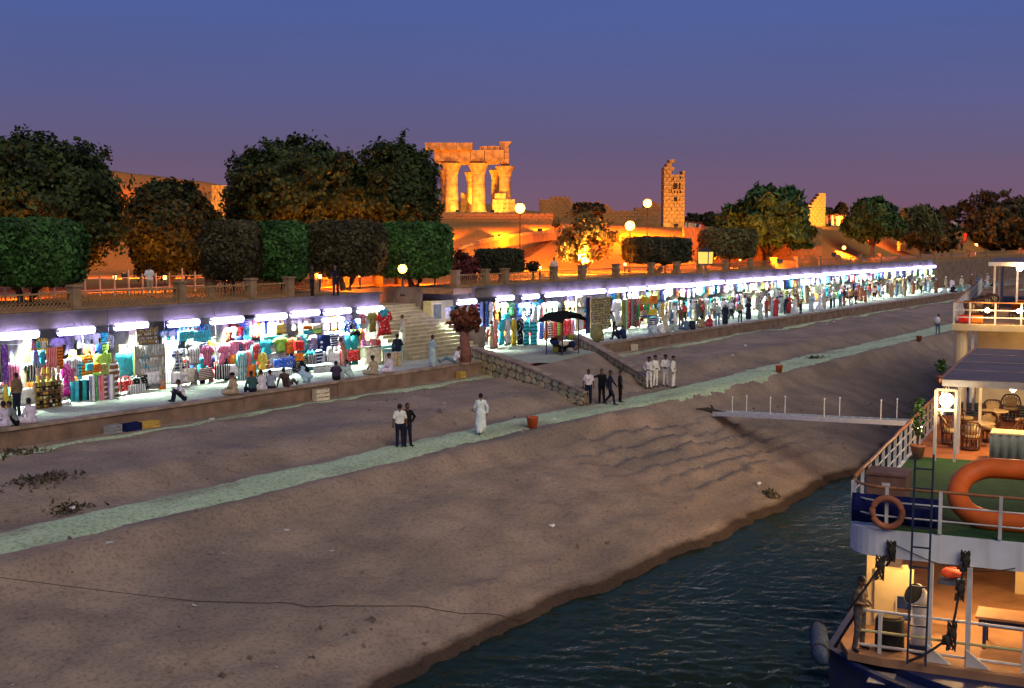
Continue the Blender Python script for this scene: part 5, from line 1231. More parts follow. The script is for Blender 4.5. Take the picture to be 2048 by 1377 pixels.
for q, (a, b, c, d, w) in enumerate(((120, 560, 92, 116, 12000), (250, 560, 94, 116, 14000), (330, 556, 94, 116, 12000), (660, 560, 94, 112, 8000), (1720, 506, 168, 215, 30000), (1850, 506, 200, 260, 40000), (1985, 502, 230, 280, 40000))): floodlight(a, b, c, at_d(a + 20, b - 62, d), w, 'added hidden floodlight on the promenade turned on the slope behind', 130, SODIUM)  # added to redden the slopes, kept out of sight behind fence and trees
floodlight(330, 430, 150, at_d(330, 345, 190), 300000, 'added floodlight turned on the bare hill at left', 110, SODIUM)  # added spot that gives the bare hill its orange light
# added garden lamps under the trees, put in to light promenade and slope orange
def added_garden_lamp(px, py, D, power, label):
    p = at_d(px, py, D); p = at_y(px, py, max(p[1], 50.2)); g = hz(p[0], p[1]) if p[1] > 51.6 else PROM
    t = thing('added_garden_lamp', label, 'garden lamp', (p[0], p[1], g), 0, 'added low garden lamps on the promenade')
    MB().lathe([(0.08, 0), (0.05, 0.1), (0.05, 0.75)], n=8).build('post', M_POLE, t); MB().lathe([(0.06, 0.75), (0.1, 0.8), (0.1, 0.98)], n=8).build('lens', glow('garden lens', (1.0, 0.5, 0.12), 8.0), t); MB().lathe([(0.15, 0.98), (0.12, 1.04), (0.02, 1.08)], n=8).build('cap', M_POLE, t)
    l = spot_light('added_garden_light', (0, 0.16, 1.0), (0, 2.0, 1.1), power, SODIUM, 165, 0.1, t); l.data.spot_blend = 0.3
for i, (px, py, D) in enumerate(((60, 585, 64), (230, 575, 72), (330, 570, 72), (450, 578, 68), (640, 575, 68), (720, 580, 66), (870, 545, 76), (960, 552, 84), (1080, 548, 86), (1250, 540, 98), (1330, 540, 100), (1480, 520, 118), (1600, 515, 125))):
    added_garden_lamp(px, py, D, 1500 if px < 700 else 3600, 'added low garden lamp behind the fence')
# ------------------------------------------------------------------ the near ship (its foredeck and sun deck)
SH = math.radians(9.0)
WHITE = paint((0.78, 0.78, 0.74)); CREAM = mat('cream ship paint', (0.70, 0.56, 0.30), rough=0.5, var=0.12, scale=2); BLUE = paint((0.015, 0.035, 0.13)); TIMBER = mat('varnished timber', (0.42, 0.17, 0.06), rough=0.45, var=0.25, scale=6)
CARPET = mat('green deck carpet', (0.028, 0.085, 0.026), rough=0.95, var=0.25, scale=5, bump=0.3, bscale=80); TERRA = mat('terracotta deck', (0.42, 0.15, 0.05), rough=0.7, var=0.2, scale=1.5); DECKF = mat('brown lower deck', (0.34, 0.18, 0.09), rough=0.7, var=0.3, scale=1.2); CANVAS = mat('grey awning canvas', (0.17, 0.14, 0.17), rough=0.9, var=0.15, scale=0.8); NAVYCL = cloth((0.015, 0.02, 0.10)); ROPE = mat('tarred rope', (0.05, 0.04, 0.03), rough=0.95, var=0.4, scale=20); ORANGE = mat('orange buoyancy skin', (0.80, 0.15, 0.02), rough=0.5, var=0.15, scale=2)
WARM = (1.0, 0.58, 0.22)
DK, LD = 4.3, 1.35
ship = thing('river_ship', 'white river ship with green foredeck moored at the right', 'ship', (28.73, 9.84, 0), SH)
def sp(mb, name, m, parent=None, smooth=False): return mb.build(name, m, parent or ship, smooth=smooth)
def P(s, t, z): return (s, -t, z)
def W(s, t, z):                    # ship place in the world
    c, d = math.cos(SH), math.sin(SH); return (28.73 + s * c + t * d, 9.84 + s * d - t * c, z)
hull = [(34, -0.4), (0.6, -0.4), (-0.5, 0.5), (-1.3, 1.5), (-2.3, 3.2), (-2.8, 5.0), (-2.3, 7.0), (-1.3, 9.0), (0.6, 10.4), (34, 10.4)]
mb = MB(); mb.extrude([(s, -t) for s, t in hull], (0, 0, -0.6), (1, 0, 0), (0, 1, 0), (0, 0, 1), 1.55); sp(mb, 'hull', mat('scuffed blue hull', (0.02, 0.045, 0.15), rough=0.5, c2=(0.08, 0.07, 0.07), scale=1.3, detail=12))
mb = MB()
for (a, b) in zip(hull[:-1], hull[1:]): mb.bar(P(*a, 1.02), P(*b, 1.02), 0.16, 0.16)
sp(mb, 'gunwale', BLUE)
for k, (s, t, w) in enumerate(((-0.75, 1.05, 0.55), (-1.1, 3.3, 0.32), (-1.5, 4.9, 0.32))):
    mb = MB(); mb.box((s, -t, 0.965), (0.8, w, 0.02)); sp(mb, 'painted_patch', paint((0.6, 0.5, 0.42)))
mb = MB(); mb.extrude([(s + 0.55 if s < 20 else s, -(t + (0.3 if t < 5 else -0.3))) for s, t in hull], (0, 0, 0.95), (1, 0, 0), (0, 1, 0), (0, 0, 1), 0.2); sp(mb, 'bulwark_step', BLUE)
mb = MB(); mb.extrude([(30, 0.1), (0.4, 0.1), (-0.35, -0.2), (-0.5, -1), (-0.5, -9), (0.4, -10.1), (30, -10.1)], (0, 0, 1.15), (1, 0, 0), (0, 1, 0), (0, 0, 1), 0.2); sp(mb, 'lower_deck', DECKF)
# upper deck plate with rounded corner and white fascia
corner = [(0.9 - 0.9 * math.sin(a), 0.9 - 0.9 * math.cos(a)) for a in [i * math.pi / 16 for i in range(9)]]     # from side to front
outl = [(24, 0)] + [(s, t) for s, t in corner] + [(0, 9.1), (0.9, 10.0), (24, 10.0)]
mb = MB(); mb.extrude([(s, -t) for s, t in outl], (0, 0, 3.62), (1, 0, 0), (0, 1, 0), (0, 0, 1), 0.64)
def streaked(name, c, rust):
    m = mat(name, c, rough=0.5, var=0.1, scale=1.5); n, l = m.node_tree.nodes, m.node_tree.links; b = n['Principled BSDF']; src = b.inputs['Base Color'].links[0].from_socket
    tc = n.new('ShaderNodeTexCoord'); mp = n.new('ShaderNodeMapping'); mp.inputs['Scale'].default_value = (3, 3, 0.5); nz = n.new('ShaderNodeTexNoise'); nz.inputs['Scale'].default_value = 1.0; nz.inputs['Detail'].default_value = 8
    r = n.new('ShaderNodeMapRange'); r.inputs[1].default_value = 0.55; r.inputs[2].default_value = 1.0; x = n.new('ShaderNodeMixRGB'); x.inputs[2].default_value = (*rust, 1)
    l.new(tc.outputs['Object'], mp.inputs[0]); l.new(mp.outputs[0], nz.inputs['Vector']); l.new(nz.outputs[0], r.inputs[0]); l.new(r.outputs[0], x.inputs[0]); l.new(src, x.inputs[1]); l.new(x.outputs[0], b.inputs['Base Color']); return m
sp(mb, 'fascia', streaked('streaked white paint', (0.80, 0.82, 0.80), (0.36, 0.27, 0.2)))
mb = MB(); mb.extrude([(s + (0.06 if s < 1 else 0), -t - (0.06 if t < 5 else -0.06)) for s, t in outl if s < 10.41] + [(10.4, -9.9), (10.4, -0.06)], (0, 0, 4.255), (1, 0, 0), (0, 1, 0), (0, 0, 1), 0.05)
mb2 = MB(); mb2.box((5.6, -5, 4.28), (9.6, 9.7, 0.05)); mb2.box((0.5, -5.0, 4.28), (0.7, 8.2, 0.046)); sp(mb2, 'green_carpet', CARPET)
mb = MB(); mb.box((15.3, -5, 4.282), (9.8, 9.7, 0.05)); sp(mb, 'terracotta_floor', TERRA)
mb = MB(); mb.box((22.3, -5, 4.282), (4.2, 9.7, 0.05)); sp(mb, 'aft_carpet', CARPET)
for q in range(5): mb = MB(); mb.box((20.6 + q * 0.8, -5, 4.315), (0.22, 9.6, 0.02)); sp(mb, 'dark_floor_stripe', BLUE)
# lower deck furniture seen under the overhang
mb = MB(); mb.box((9.0, -5, 2.5), (0.15, 9.6, 2.25)); sp(mb, 'cabin_front', CREAM)
mb = MB(); mb.box((2.2, -0.35, 2.48), (0.5, 0.24, 2.27)); mb.box((2.0, -0.9, 2.2), (0.3, 0.9, 1.3)); sp(mb, 'cream_pillar', CREAM)
mb = MB(); mb.bar((2.2, -1.1, 2.9), (1.2, -1.75, 1.36), 0.14); sp(mb, 'cream_strut', CREAM)
mb = MB(); mb.box((7.6, -4.6, 2.0), (2.2, 2.2, 1.3)); sp(mb, 'deck_house', CREAM)
for k in range(3):
    mb = MB(); mb.bar(P(4.5, 4.2, 1.9 + 0.42 * k), P(4.5, 7.5, 1.9 + 0.42 * k), 0.06); sp(mb, 'inner_rail', CREAM)
for t in (4.3, 5.6, 6.9): mb = MB(); mb.bar(P(4.5, t, 1.36), P(4.5, t, 2.75), 0.07); sp(mb, 'inner_rail_post', CREAM)
# support posts and lower rails
for t in (2.0, 2.85): 
    mb = MB(); mb.bar(P(-0.12, t, LD), P(-0.12, t, 3.62), 0.11); sp(mb, 'support_post', WHITE)
    mb = MB(); mb.add([P(-0.3, t - 0.02, LD), P(-0.3, t + 0.5, LD), P(-0.3, t - 0.02, LD + 0.4), P(-0.22, t - 0.02, LD), P(-0.22, t + 0.5, LD), P(-0.22, t - 0.02, LD + 0.4)], [(0, 2, 1), (3, 4, 5), (0, 1, 4, 3), (1, 2, 5, 4), (2, 0, 3, 5)]); sp(mb, 'gusset', WHITE)
for t in (0.9, 4.05, 5.4): mb = MB(); mb.bar(P(-0.15, t, LD), P(-0.15, t, LD + 1.0), 0.08); sp(mb, 'lower_rail_post', WHITE)
for (z, m_) in ((1.0, WHITE), (0.5, mat('yellowed rail', (0.5, 0.45, 0.2), var=0.1)), (0.16, WHITE)): mb = MB(); mb.tube([P(-0.15, 0.4, LD + z), P(-0.15, 9, LD + z)], 0.035, 6); sp(mb, 'lower_rail', m_)
# sun deck railing: left side then round the front
side_posts = [0.9 + 1.12 * i for i in range(20)]
for s in side_posts: mb = MB(); mb.bar(P(s, 0.06, DK), P(s, 0.06, DK + 1.0), 0.075); sp(mb, 'side_rail_post', WHITE)
mb = MB(); mb.tube([P(s, 0.06 + 0.015 * math.sin(s * 2), DK + 1.03) for s in np.linspace(0.9, 22.3, 18)], 0.055, 6); sp(mb, 'side_top_rail', TIMBER, smooth=True)
for z in (0.35, 0.7): mb = MB(); mb.tube([P(0.9, 0.06, DK + z), P(22.3, 0.06, DK + z)], 0.022, 6); sp(mb, 'side_mid_rail', WHITE)
front_path = [(s + 0.05, t + 0.06) for s, t in corner] + [(0.05, 2.0), (0.05, 4.0), (0.05, 9.0)]
for z, r, m_ in ((1.0, 0.035, TIMBER), (0.66, 0.022, WHITE), (0.32, 0.022, WHITE)):
    mb = MB(); mb.tube([P(s, t, DK + z - 0.02) for s, t in front_path], r, 6); sp(mb, 'front_rail', m_, smooth=True)
for (s, t) in ((0.55, 0.08), (0.05, 0.95), (0.05, 2.15), (0.05, 3.45), (0.05, 4.75), (0.05, 6.0)): mb = MB(); mb.bar(P(s, t, DK), P(s, t, DK + 1.0), 0.075); sp(mb, 'front_rail_post', WHITE)
# awning on its frame
aw = MB(); aw.box((16.6, -5.2, 6.72), (11.6, 8.4, 0.05)); sp(aw, 'awning', CANVAS)
for s in (13.5, 16.5, 19.5): mb = MB(); mb.box((s, -5.2, 6.757), (0.07, 8.4, 0.02)); sp(mb, 'awning_seam', paint((0.42, 0.32, 0.28)))
mb = MB(); mb.bar(P(10.75, 0.95, 6.68), P(22.4, 0.95, 6.68), 0.12); sp(mb, 'awning_side_beam', TIMBER)
mb = MB(); mb.box((10.72, -5.2, 6.62), (0.1, 8.4, 0.2)); sp(mb, 'awning_front_valance', paint((0.5, 0.46, 0.42)))
for (s, t) in ((9.85, 0.92), (11.4, 1.45), (14.5, 1.0), (18.5, 1.0), (22, 1.0), (13.0, 1.95)): mb = MB(); mb.bar(P(s, t, DK), P(s, t, 6.68 if s > 10 else 6.5), 0.09); sp(mb, 'awning_post', WHITE)
for a, b in (((9.85, 0.92, 6.5), (9.85, 1.5, 6.5)), ((9.85, 1.5, 6.5), (9.85, 1.5, 4.3)), ((9.85, 0.92, 5.88), (9.85, 1.5, 5.88))): mb = MB(); mb.bar(P(*a), P(*b), 0.07); sp(mb, 'lamp_frame', WHITE)

def deck_light(s, t, z, power, name, label, r=0.14, col_=WARM, strength=30):
    o = thing(name, label, 'lamp', W(s, t, z), SH)
    MB().ball((0, 0, 0), r, 14, 0, 9).build('glass_globe', glow('warm globe', (1.0, 0.8, 0.5), strength), o, smooth=True); MB().lathe([(r * 0.5, -r * 1.15), (r * 0.6, -r * 0.8)], n=10).build('collar', WHITE, o)
    point_light('globe_light', (-r - 0.1, 0, -0.02), power, col_, 0.08, o); return o
deck_light(9.95, 1.22, 6.18, 70, 'globe_lamp', 'glowing round globe lamp in the white frame on deck', 0.21)
deck_light(11.6, 3.0, 6.45, 260, 'ceiling_lamp', 'small lamp under the front edge of the awning', 0.1)
deck_light(15.5, 3.5, 6.45, 220, 'ceiling_lamp', 'small lamp under the middle of the awning', 0.1)
deck_light(3.0, 2.6, 3.45, 300, 'ceiling_lamp', 'lamp under the white fascia above the lower deck', 0.1)
deck_light(1.1, 1.3, 3.45, 130, 'ceiling_lamp', 'added lamp under the fascia above the black drum', 0.08)  # extra lamp added to brighten the cream paint on the lower deck
deck_light(4.2, 6.2, 3.45, 300, 'ceiling_lamp', 'lamp at the right over the lower deck railing', 0.1)

deck_light(19.0, -0.6, 3.9, 1500, 'assumed_hull_lamp', 'assumed unseen lamp on the ship side lighting the bank by the gangway', 0.1)  # added unseen to brighten bank and gangway, assumed from orange light on the bank
# things on the ship
def ring(name, label, c, R, r, n=28, stretch=0.0, tilt=0.0, m=ORANGE, cat='life ring', bands=None):
    o = thing(name, label, cat, c, SH)
    pts = []
    for i in range(n):
        a = 2 * math.pi * i / n; y = math.cos(a) * R + (stretch if math.cos(a) > 0 else -stretch); z = math.sin(a) * R
        pts.append((z * math.sin(tilt), -y, z * math.cos(tilt)))
    MB().tube(pts, r, 10, close=True).build('ring', m, o, smooth=True)
    for k in (bands or ()):
        i = int(k * n); q = [pts[(i + j) % n] for j in (-1, 0, 1)]; MB().tube(q, r * 1.06, 10).build('band', WHITE, o)
    return o
ring('lifebuoy', 'faded orange round lifebuoy tied to the front railing', W(-0.08, 0.98, DK + 0.42), 0.34, 0.075, m=mat('faded orange', (0.42, 0.15, 0.07), rough=0.7, var=0.2, scale=4), bands=())
ring('life_raft', 'big orange oval buoyant float lying on the green deck', W(1.7, 4.25, DK + 0.72), 0.84, 0.25, 36, 1.05, math.radians(52), cat='life float')
bx = thing('deck_locker', 'brown locker box at the front corner of the deck', 'locker', W(2.6, 0.62, DK + 0.03), SH); BROWN = mat('brown painted wood', (0.20, 0.10, 0.07), rough=0.7, var=0.25, scale=3)
MB().box((0, 0, 0.42), (0.95, 0.95, 0.84)).build('chest', BROWN, bx); MB().box((0, 0, 0.87), (1.02, 1.02, 0.06)).build('lid', BROWN, bx); MB().box((-0.485, 0, 0.6), (0.02, 0.2, 0.12)).build('latch', WHITE, bx)
tp = thing('blue_tarpaulin', 'dark blue cloth hung inside the front railing', 'tarpaulin', W(0.32, 1.05, DK + 0.02), SH)
mb = MB(); v = []
for k in range(17):
    t = -0.95 + 2.0 * k / 16; w = 0.03 * math.sin(k * 2.1)
    for z in (0.03, 0.72): v += [(w, -t, z), (w + 0.03, -t, z)]
f = []
for k in range(16):
    a = k * 4; f += [(a, a + 4, a + 6, a + 2), (a + 1, a + 3, a + 7, a + 5), (a + 2, a + 6, a + 7, a + 3), (a, a + 1, a + 5, a + 4)]
mb.add(v, f + [(0, 2, 3, 1), (64, 65, 67, 66)]); mb.build('hanging_cloth', NAVYCL, tp, smooth=True)
# wicker chairs
WICK = mat('dark wicker', (0.14, 0.06, 0.03), rough=0.6, var=0.35, scale=14); CUSH = mat('cream cushion', (0.72, 0.58, 0.30), rough=0.9, var=0.1, scale=5)
def wicker_chair():
    t = thing('wicker_chair', '', 'chair', (0, 0, 0))
    MB().lathe([(0.30, 0.36), (0.31, 0.40)], n=14).build('seat_ring', WICK, t); MB().lathe([(0.27, 0.40), (0.285, 0.44), (0.27, 0.49)], n=14).build('seat_cushion', CUSH, t, smooth=True)
    MB().lathe([(0.29, 0.02), (0.30, 0.05)], n=14).build('foot_ring', WICK, t)
    for k in range(12):
        a = 2 * math.pi * k / 12; MB().bar((0.28 * math.cos(a), 0.28 * math.sin(a), 0.03), (0.28 * math.cos(a), 0.28 * math.sin(a), 0.38), 0.03).build('leg', WICK, t)
    top = []
    for k in range(11):
        a = math.pi * (0.02 + 0.96 * k / 10) + math.pi; x, y = math.cos(a), math.sin(a); h = 0.62 + 0.30 * smooth(float(-y) * 1.25 - 0.15)
        top.append((0.36 * x, 0.38 * y, h)); MB().bar((0.28 * x, 0.28 * y, 0.39), (0.355 * x, 0.375 * y, h), 0.022).build('slat', WICK, t)
    MB().tube(top, 0.03, 6).build('top_rim', WICK, t, smooth=True)
    mb = MB(); v = []
    for k in range(7):
        a = math.pi * (0.24 + 0.52 * k / 6) + math.pi; x, y = math.cos(a), math.sin(a)
        for z, q in ((0.5, 0.26), (0.88 - 0.1 * abs(k - 3) / 3, 0.335)): v += [(q * x, q * y, z), ((q - 0.06) * x, (q - 0.06) * y, z)]
    f = []
    for k in range(6):
        a = k * 4; f += [(a, a + 2, a + 6, a + 4), (a + 1, a + 5, a + 7, a + 3), (a + 2, a + 3, a + 7, a + 6), (a, a + 4, a + 5, a + 1)]
    mb.add(v, f + [(0, 1, 3, 2), (24, 26, 27, 25)]); mb.build('back_cushion', CUSH, t, smooth=True)
    return t
proto = wicker_chair(); first = True
def cafe_table(s, t, label):
    o = thing('deck_table', label, 'table', W(s, t, DK + 0.03), SH)
    MB().lathe([(0.46, 0.70), (0.47, 0.72), (0.46, 0.74)], n=20).build('table_top', CUSH, o); MB().lathe([(0.24, 0.0), (0.22, 0.05), (0.08, 0.1), (0.08, 0.66), (0.3, 0.70)], n=14).build('pedestal', WICK, o)
    MB().lathe([(0.05, 0.74), (0.06, 0.78), (0.04, 0.8)], n=8).build('ashtray', WHITE, o)
cafe_table(13.3, 1.95, 'round cream deck table nearest the globe lamp'); cafe_table(16.6, 2.15, 'round cream deck table behind the nearest one'); 
for (s, t, a, words) in ((12.35, 1.75, 0, 'with its slatted back to us, at the nearest table'), (13.2, 1.05, -90, 'left of the nearest deck table under the globe lamp'), (13.3, 2.85, 90, 'right of the nearest deck table, by the skirted table'), (14.3, 2.1, 180, 'with cream back cushion between the two deck tables'),
                         (16.4, 1.2, -90, 'left of the second deck table'), (16.7, 3.1, 90, 'tipped up right of the second deck table'), (17.7, 2.0, 180, 'with cream cushion beyond the second deck table'), (19.6, 2.5, 180, 'with cream cushion, farthest back under the awning'), (19.2, 3.6, 60, 'far right under the awning')):
    c = proto if first else copy_tree(proto); first = False
    c.location = W(s, t, DK + 0.03); c.rotation_euler = (0, 0, SH - math.pi / 2 + math.radians(a)); c['label'] = 'dark wicker chair ' + words; c['group'] = 'wicker chairs on the sun deck'
# skirted buffet table
o = thing('buffet_table', 'long table with pleated grey skirt and checked cloth', 'table', W(10.95, 4.3, DK + 0.03), SH)
MB().box((0, 0, 0.83), (0.9, 3.7, 0.05)).build('table_top', CUSH, o)
mb = MB(); v = []; n = 60
for k in range(n + 1):
    y = 1.86 - 3.72 * k / n; w = -0.47 + 0.035 * math.sin(k * 1.6)
    v += [(w, y, 0.02), (w + 0.05, y, 0.82), (w + 0.03, y, 0.02), (w + 0.08, y, 0.82)]
f = []
for k in range(n):
    a = k * 4; f += [(a, a + 1, a + 5, a + 4), (a + 2, a + 6, a + 7, a + 3), (a, a + 4, a + 6, a + 2)]
mb.add(v, f); mb.build('pleated_skirt', mat('grey satin', (0.36, 0.38, 0.33), rough=0.5, var=0.1, scale=3), o, smooth=True)
mb = MB()
for i in range(7):
    for j in range(6): mb.box((-0.53, 0.55 - 0.1 * i - 0.05, 0.2 + 0.1 * j), (0.02, 0.096, 0.096), mi=(i + j + (i * j) % 2) % 2)
mb.build('checked_cloth', [PLAIN['white'], PLAIN['black']], o)
for sx in (-1, 1):
    for sy in (-1, 1): MB().bar((sx * 0.38, sy * 1.7, 0), (sx * 0.38, sy * 1.7, 0.8), 0.05).build('leg', WHITE, o)
# potted plant
def potted(s, t, z, label, h=0.9, world=None):
    o = thing('potted_plant', label, 'potted plant', world or W(s, t, z), SH)
    MB().lathe([(0.15, 0), (0.22, 0.34), (0.24, 0.36), (0.24, 0.42), (0.2, 0.42), (0.19, 0.36)], n=14).build('pot', mat('terracotta', (0.40, 0.16, 0.08), var=0.2), o, smooth=True)
    for k in range(5):
        a = k * 1.3; MB().tube([(0, 0, 0.36), (0.06 * math.cos(a), 0.06 * math.sin(a), 0.36 + h * 0.6), (0.13 * math.cos(a), 0.13 * math.sin(a), 0.36 + h)], [0.015, 0.012, 0.005], 5).build('stem', M_BARK, o)
    rg = np.random.default_rng(int(s * 10)); n = 170; p = np.stack([rg.normal(0, 0.10, n), rg.normal(0, 0.10, n), 0.45 + h * rg.uniform(0.2, 1.1, n)], 1)
    link('leaves', quad_mesh('leaves', leaf_quads(p, rg.normal(0, 1, (n, 3)), 0.08, 2.4, 0.2, rg), M_HEDGE), o); return o
potted(9.95, 0.42, DK + 0.03, 'tall plant in a clay pot by the deck railing', 1.25)
# ladder lashed upright at the bow
o = thing('boarding_ladder', 'thin blue ladder standing upright against the bow', 'ladder', W(-0.42, 1.8, LD), SH)
for q in (-1, 1): MB().bar((-0.25, q * 0.2, 0), (0.16, q * 0.2, 4.85), 0.045).build('side_rail', paint((0.03, 0.05, 0.09)), o)
for k in range(10): MB().bar((-0.25 + 0.37 * k / 9 + 0.03, -0.2, 0.45 + k * 0.45), (-0.25 + 0.37 * k / 9 + 0.03, 0.2, 0.45 + k * 0.45), 0.035).build('rung', paint((0.03, 0.05, 0.09)), o)
# cowl ventilator
o = thing('cowl_vent', 'white cowl ventilator with a black mouth on the foredeck', 'ventilator', W(0.35, 1.75, LD), SH)
MB().lathe([(0.24, 0), (0.22, 0.1), (0.21, 1.15)], n=14).build('pipe', WHITE, o, smooth=True); MB().tube([(0, 0, 1.12), (-0.02, 0.05, 1.3), (-0.14, 0.16, 1.42)], [0.21, 0.24, 0.28], 14).build('hood', WHITE, o, smooth=True)
MB().tube([(-0.14, 0.16, 1.42), (-0.165, 0.185, 1.44)], [0.26, 0.25], 14).build('mouth', mat('black opening', (0.01, 0.01, 0.01), var=0.1), o); MB().lathe([(0.28, 0), (0.28, 0.22)], n=14).build('base_collar', BLUE, o)
# drum and chair, bench table on the lower deck
o = thing('oil_drum', 'black drum standing on the foredeck beside the man', 'drum', W(0.35, 1.05, LD), SH)
MB().lathe([(0.34, 0), (0.36, 0.03), (0.34, 0.06), (0.34, 0.38), (0.36, 0.41), (0.34, 0.44), (0.33, 0.72), (0.3, 0.76)], n=18).build('drum_body', mat('black rubber', (0.015, 0.014, 0.012), rough=0.8, var=0.3, scale=8), o, smooth=True); MB().lathe([(0.29, 0.76), (0.27, 0.8), (0.02, 0.78)], n=18).build('drum_lid', mat('dark lid', (0.05, 0.035, 0.02), var=0.3), o)
def bench(s, t, w, label):
    o = thing('deck_bench_table', label, 'table', W(s, t, LD), SH)
    MB().box((0, 0, 0.76), (0.9, w, 0.06)).build('table_top', DECKF, o); MB().box((-0.3, 0, 0.62), (0.05, w * 0.95, 0.2)).build('apron', BLUE, o)
    for sx in (-1, 1):
        for sy in (-1, 1): MB().bar((sx * 0.35, sy * w * 0.42, 0), (sx * 0.35, sy * w * 0.42, 0.74), 0.08).build('leg', BLUE, o)
bench(1.6, 4.2, 2.6, 'low brown table with blue legs behind the lower rail')
o = thing('folding_chair', 'dark folding chair behind the black drum', 'chair', W(1.5, 1.2, LD), SH)
MB().box((0, 0, 0.45), (0.42, 0.42, 0.04)).build('seat', BLUE, o); MB().box((0.2, 0, 0.75), (0.04, 0.42, 0.3)).build('backrest', BLUE, o)
for sx in (-1, 1):
    for sy in (-1, 1): MB().bar((sx * 0.19, sy * 0.19, 0), (sx * 0.19, sy * 0.19, 0.45 if sx < 0 else 0.9), 0.03).build('leg', WHITE, o)
o = thing('fire_bucket', 'red rounded box mounted below the white fascia', 'bucket', W(2.6, 2.2, 2.75), SH)
MB().ball((0, 0, 0), (0.18, 0.26, 0.15), 12, 0, 7).build('lid', mat('red paint', (0.22, 0.03, 0.02)), o, smooth=True); MB().box((0, 0, -0.22), (0.4, 0.6, 0.1)).build('tray', BLUE, o)
# ropes with tackle blocks
def tackle(a, b, hang_z, label, bundle):
    o = thing('rope_tackle', label, 'rope', a, 0); A = Vector(a)
    q = [Vector((0, 0, 0)), (Vector(b) - A) * 0.33 + Vector((0, 0, -0.05)), (Vector(b) - A) * 0.66 + Vector((0, 0, -0.06)), Vector(b) - A]
    MB().tube(q, 0.022, 5).build('rope', ROPE, o, smooth=True); MB().tube([p + Vector((0.05, 0.03, 0.0)) for p in q], 0.018, 5).build('second_rope', ROPE, o, smooth=True)
    for (f, s) in bundle:
        p = (Vector(b) - A) * f; mb = MB()
        for k in range(5): 
            an = k * 1.2; mb.tube([p + Vector((0.07 * math.cos(an + u), 0.09 * math.sin(an * 0.7 + u), s * 0.5 * math.sin(u) - 0.1 * s)) for u in np.linspace(0, 6, 9)], 0.018, 4)
        mb.build('rope_coil', ROPE, o); MB().ball(p, (0.09, 0.09, 0.13), 8, 0, 6).build('pulley_block', ROPE, o)
tackle(W(-0.05, 1.15, 3.95), W(-0.5, 0.2, LD + 1.0), 0, 'black rope tackle slanting down from the fascia to the man', ((0.06, 0.5), (0.3, 0.6)))
tackle(W(-0.1, 2.75, 3.9), W(-0.3, 2.5, 2.0), 0, 'black rope tackle hanging beside the white support post', ((0.05, 0.5), (0.4, 0.5), (0.95, 0.7)))
tackle(W(-0.3, 2.5, 2.0), W(-0.5, 1.6, LD), 0, 'black rope running from the post down to the deck', ((0.1, 0.2),))
o = thing('fascia_cable', 'thin black cable sagging across the white fascia', 'cable', W(-0.04, 1.2, 3.95), SH)
MB().tube([(0, -2.6 * f, -0.42 * math.sin(f * math.pi * 0.8)) for f in np.linspace(0, 1, 12)], 0.012, 4).build('cable', ROPE, o)
o = thing('rope_fender', 'thick blue rope fender hanging off the bow corner', 'fender', W(0.35, -0.6, 1.25), SH)
MB().tube([(-0.5, -0.2, -0.35), (-0.35, -0.1, -0.22), (0, 0, 0), (0.4, 0.12, 0.2), (0.55, 0.18, 0.28)], [0.1, 0.2, 0.23, 0.2, 0.08], 12).build('fender_body', mat('blue rope', (0.06, 0.09, 0.16), rough=0.95, var=0.4, scale=12, bump=0.8), o, smooth=True)
for k in range(4): MB().tube([(0.02 * k + 0.0 - 0.3 + 0.2 * k, 0.22 * math.cos(u) - 0.08 + 0.06 * k, 0.22 * math.sin(u) - 0.15 + 0.1 * k) for u in np.linspace(0, 6.28, 13)], 0.02, 4).build('lashing', ROPE, o)

# ------------------------------------------------------------------ the second ship behind
S2 = math.radians(11.6); D2 = 7.3
ship2 = thing('river_ship', 'cream passenger ship with lamp-lit upper deck farther back', 'ship', (56.32, 14.67, 0), S2)
def s2(mb, name, m): return mb.build(name, m, ship2)
def W2(s, t, z): c, d = math.cos(S2), math.sin(S2); return (56.32 + s * c + t * d, 14.67 + s * d - t * c, z)
mb = MB(); mb.box((19, -5, 1.2), (40, 9.6, 3.2)); s2(mb, 'hull', CREAM)
mb = MB(); mb.box((17.9, -5.2, D2 - 0.14), (36, 10.4, 0.28)); s2(mb, 'upper_deck', CREAM)
mb = MB(); mb.box((18.1, -5.2, D2 + 0.012), (35.6, 10.2, 0.02)); s2(mb, 'deck_floor', DECKF)
mb = MB(); mb.box((19.5, -6.2, 4.95), (36, 10.4, 4.35)); s2(mb, 'cabin_wall', CREAM)
mb = MB(); mb.lathe([(0.3, 0), (0.3, 4.3)], (0.4, -0.35, 2.8), 14); s2(mb, 'corner_column', CREAM)
mb = MB(); mb.bar((0.3, -0.85, 2.8), (0.3, -0.85, 7.0), 0.12); s2(mb, 'white_post', WHITE)
for k in range(9): mb = MB(); mb.bar((0.06, -0.05 - 0.66 * k if k < 2 else -0.7 - 1.05 * (k - 1), D2), (0.06, -0.05 - 0.66 * k if k < 2 else -0.7 - 1.05 * (k - 1), D2 + 0.95), 0.07); s2(mb, 'front_rail_post', WHITE)
for z, m_ in ((0.95, TIMBER), (0.62, WHITE), (0.3, WHITE)):
    mb = MB(); mb.bar((0.06, -0.05, D2 + z), (0.06, -10, D2 + z), 0.05); s2(mb, 'front_rail', m_)
    mb = MB(); mb.bar((0.06, -0.05, D2 + z), (35, -0.05, D2 + z), 0.05); s2(mb, 'side_rail', m_ if z > 0.9 else WHITE)
for k in range(36): mb = MB(); mb.bar((0.9 + 0.95 * k, -0.05, D2), (0.9 + 0.95 * k, -0.05, D2 + 0.95), 0.06); s2(mb, 'side_rail_post', WHITE)
mb = MB(); mb.box((18, -5.6, D2 + 2.45), (14, 9.0, 0.08)); s2(mb, 'awning', CANVAS)
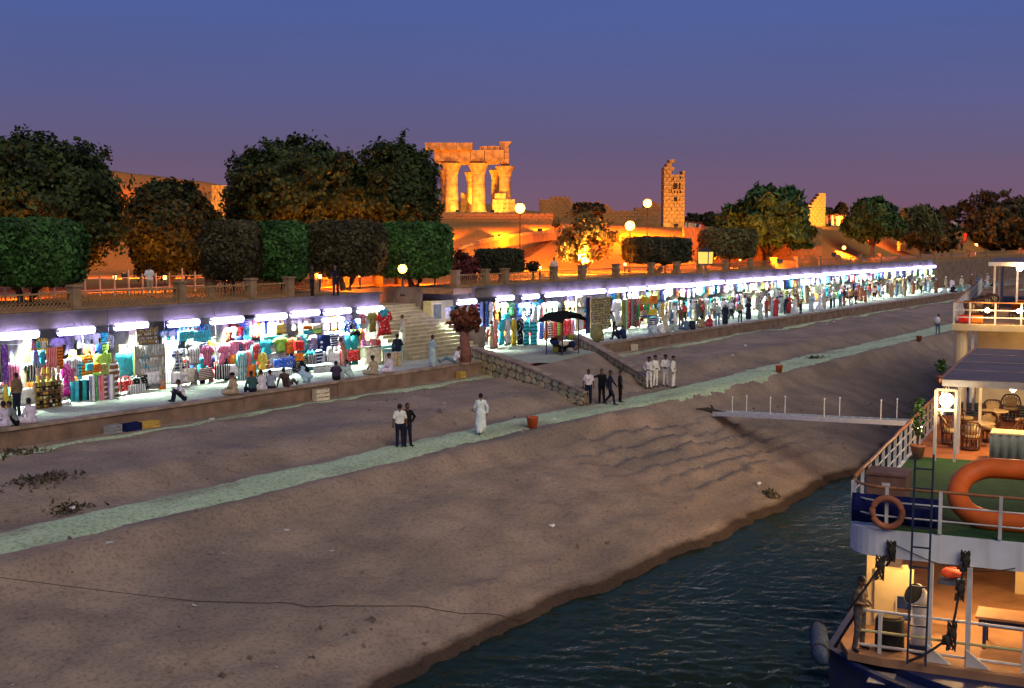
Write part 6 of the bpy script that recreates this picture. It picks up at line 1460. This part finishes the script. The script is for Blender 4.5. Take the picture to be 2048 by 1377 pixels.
mb = MB(); mb.box((10.9, -5.6, D2 + 2.4), (0.12, 9.0, 0.2)); s2(mb, 'awning_edge', WHITE)
for (s, t) in ((11.5, 1.4), (11.5, 2.5), (13.5, 1.6), (16, 1.6), (19, 1.6), (22, 1.6), (11.5, 5)): mb = MB(); mb.bar((s, -t, D2), (s, -t, D2 + 2.42), 0.1); s2(mb, 'awning_post', WHITE)
def lamp2(s, t, z, power, label, r=0.1):
    o = thing('bulkhead_lamp', label, 'lamp', W2(s, t, z), S2); MB().ball((0, 0, 0), r, 12, 0, 8).build('glass', glow('warm globe', (1.0, 0.8, 0.5), 30), o, smooth=True); MB().box((0.1, 0, 0), (0.06, 0.14, 0.14)).build('bracket', WHITE, o); point_light('bulkhead_light', (-0.25, 0, 0), power, WARM, 0.08, o)
lamp2(0.0, 1.42, D2 + 0.62, 60, 'bulkhead lamp on the left post of the second ship rail'); lamp2(0.0, 2.7, D2 + 0.62, 60, 'bulkhead lamp on the right post of the second ship rail'); lamp2(10.8, 2.6, D2 + 2.2, 120, 'bright lamp under the awning of the second ship', 0.16); lamp2(-0.1, 4.5, D2 - 1.0, 90, 'lamp lighting the cream cabin wall of the second ship')
for (s, t, c, lb) in ((0.7, 0.45, 'red', 'red plastic crate in the corner of the second deck'), (0.7, 1.0, 'orange', 'orange plastic crate beside the red one')):
    o = thing('plastic_crate', lb, 'crate', W2(s, t, D2 + 0.03), S2)
    MB().box((0, 0, 0.03), (0.45, 0.45, 0.04)).build('base', PLAIN[c], o)
    for q in (-1, 1): MB().box((q * 0.22, 0, 0.17), (0.03, 0.46, 0.3)).build('side', PLAIN[c], o); MB().box((0, q * 0.22, 0.17), (0.41, 0.03, 0.3)).build('end', PLAIN[c], o)
def lounger(s, t, lb, c):
    o = thing('sun_lounger', lb, 'sun lounger', W2(s, t, D2 + 0.03), S2 + 0.1, 'orange sun loungers'); MB().box((0.3, 0, 0.32), (1.3, 0.6, 0.07)).build('mattress', PLAIN[c], o); b = MB(); b.box((-0.6, 0, 0.52), (0.7, 0.6, 0.07), tilt=Matrix.Rotation(math.radians(35), 3, 'Y')); b.build('back_mattress', PLAIN[c], o); MB().box((0.1, 0, 0.25), (1.7, 0.64, 0.05)).build('frame', WICK, o)
    for sx in (-0.6, 0.8):
        for sy in (-1, 1): MB().bar((sx, sy * 0.28, 0), (sx, sy * 0.28, 0.25), 0.05).build('leg', WICK, o)
for k, (s, t) in enumerate(((5.0, 2.6), (7.5, 2.8), (5.6, 3.7), (10.0, 3.2))): lounger(s, t, 'orange cushioned sun lounger on the second ship, ' + ['nearest the front rail', 'behind the nearest one', 'at the right edge', 'under the awning front'][k], 'orange')
for k in range(7):
    c = copy_tree(proto); c.location = W2(1.5 + 1.3 * k, 0.75 + 0.12 * k, D2 + 0.03); c.rotation_euler = (0, 0, S2 - math.pi / 2 + (0.4 if k % 2 else -0.5)); c['label'] = 'dark chair in the row along the second ship railing'; c['group'] = 'chairs along the second ship railing'
potted(0, 0, 0, 'bushy green plant below the corner of the second ship', 0.6, (56.0, 15.0, 4.6))
# ------------------------------------------------------------------ gangway
def gz(x, y): return float(bank_z(np.array([x]), np.array([y]))[0])
_z = 2.2
for _ in range(30): _p = at_z(1440, 826, _z); _z = 0.5 * _z + 0.5 * (gz(_p[0], _p[1]) + 0.25)
A, B = Vector((_p[0], _p[1], _z)), Vector((51.2, 14.6, 3.6)); d = (B - A)
g = thing('gangway', 'long white gangplank from the ship to the bank', 'gangway', tuple(A)); GW = mat('white gangway paint', (0.86, 0.90, 0.84), rough=0.5, var=0.08, scale=3); n = 6
L = d.length; dn = d.normalized(); sd_ = dn.cross(Vector((0, 0, 1))).normalized()
for i in range(n):
    a, b = dn * (L * i / n + 0.01), dn * (L * (i + 1) / n - 0.01); MB().bar(a, b, 0.85, 0.06).build('plank', GW, g)
for q in (-1, 1):
    MB().bar(sd_ * 0.43 * q + Vector((0, 0, -0.02)), sd_ * 0.43 * q + dn * L + Vector((0, 0, -0.06)), 0.06, 0.2).build('side_beam', GW, g)
    for f in (0.12, 0.34, 0.62, 0.88):
        p = dn * L * f + sd_ * 0.43 * q; st = MB().bar(p, p + Vector((0, 0, 0.85)), 0.03).build('stanchion', GW, g); MB().ball(p + Vector((0, 0, 0.87)), 0.045, 6, 0, 4).build('knob', GW, st)
for q in range(int(L / 0.55)): MB().bar(dn * (0.3 + q * 0.55) - sd_ * 0.38 + Vector((0, 0, 0.045)), dn * (0.3 + q * 0.55) + sd_ * 0.38 + Vector((0, 0, 0.045)), 0.05, 0.03).build('tread_cleat', mat('grey cleat', (0.3, 0.33, 0.33)), g)
o = thing('driftwood', 'dark twisted driftwood under the gangway end', 'driftwood', tuple(A + Vector((0.6, 0.5, -0.2))))
MB().tube([(-0.5, 0.9, 0.25), (-0.1, 0.4, 0.22), (0, 0, 0.1), (0.1, -0.8, 0.05)], [0.05, 0.14, 0.16, 0.06], 7).build('stem', ROPE, o); MB().tube([(0, 0, 0.1), (0.4, 0.5, 0.4)], [0.08, 0.03], 5).build('branch', ROPE, o)

# ------------------------------------------------------------------ people near and far
WH, BK, NV, GY = (0.75, 0.75, 0.74), (0.012, 0.012, 0.015), (0.015, 0.018, 0.04), (0.35, 0.36, 0.36)
def on_path(px, py, z=2.85): 
    p = at_z(px, py, z); return (p[0], p[1], gz(p[0], p[1]) + 0.04)
R_ = 0.028
person(on_path(800, 895), AWAY + 0.15, 'stand', 'shirt', (0.72, 0.74, 0.66), NV, 'standing person in white T-shirt and black trousers seen from behind on the path', res=0.022)
person(on_path(815, 893), TOWARD + 0.5, 'akimbo', 'long', BK, NV, 'person all in black half hidden behind the white T-shirt', res=0.025)
person(on_path(962, 869), AWAY + 0.2, 'walk', 'robe', (0.66, 0.76, 0.74), WH, 'person walking the path in a long pale robe', res=0.022)
ramp_z = lambda px, py: (float(at_z(px, py, 2.8)[0]), float(at_z(px, py, 2.8)[1]), 2.80)
person(ramp_z(1177, 808), TOWARD - 0.1, 'stand', 'shirt', (0.66, 0.6, 0.64), NV, 'person in white T-shirt leaning at the foot of the ramp', res=R_)
person(ramp_z(1203, 807), TOWARD + 0.2, 'reach', 'long', BK, BK, 'person in black with one arm out at the ramp foot', res=R_)
person(ramp_z(1219, 811), TOWARD + 1.3, 'walk', 'long', NV, NV, 'person in navy turned sideways at the ramp foot', res=R_)
person(ramp_z(1240, 806), TOWARD + 1.7, 'stand', 'long', (0.03, 0.028, 0.03), BK, 'thin person in dark grey, rightmost of the dark group', res=R_, h=0.94)
for i, (px, py, rz, ps, lb) in enumerate(((1298, 777, AWAY + 2.6, 'akimbo', 'leftmost of the four'), (1310, 776, TOWARD + 0.6, 'stand', 'second from left of the four'), (1331, 773, TOWARD - 0.3, 'hands_front', 'third from left of the four'), (1346, 775, TOWARD + 1.1, 'stand', 'rightmost of the four'))):
    p = at_z(px, py, 2.85); o = person((p[0], p[1], gz(p[0], p[1]) + 0.03), rz, ps, 'long', (0.78, 0.76, 0.68), (0.78, 0.76, 0.68), 'officer in white uniform and dark beret, ' + lb, 'beret', BK, res=R_)
    bm = MB(); bm.lathe([(0.158, 0.985), (0.162, 1.0), (0.162, 1.035), (0.158, 1.05)], n=16); b = bm.build('belt', SHOES, o); b.scale = (1.0, 0.78, 1)
p = at_z(1875, 668, 2.85); o = person((p[0], p[1], gz(p[0], p[1])), -math.pi / 2, 'carry', 'shirt', (0.45, 0.08, 0.12), (0.10, 0.16, 0.22), 'stooped person in red carrying a white sack along the path', res=0.035)
sk = MB().ball((0.05, -0.32, 1.22), (0.26, 0.22, 0.30), 12, 0, 8).build('sack_load', WHITECLOTH, None, smooth=True); sk.name = 'sack'; sk.location = o.location; sk.rotation_euler = o.rotation_euler; tag(sk, 'bulging white sack on the stooped person\'s back', 'sack')
person(W(-0.1, 0.42, LD), TOWARD + 0.75, 'working', 'shirt', (0.085, 0.07, 0.06), (0.10, 0.085, 0.075), 'deckhand in grey-brown work clothes looking down on the bow', res=0.018, h=1.03)
# along the terrace edge
SEAT_Z = TER + 0.08
def seat(px, rz, pose, outfit, top, bot, lb, head='hair', headc=None, dy=0.0, res=0.03, z=SEAT_Z):
    p = at_z(px, 470 + (862 - 470) * (1 - px / 2720.0), TER); y = EDGE_Y + 0.12 + dy
    q = at_y(px, 700, y); return person((q[0], y, z if dy < 0.3 else TER), rz, pose, outfit, top, bot, lb, head, headc, res)
seat(8, 0.3, 'sit_cross', 'robe', (0.6, 0.55, 0.68), WH, 'person in lilac white seated on the wall, leftmost', res=0.03)
seat(28, 0.9, 'sit_knees', 'long', (0.2, 0.24, 0.22), BK, 'person in dark grey seated on the wall near left edge')
seat(58, 0.1, 'sit_cross', 'robe', (0.68, 0.62, 0.72), WH, 'person in pale lilac seated on the wall before the hats')
person((*at_z(35, 836, TER)[:2], TER), 0.2, 'stand', 'shirt', (0.20, 0.13, 0.07), NV, 'standing person in brown checked shirt before the leftmost stall', res=0.03)
seat(366, 1.1, 'sit_knees', 'shirt', WH, NV, 'person in white shirt squatting on the wall by the ladder', dy=0.25)
seat(468, 0.2, 'sit_cross', 'robe', (0.42, 0.33, 0.22), WH, 'person in tan robe seated with a dark hat', 'turban', BK)
seat(504, -0.3, 'sit_edge', 'long', (0.04, 0.10, 0.10), NV, 'person in dark striped top seated beside the tan robe')
seat(525, 0.1, 'sit_cross', 'robe', (0.72, 0.68, 0.70), WH, 'person in white seated on the wall below the yellow robe')
seat(542, -0.5, 'sit_knees', 'shirt', (0.25, 0.3, 0.36), NV, 'person with slate grey shirt seated beside the reclining one', dy=0.3)
seat(572, -1.3, 'recline', 'long', (0.10, 0.07, 0.06), (0.10, 0.08, 0.07), 'person in dark brown reclining on the wall', dy=0.1)
seat(616, 0.3, 'squat', 'robe', (0.40, 0.58, 0.68), WH, 'woman-length black scarf over pale blue robe, squatting on the terrace', 'scarf', BK, dy=1.0)
_people[-1]['label'] = 'squatting person in pale blue robe and long black headscarf'
person((*at_z(690, 742, TER)[:2], TER), 0.5, 'lean_on', 'shirt', (0.33, 0.17, 0.11), (0.25, 0.15, 0.09), 'person in brown shirt leaning over goods by white robes', res=0.03)
seat(672, -0.8, 'sit_knees', 'long', (0.05, 0.035, 0.06), BK, 'person in dark clothes sitting left of the pale blue figure')
seat(702, 0.6, 'sit_knees', 'robe', (0.45, 0.60, 0.58), WH, 'person in pale grey-green robe sitting with knees up')
seat(748, -0.2, 'sit_cross', 'robe', (0.40, 0.34, 0.22), WH, 'person in olive tan robe sitting below the stair box', 'turban', (0.03, 0.03, 0.03))
seat(782, 0.2, 'sit_cross', 'robe', (0.66, 0.60, 0.70), WH, 'person in lilac robe with dark turban below the stairs', 'turban', (0.03, 0.03, 0.03))
person((*at_z(802, 722, TER)[:2], TER + 0.35), -0.6, 'sit_edge', 'long', NV, NV, 'person in navy sitting on the beige box edge', res=0.03)
_people[-1].location.z = TER + 0.74; _people[-1].location.y = 42.6; _people[-1].location.x = X_at(796, 42.6, 725)
person((*at_y(806, 690, 45.0)[:2], TER + 0.18 * 4), 0.8, 'stand', 'robe', (0.55, 0.55, 0.42), WH, 'person in pale robe standing on the lower steps', res=0.03)
_people[-1].location = (X_at(808, 44.8), 44.9, TER + 0.72)
person((*at_z(865, 736, TER)[:2], TER), AWAY - 0.9, 'hands_front', 'robe', (0.38, 0.52, 0.48), WH, 'person in sea green robe standing at the stair foot', res=0.03)
seat(908, 0.7, 'recline', 'shirt', WH, (0.12, 0.22, 0.24), 'person in white shirt and teal trousers sitting by the tree', dy=0.1)
person((*at_z(983, 698, TER)[:2], TER), 0.4, 'stand', 'robe', (0.30, 0.24, 0.17), WH, 'person in brown robe before the blue scarves', res=0.035)
seat(1205, 0.4, 'sit_cross', 'robe', (0.32, 0.22, 0.15), WH, 'person in brown robe seated at the top of the ramp wall', dy=1.2, res=0.035)
person((*at_z(1228, 672, TER)[:2], TER), 0.3, 'lean_on', 'long', (0.25, 0.29, 0.28), BK, 'person in grey and black before the olive basket board', res=0.035)
seat(1238, 0.5, 'sit_knees', 'long', NV, NV, 'person in navy crouching above the ramp wall', dy=0.8, res=0.035)
seat(1248, -0.5, 'sit_knees', 'long', (0.02, 0.03, 0.10), NV, 'second crouching person in dark blue above the ramp wall', dy=0.7, res=0.035)
FC = [((0.45, 0.56, 0.56), 'pale grey-blue'), ((0.74, 0.74, 0.72), 'white'), ((0.40, 0.50, 0.42), 'grey-green'), ((0.10, 0.16, 0.22), 'slate blue'), ((0.02, 0.025, 0.04), 'navy'), ((0.32, 0.25, 0.14), 'tan'), ((0.45, 0.05, 0.05), 'red'), ((0.20, 0.10, 0.06), 'brown'), ((0.10, 0.35, 0.38), 'teal'), ((0.5, 0.45, 0.3), 'cream')]
for i, px in enumerate((1310, 1325, 1352, 1372, 1385, 1402, 1420)):
    c, w = FC[i % len(FC)]; seat(px, rng.uniform(-0.9, 0.9), rng.choice(['sit_cross', 'sit_knees']), 'robe', c, WH, 'person in %s robe seated on the wall right of the ramp' % w, rng.choice(['turban', 'hair']), None if i % 2 else WH, rng.uniform(0, 0.3), 0.045)
crowd_px = [(1330, 668), (1343, 662), (1362, 660), (1435, 652), (1450, 650), (1462, 640), (1480, 648), (1497, 640), (1520, 640), (1533, 636), (1545, 632), (1551, 634), (1562, 628), (1570, 630), (1578, 628), (1590, 633), (1601, 631), (1622, 624), (1640, 622), (1648, 618), (1662, 617), (1668, 616), (1680, 616), (1688, 612), (1694, 612), (1702, 610), (1712, 610), (1722, 604), (1730, 606), (1738, 600), (1748, 602), (1757, 598), (1765, 599), (1774, 596), (1783, 596), (1792, 594), (1800, 592), (1809, 593), (1818, 589), (1826, 590), (1834, 587), (1842, 588), (1850, 585), (1858, 586)]
crowd_px += [(rng.uniform(1300, 1860), 0) for _ in range(34)]
crowd_px = [(a, b or 470 + (2720 - a) * rng.uniform(0.112, 0.134)) for a, b in crowd_px]
for i, (px, py) in enumerate(crowd_px):
    p = at_z(px, py, TER); y = min(max(p[1], EDGE_Y + 0.8), 44.2); q = at_y(px, py, y); c, w = FC[rng.randrange(len(FC))]; rb = rng.random() < 0.55
    tz_ = rng.random() < 0.4
    person((q[0], y, TER), rng.uniform(-3, 3), rng.choice(['stand', 'walk', 'hands_front', 'akimbo', 'lean_on']), 'robe' if rb else 'shirt', c, FC[rng.choice((3, 4, 4, 7))][0], 'shopper in %s %s among the far right stalls' % (w, 'robe' if rb else 'shirt'), 'turban' if tz_ else 'hair', WH if tz_ else None, 0.05, rng.uniform(0.92, 1.03), 'shoppers along the right-hand stalls')
for i in range(16):
    px = 1862 + i * 8.5; c, w = FC[(i * 7) % len(FC)]; x = float(at_y(px, 570, 42.0)[0]); y = 41.0 + (i % 3) * 0.9
    sit = i % 2 == 0
    person((x, y if not sit else EDGE_Y + 0.4, TER if not sit else SEAT_Z), rng.uniform(-3, 3), 'stand' if not sit else 'sit_cross', 'robe', c, WH, 'person in %s robe %s beyond the last stall' % (w, 'standing' if not sit else 'sitting on the wall'), 'turban' if i % 3 else 'hair', WH if i % 3 else None, 0.05, 1.0, 'people beyond the last stall')
# on the promenade and hill
def up(px, py, D, rz, pose, outfit, top, bot, lb, res=0.045):
    p = at_d(px, py, D); z = hz(p[0], p[1]) if p[1] > 51.6 else PROM
    return person((p[0], p[1], z), rz, pose, outfit, top, bot, lb, res=res)
up(300, 592, 66, AWAY, 'stand', 'shirt', (0.7, 0.7, 0.68), (0.4, 0.3, 0.2), 'person in white shirt standing behind the left fence', 0.035)
up(672, 592, 67, TOWARD, 'lean_on', 'long', BK, BK, 'dark figure sitting behind the fence near the stairs', 0.035)
up(625, 600, 66, 0.5, 'stand', 'long', (0.05, 0.03, 0.02), BK, 'dark figure standing in the gap of the left fence', 0.035)
up(1108, 545, 88, TOWARD, 'stand', 'robe', (0.7, 0.6, 0.45), WH, 'pale robed figure behind the fence below the temple')
up(921, 495, 104, TOWARD, 'stand', 'robe', (0.75, 0.72, 0.66), WH, 'tiny white robed figure on the ramp to the temple')
for i in range(44):
    px = 1800 + (i % 22) * 6.2 + rng.uniform(-3, 3); p = at_y(px, 500, 54 + (i // 22) * 5 + rng.uniform(-2, 2)); c, w = FC[rng.randrange(len(FC))]
    person((p[0], p[1], hz(p[0], p[1])), rng.uniform(-3, 3), rng.choice(['stand', 'walk']), rng.choice(['shirt', 'robe']), c, FC[4][0], 'visitor in %s on the far promenade' % w, res=0.06, group='crowd on the far promenade')
for i in range(22):
    px = 1372 + i * 3.6 if i < 10 else 1648 + (i - 10) * 4.2; p = at_d(px, 455, 140 if i < 10 else 172); c, w = FC[rng.randrange(len(FC))]
    person((p[0], p[1], hz(p[0], p[1])), rng.uniform(-3, 3), 'stand', rng.choice(['shirt', 'robe']), c, FC[4][0], 'visitor in %s on the wall by the %s' % (w, 'pylon tower' if i < 10 else 'glowing ruin'), res=0.06, group='visitors on the hill')

# ------------------------------------------------------------------ cart with a dark parasol at the ramp top
cx, cy = float(at_z(1125, 716, TER)[0]), 38.6
cx = X_at(1125, cy, 700); o = thing('parasol', 'black parasol over the heap of wares at the ramp', 'parasol', (cx, cy, TER))
for q in (-1, 1):
    for w in (-1, 1): MB().bar((q * 0.9, w * 0.55, 0), (q * 0.9, w * 0.55, 2.15), 0.05).build('pole', M_POLE, o)
mb = MB(); v = []; nx_ = 12
for k in range(nx_ + 1):
    a = k / nx_ * 2 - 1; z = 2.5 - 0.42 * a * a + 0.05 * (1 if k % 2 else -1)
    for w in (-1, 0, 1): v.append((a * 1.35, w * 0.85, z - 0.12 * abs(w)))
vv = v + [(p[0], p[1], p[2] + 0.03) for p in v]; N = len(v); f = []
for k in range(nx_):
    for w in (0, 1):
        a = k * 3 + w; f += [(a, a + 1, a + 4, a + 3), (N + a, N + a + 3, N + a + 4, N + a + 1)]
mb.add(vv, f); mb.build('canopy', PLAIN['black'], o, smooth=True)
MB().bar((-1.3, 0, 2.08), (1.3, 0, 2.08), 0.03).build('spreader', M_POLE, o)
o = thing('ware_heap', 'heap of dark bundles and sacks under the black parasol', 'bundles', (cx + 0.1, cy, TER))
for k in range(22):
    c = ['black', 'grey', 'olive', 'navy', 'brown', 'black', 'cream'][k % 7]; a = k * 2.4; r = 0.15 + 0.045 * k
    MB().ball((min(0.95, r) * math.cos(a), 0.5 * math.sin(a), 0.28 + 0.42 * (k % 3) * (1 - r * 0.5)), (rng.uniform(0.2, 0.4), rng.uniform(0.18, 0.3), rng.uniform(0.1, 0.24)), 7, 0, 5).build('bundle', PLAIN[c], o)
o = thing('water_jar', 'round olive clay jar beside the parasol', 'jar', (X_at(1193, 41.0, 680), 41.0, TER)); MB().lathe([(0.2, 0), (0.42, 0.4), (0.45, 0.75), (0.25, 1.1), (0.3, 1.2)], n=14).build('jar_body', mat('olive clay', (0.22, 0.2, 0.08), var=0.3), o, smooth=True); MB().lathe([(0.27, 1.2), (0.2, 1.24), (0.02, 1.26)], n=14).build('lid', M_STONE, o)
# reddish tree beside the stairs and lit kiosk box
tree('red_tree', 'small red-brown tree with a thick trunk beside the stairs', 898, 962, 612, 668, 68, leaf_mat('red brown leaf', (0.22, 0.07, 0.03)), 3200, 0.11, seed=60, lobes=9, ground=TER)
tr = MB(); trp = at_z(943, 738, TER)
for ob in [o_ for o_ in bpy.data.objects if o_.name.startswith('red_tree')]:
    ob.location.z = TER
    for k in range(2): pass
    q = MB().tube([(0, 0, 0), (0.05, 0, 0.6), (-0.05, 0, 1.3), (0, 0, 2.2)], [0.34, 0.3, 0.26, 0.18], 9).build('thick_trunk', mat('red bark', (0.22, 0.09, 0.06), var=0.4, scale=4, bump=0.8), ob, smooth=True)
o = thing('ticket_kiosk', 'pale yellow kiosk with a square grey window above the stairs', 'kiosk', (62.2, 47.6, TER + 1.45))
MB().box((0, 0, -0.725), (2.2, 0.58, 1.44)).build('base', M_PLASTER, o); MB().box((0, 0, 0.73), (2.3, 0.6, 1.45)).build('wall', mat('yellow plaster', (0.55, 0.52, 0.25), var=0.12), o); MB().box((-0.55, -0.31, 0.78), (0.85, 0.05, 0.95)).build('window_pane', mat('grey glass', (0.16, 0.19, 0.16), rough=0.15), o)
for (x_, z_, w_, h_) in ((-0.55, 1.28, 0.99, 0.06), (-0.55, 0.28, 0.99, 0.06), (-1.0, 0.78, 0.06, 0.95), (-0.1, 0.78, 0.06, 0.95)): MB().box((x_, -0.33, z_), (w_, 0.06, h_)).build('window_frame', PLAIN['cream'], o)
MB().box((0.0, -0.4, 0.06), (2.4, 0.2, 0.05)).build('counter', PLAIN['cream'], o)
# clay pots, crates, rubbish
def red_pot(px, py, lb, c=(0.5, 0.10, 0.03), s=1.0):
    p = on_path(px, py); o = thing('red_bucket', lb, 'bucket', p, 0, 'red buckets along the path')
    MB().lathe([(0.17 * s, 0), (0.22 * s, 0.36 * s), (0.24 * s, 0.38 * s), (0.24 * s, 0.41 * s), (0.2 * s, 0.41 * s), (0.17 * s, 0.1 * s)], n=14).build('bucket_body', mat('red plastic', c, rough=0.5, var=0.15), o, smooth=True); MB().tube([(0.22 * s * math.cos(a), 0, 0.4 * s + 0.1 * s * math.sin(a)) for a in np.linspace(0, math.pi, 9)], 0.012, 4).build('handle', M_STEEL, o)
red_pot(1065, 856, 'bright red bucket on the path before the ramp', s=1.15); red_pot(1558, 744, 'red bucket on the far path beyond the officers'); red_pot(1838, 680, 'red bucket on the path near the stooped person', (0.3, 0.08, 0.04))
def crate(px, c, lb, w=0.5, h=0.3, dy=-0.45):
    q = at_y(px, 800, EDGE_Y + dy); o = thing('crate', lb, 'crate', (q[0], EDGE_Y + dy, gz(q[0], EDGE_Y + dy)), rng.uniform(-0.2, 0.2), 'crates at the foot of the quay wall'); m_ = PLAIN[c]
    MB().box((0, 0, 0.02), (w, 0.35, 0.03)).build('base', m_, o)
    for k in range(3):
        for q_ in (-1, 1): MB().box((0, q_ * 0.17, 0.07 + h * k / 3), (w, 0.02, h / 3 * 0.7)).build('slat', m_, o)
    for q_ in (-1, 1): MB().box((q_ * w / 2, 0, h / 2), (0.03, 0.36, h)).build('end_panel', m_, o)
crate(224, 'grey', 'grey crate at the foot of the wall below the bead board', 0.6, 0.34); crate(262, 'navy', 'dark blue crate beside the grey one under the wall', 0.7, 0.3); crate(296, 'gold', 'yellow crate beside the blue one under the wall', 0.8, 0.26); crate(642, 'cream', 'upright wooden crate against the wall below the dark figure', 0.7, 0.55); crate(922, 'gold', 'small yellow crate at the wall by the red tree', 0.4, 0.35); crate(1268, 'cream', 'pale crate at the foot of the right quay wall', 0.35, 0.4)
for i, (px, py, lb) in enumerate(((425, 868, 'beside the left path bend'), (147, 1032, 'on the upper edge of the path at left'), (592, 803, 'at the foot of the wall below the towels'), (965, 745, 'at the left ramp wall top'), (1108, 832, 'on the path near the red bucket'), (1526, 735, 'on the far path left of the red bucket'), (1668, 655, 'on the far slope'), (1490, 705, 'on the slope above the far path'), (1290, 690, 'at the right ramp wall'), (1465, 724, 'above the path right of the officers'), (1103, 968, 'on the open slope below the path'), (1520, 860, 'near the gangway'), (270, 905, 'on the slope at left below the crates'))):
    p = at_z(px, py, 3.0 if py < 900 else 2.6); mb = MB(); mb.ball((0, 0, 0.03), (0.16, 0.09, 0.05), 7, 0, 5); mb.v = [tuple(c + rng.uniform(-0.03, 0.03) for c in v) for v in mb.v]
    o = mb.build('litter', WHITECLOTH, None, (p[0], p[1], gz(p[0], p[1]) + 0.02)); tag(o, 'crumpled white litter ' + lb, 'litter', 'scraps of litter on the bank')
# mooring rope across the bank and scrub
a, b = at_z(-40, 1150, 2.75), at_z(1048, 1240, 0.12)
pts = []
for f in np.linspace(0, 1, 40):
    x, y = a[0] + (b[0] - a[0]) * f, a[1] + (b[1] - a[1]) * f; pts.append((x - a[0], y - a[1], max(gz(x, y) + 0.03, a[2] + (b[2] - a[2]) * f - 0.25 * math.sin(math.pi * f)) - a[2]))
o = MB().tube(pts, 0.009, 5).build('mooring_rope', ROPE, None, tuple(a), smooth=True); tag(o, 'thin dark mooring rope lying across the bank to the water', 'rope')
def scrub(px, py, n, r, lb):
    p = at_z(px, py, 3.0); g = gz(p[0], p[1]); o = thing('dry_scrub', lb, 'scrub', (p[0], p[1], g), 0, 'scrub patches on the bank'); rg = np.random.default_rng(n)
    q = np.stack([rg.normal(0, r, n), rg.normal(0, r * 0.6, n), np.abs(rg.normal(0, 0.05, n))], 1)
    for i in range(n): q[i, 2] += gz(p[0] + q[i, 0], p[1] + q[i, 1]) - g
    link('leaves', quad_mesh('leaves', leaf_quads(q, rg.normal(0, 1, (n, 3)), 0.09, 3, -0.6, rg), leaf_mat('dry scrub leaf', (0.10, 0.085, 0.055))), o); MB().tube([(0, 0, 0), (0.1, 0, 0.15)], 0.02, 5).build('stem', M_BARK, o)
scrub(80, 985, 220, 0.6, 'dark scrub patch on the slope at far left'); scrub(140, 1008, 130, 0.4, 'scrub patch reaching the path at left'); scrub(40, 935, 110, 0.5, 'scrub just below the quay wall at far left'); scrub(1630, 712, 180, 0.5, 'dark scrub on the edge of the far path'); scrub(1545, 868, 120, 0.25, 'small dark tuft below the gangway'); scrub(1640, 908, 160, 0.3, 'pale green tuft near the ship rail')
# pebbles and clods strewn over the bank: nobody could count them
rg = np.random.default_rng(77); n = 3600; X = rg.uniform(14, 74, n); Y = rg.uniform(20, 38.6, n); keep = np.abs(Y - path_mid(X)) > 1.2; X, Y = X[keep], Y[keep]; Z = bank_z(X, Y); s = np.where(vnoise(X, Y, 3.0) > 0.1, 1.6, 0.7) * (rg.exponential(0.02, len(X)) + 0.008)
oct_v = np.array([(1, 0, 0), (-0.5, 0.87, 0), (-0.5, -0.87, 0), (0, 0, 0.8)]); V = (oct_v[None] * s[:, None, None] * rg.uniform(0.7, 1.4, (len(X), 4, 1))) + np.stack([X, Y, Z], 1)[:, None]
me = bpy.data.meshes.new('pebbles'); base = (np.arange(len(X)) * 4)[:, None, None] + np.array([(0, 1, 3), (1, 2, 3), (2, 0, 3)])[None]
me.from_pydata(V.reshape(-1, 3).tolist(), [], base.reshape(-1, 3).tolist()); me.materials.append(mat('pebble', (0.22, 0.17, 0.13), var=0.6, scale=1.5)); po = link('pebbles', me); po['kind'] = 'stuff'; po['label'] = 'pebbles and clods strewn over the brown bank'; po['category'] = 'pebbles'

n = 260; X = rg.uniform(14, 110, n); Y = rg.uniform(21, 39.2, n); Z = bank_z(X, Y); s = rg.exponential(0.025, n) + 0.015; an = rg.uniform(0, 6.3, n)
c_, s_ = np.cos(an) * s, np.sin(an) * s; h_ = np.stack([X, Y, Z + 0.02], 1); e1 = np.stack([c_, s_, 0 * s], 1); e2 = np.stack([-s_, c_, 0.3 * s], 1)
sc = link('litter_scraps', quad_mesh('litter_scraps', np.stack([h_ - e1 - e2 * 0.5, h_ + e1 - e2 * 0.6, h_ + e1 * 0.9 + e2 * 0.5, h_ - e1 + e2 * 0.6], 1), mat('pale scrap', (0.55, 0.55, 0.5), var=0.4))); sc['kind'] = 'stuff'; sc['label'] = 'tiny pale scraps of litter scattered over the bank'; sc['category'] = 'litter'
# ------------------------------------------------------------------ one label for one thing
bpy.context.view_layer.update()
seen = {}
for o in bpy.data.objects:
    if o.parent is None and 'label' in o: seen.setdefault(o['label'], []).append(o)
for lb, os_ in seen.items():
    if len(os_) < 2: continue
    os_.sort(key=lambda o: side(o.matrix_world.translation))
    k = len(os_)
    for i, o in enumerate(os_):
        if k == 2: w = ('left one', 'right one')[i]
        elif k == 3: w = ('leftmost', 'middle one', 'rightmost')[i]
        else: w = 'leftmost' if i == 0 else ('rightmost' if i == k - 1 else ORD[min(i, 48)] + ' from left')
        o['label'] = lb + ', ' + w
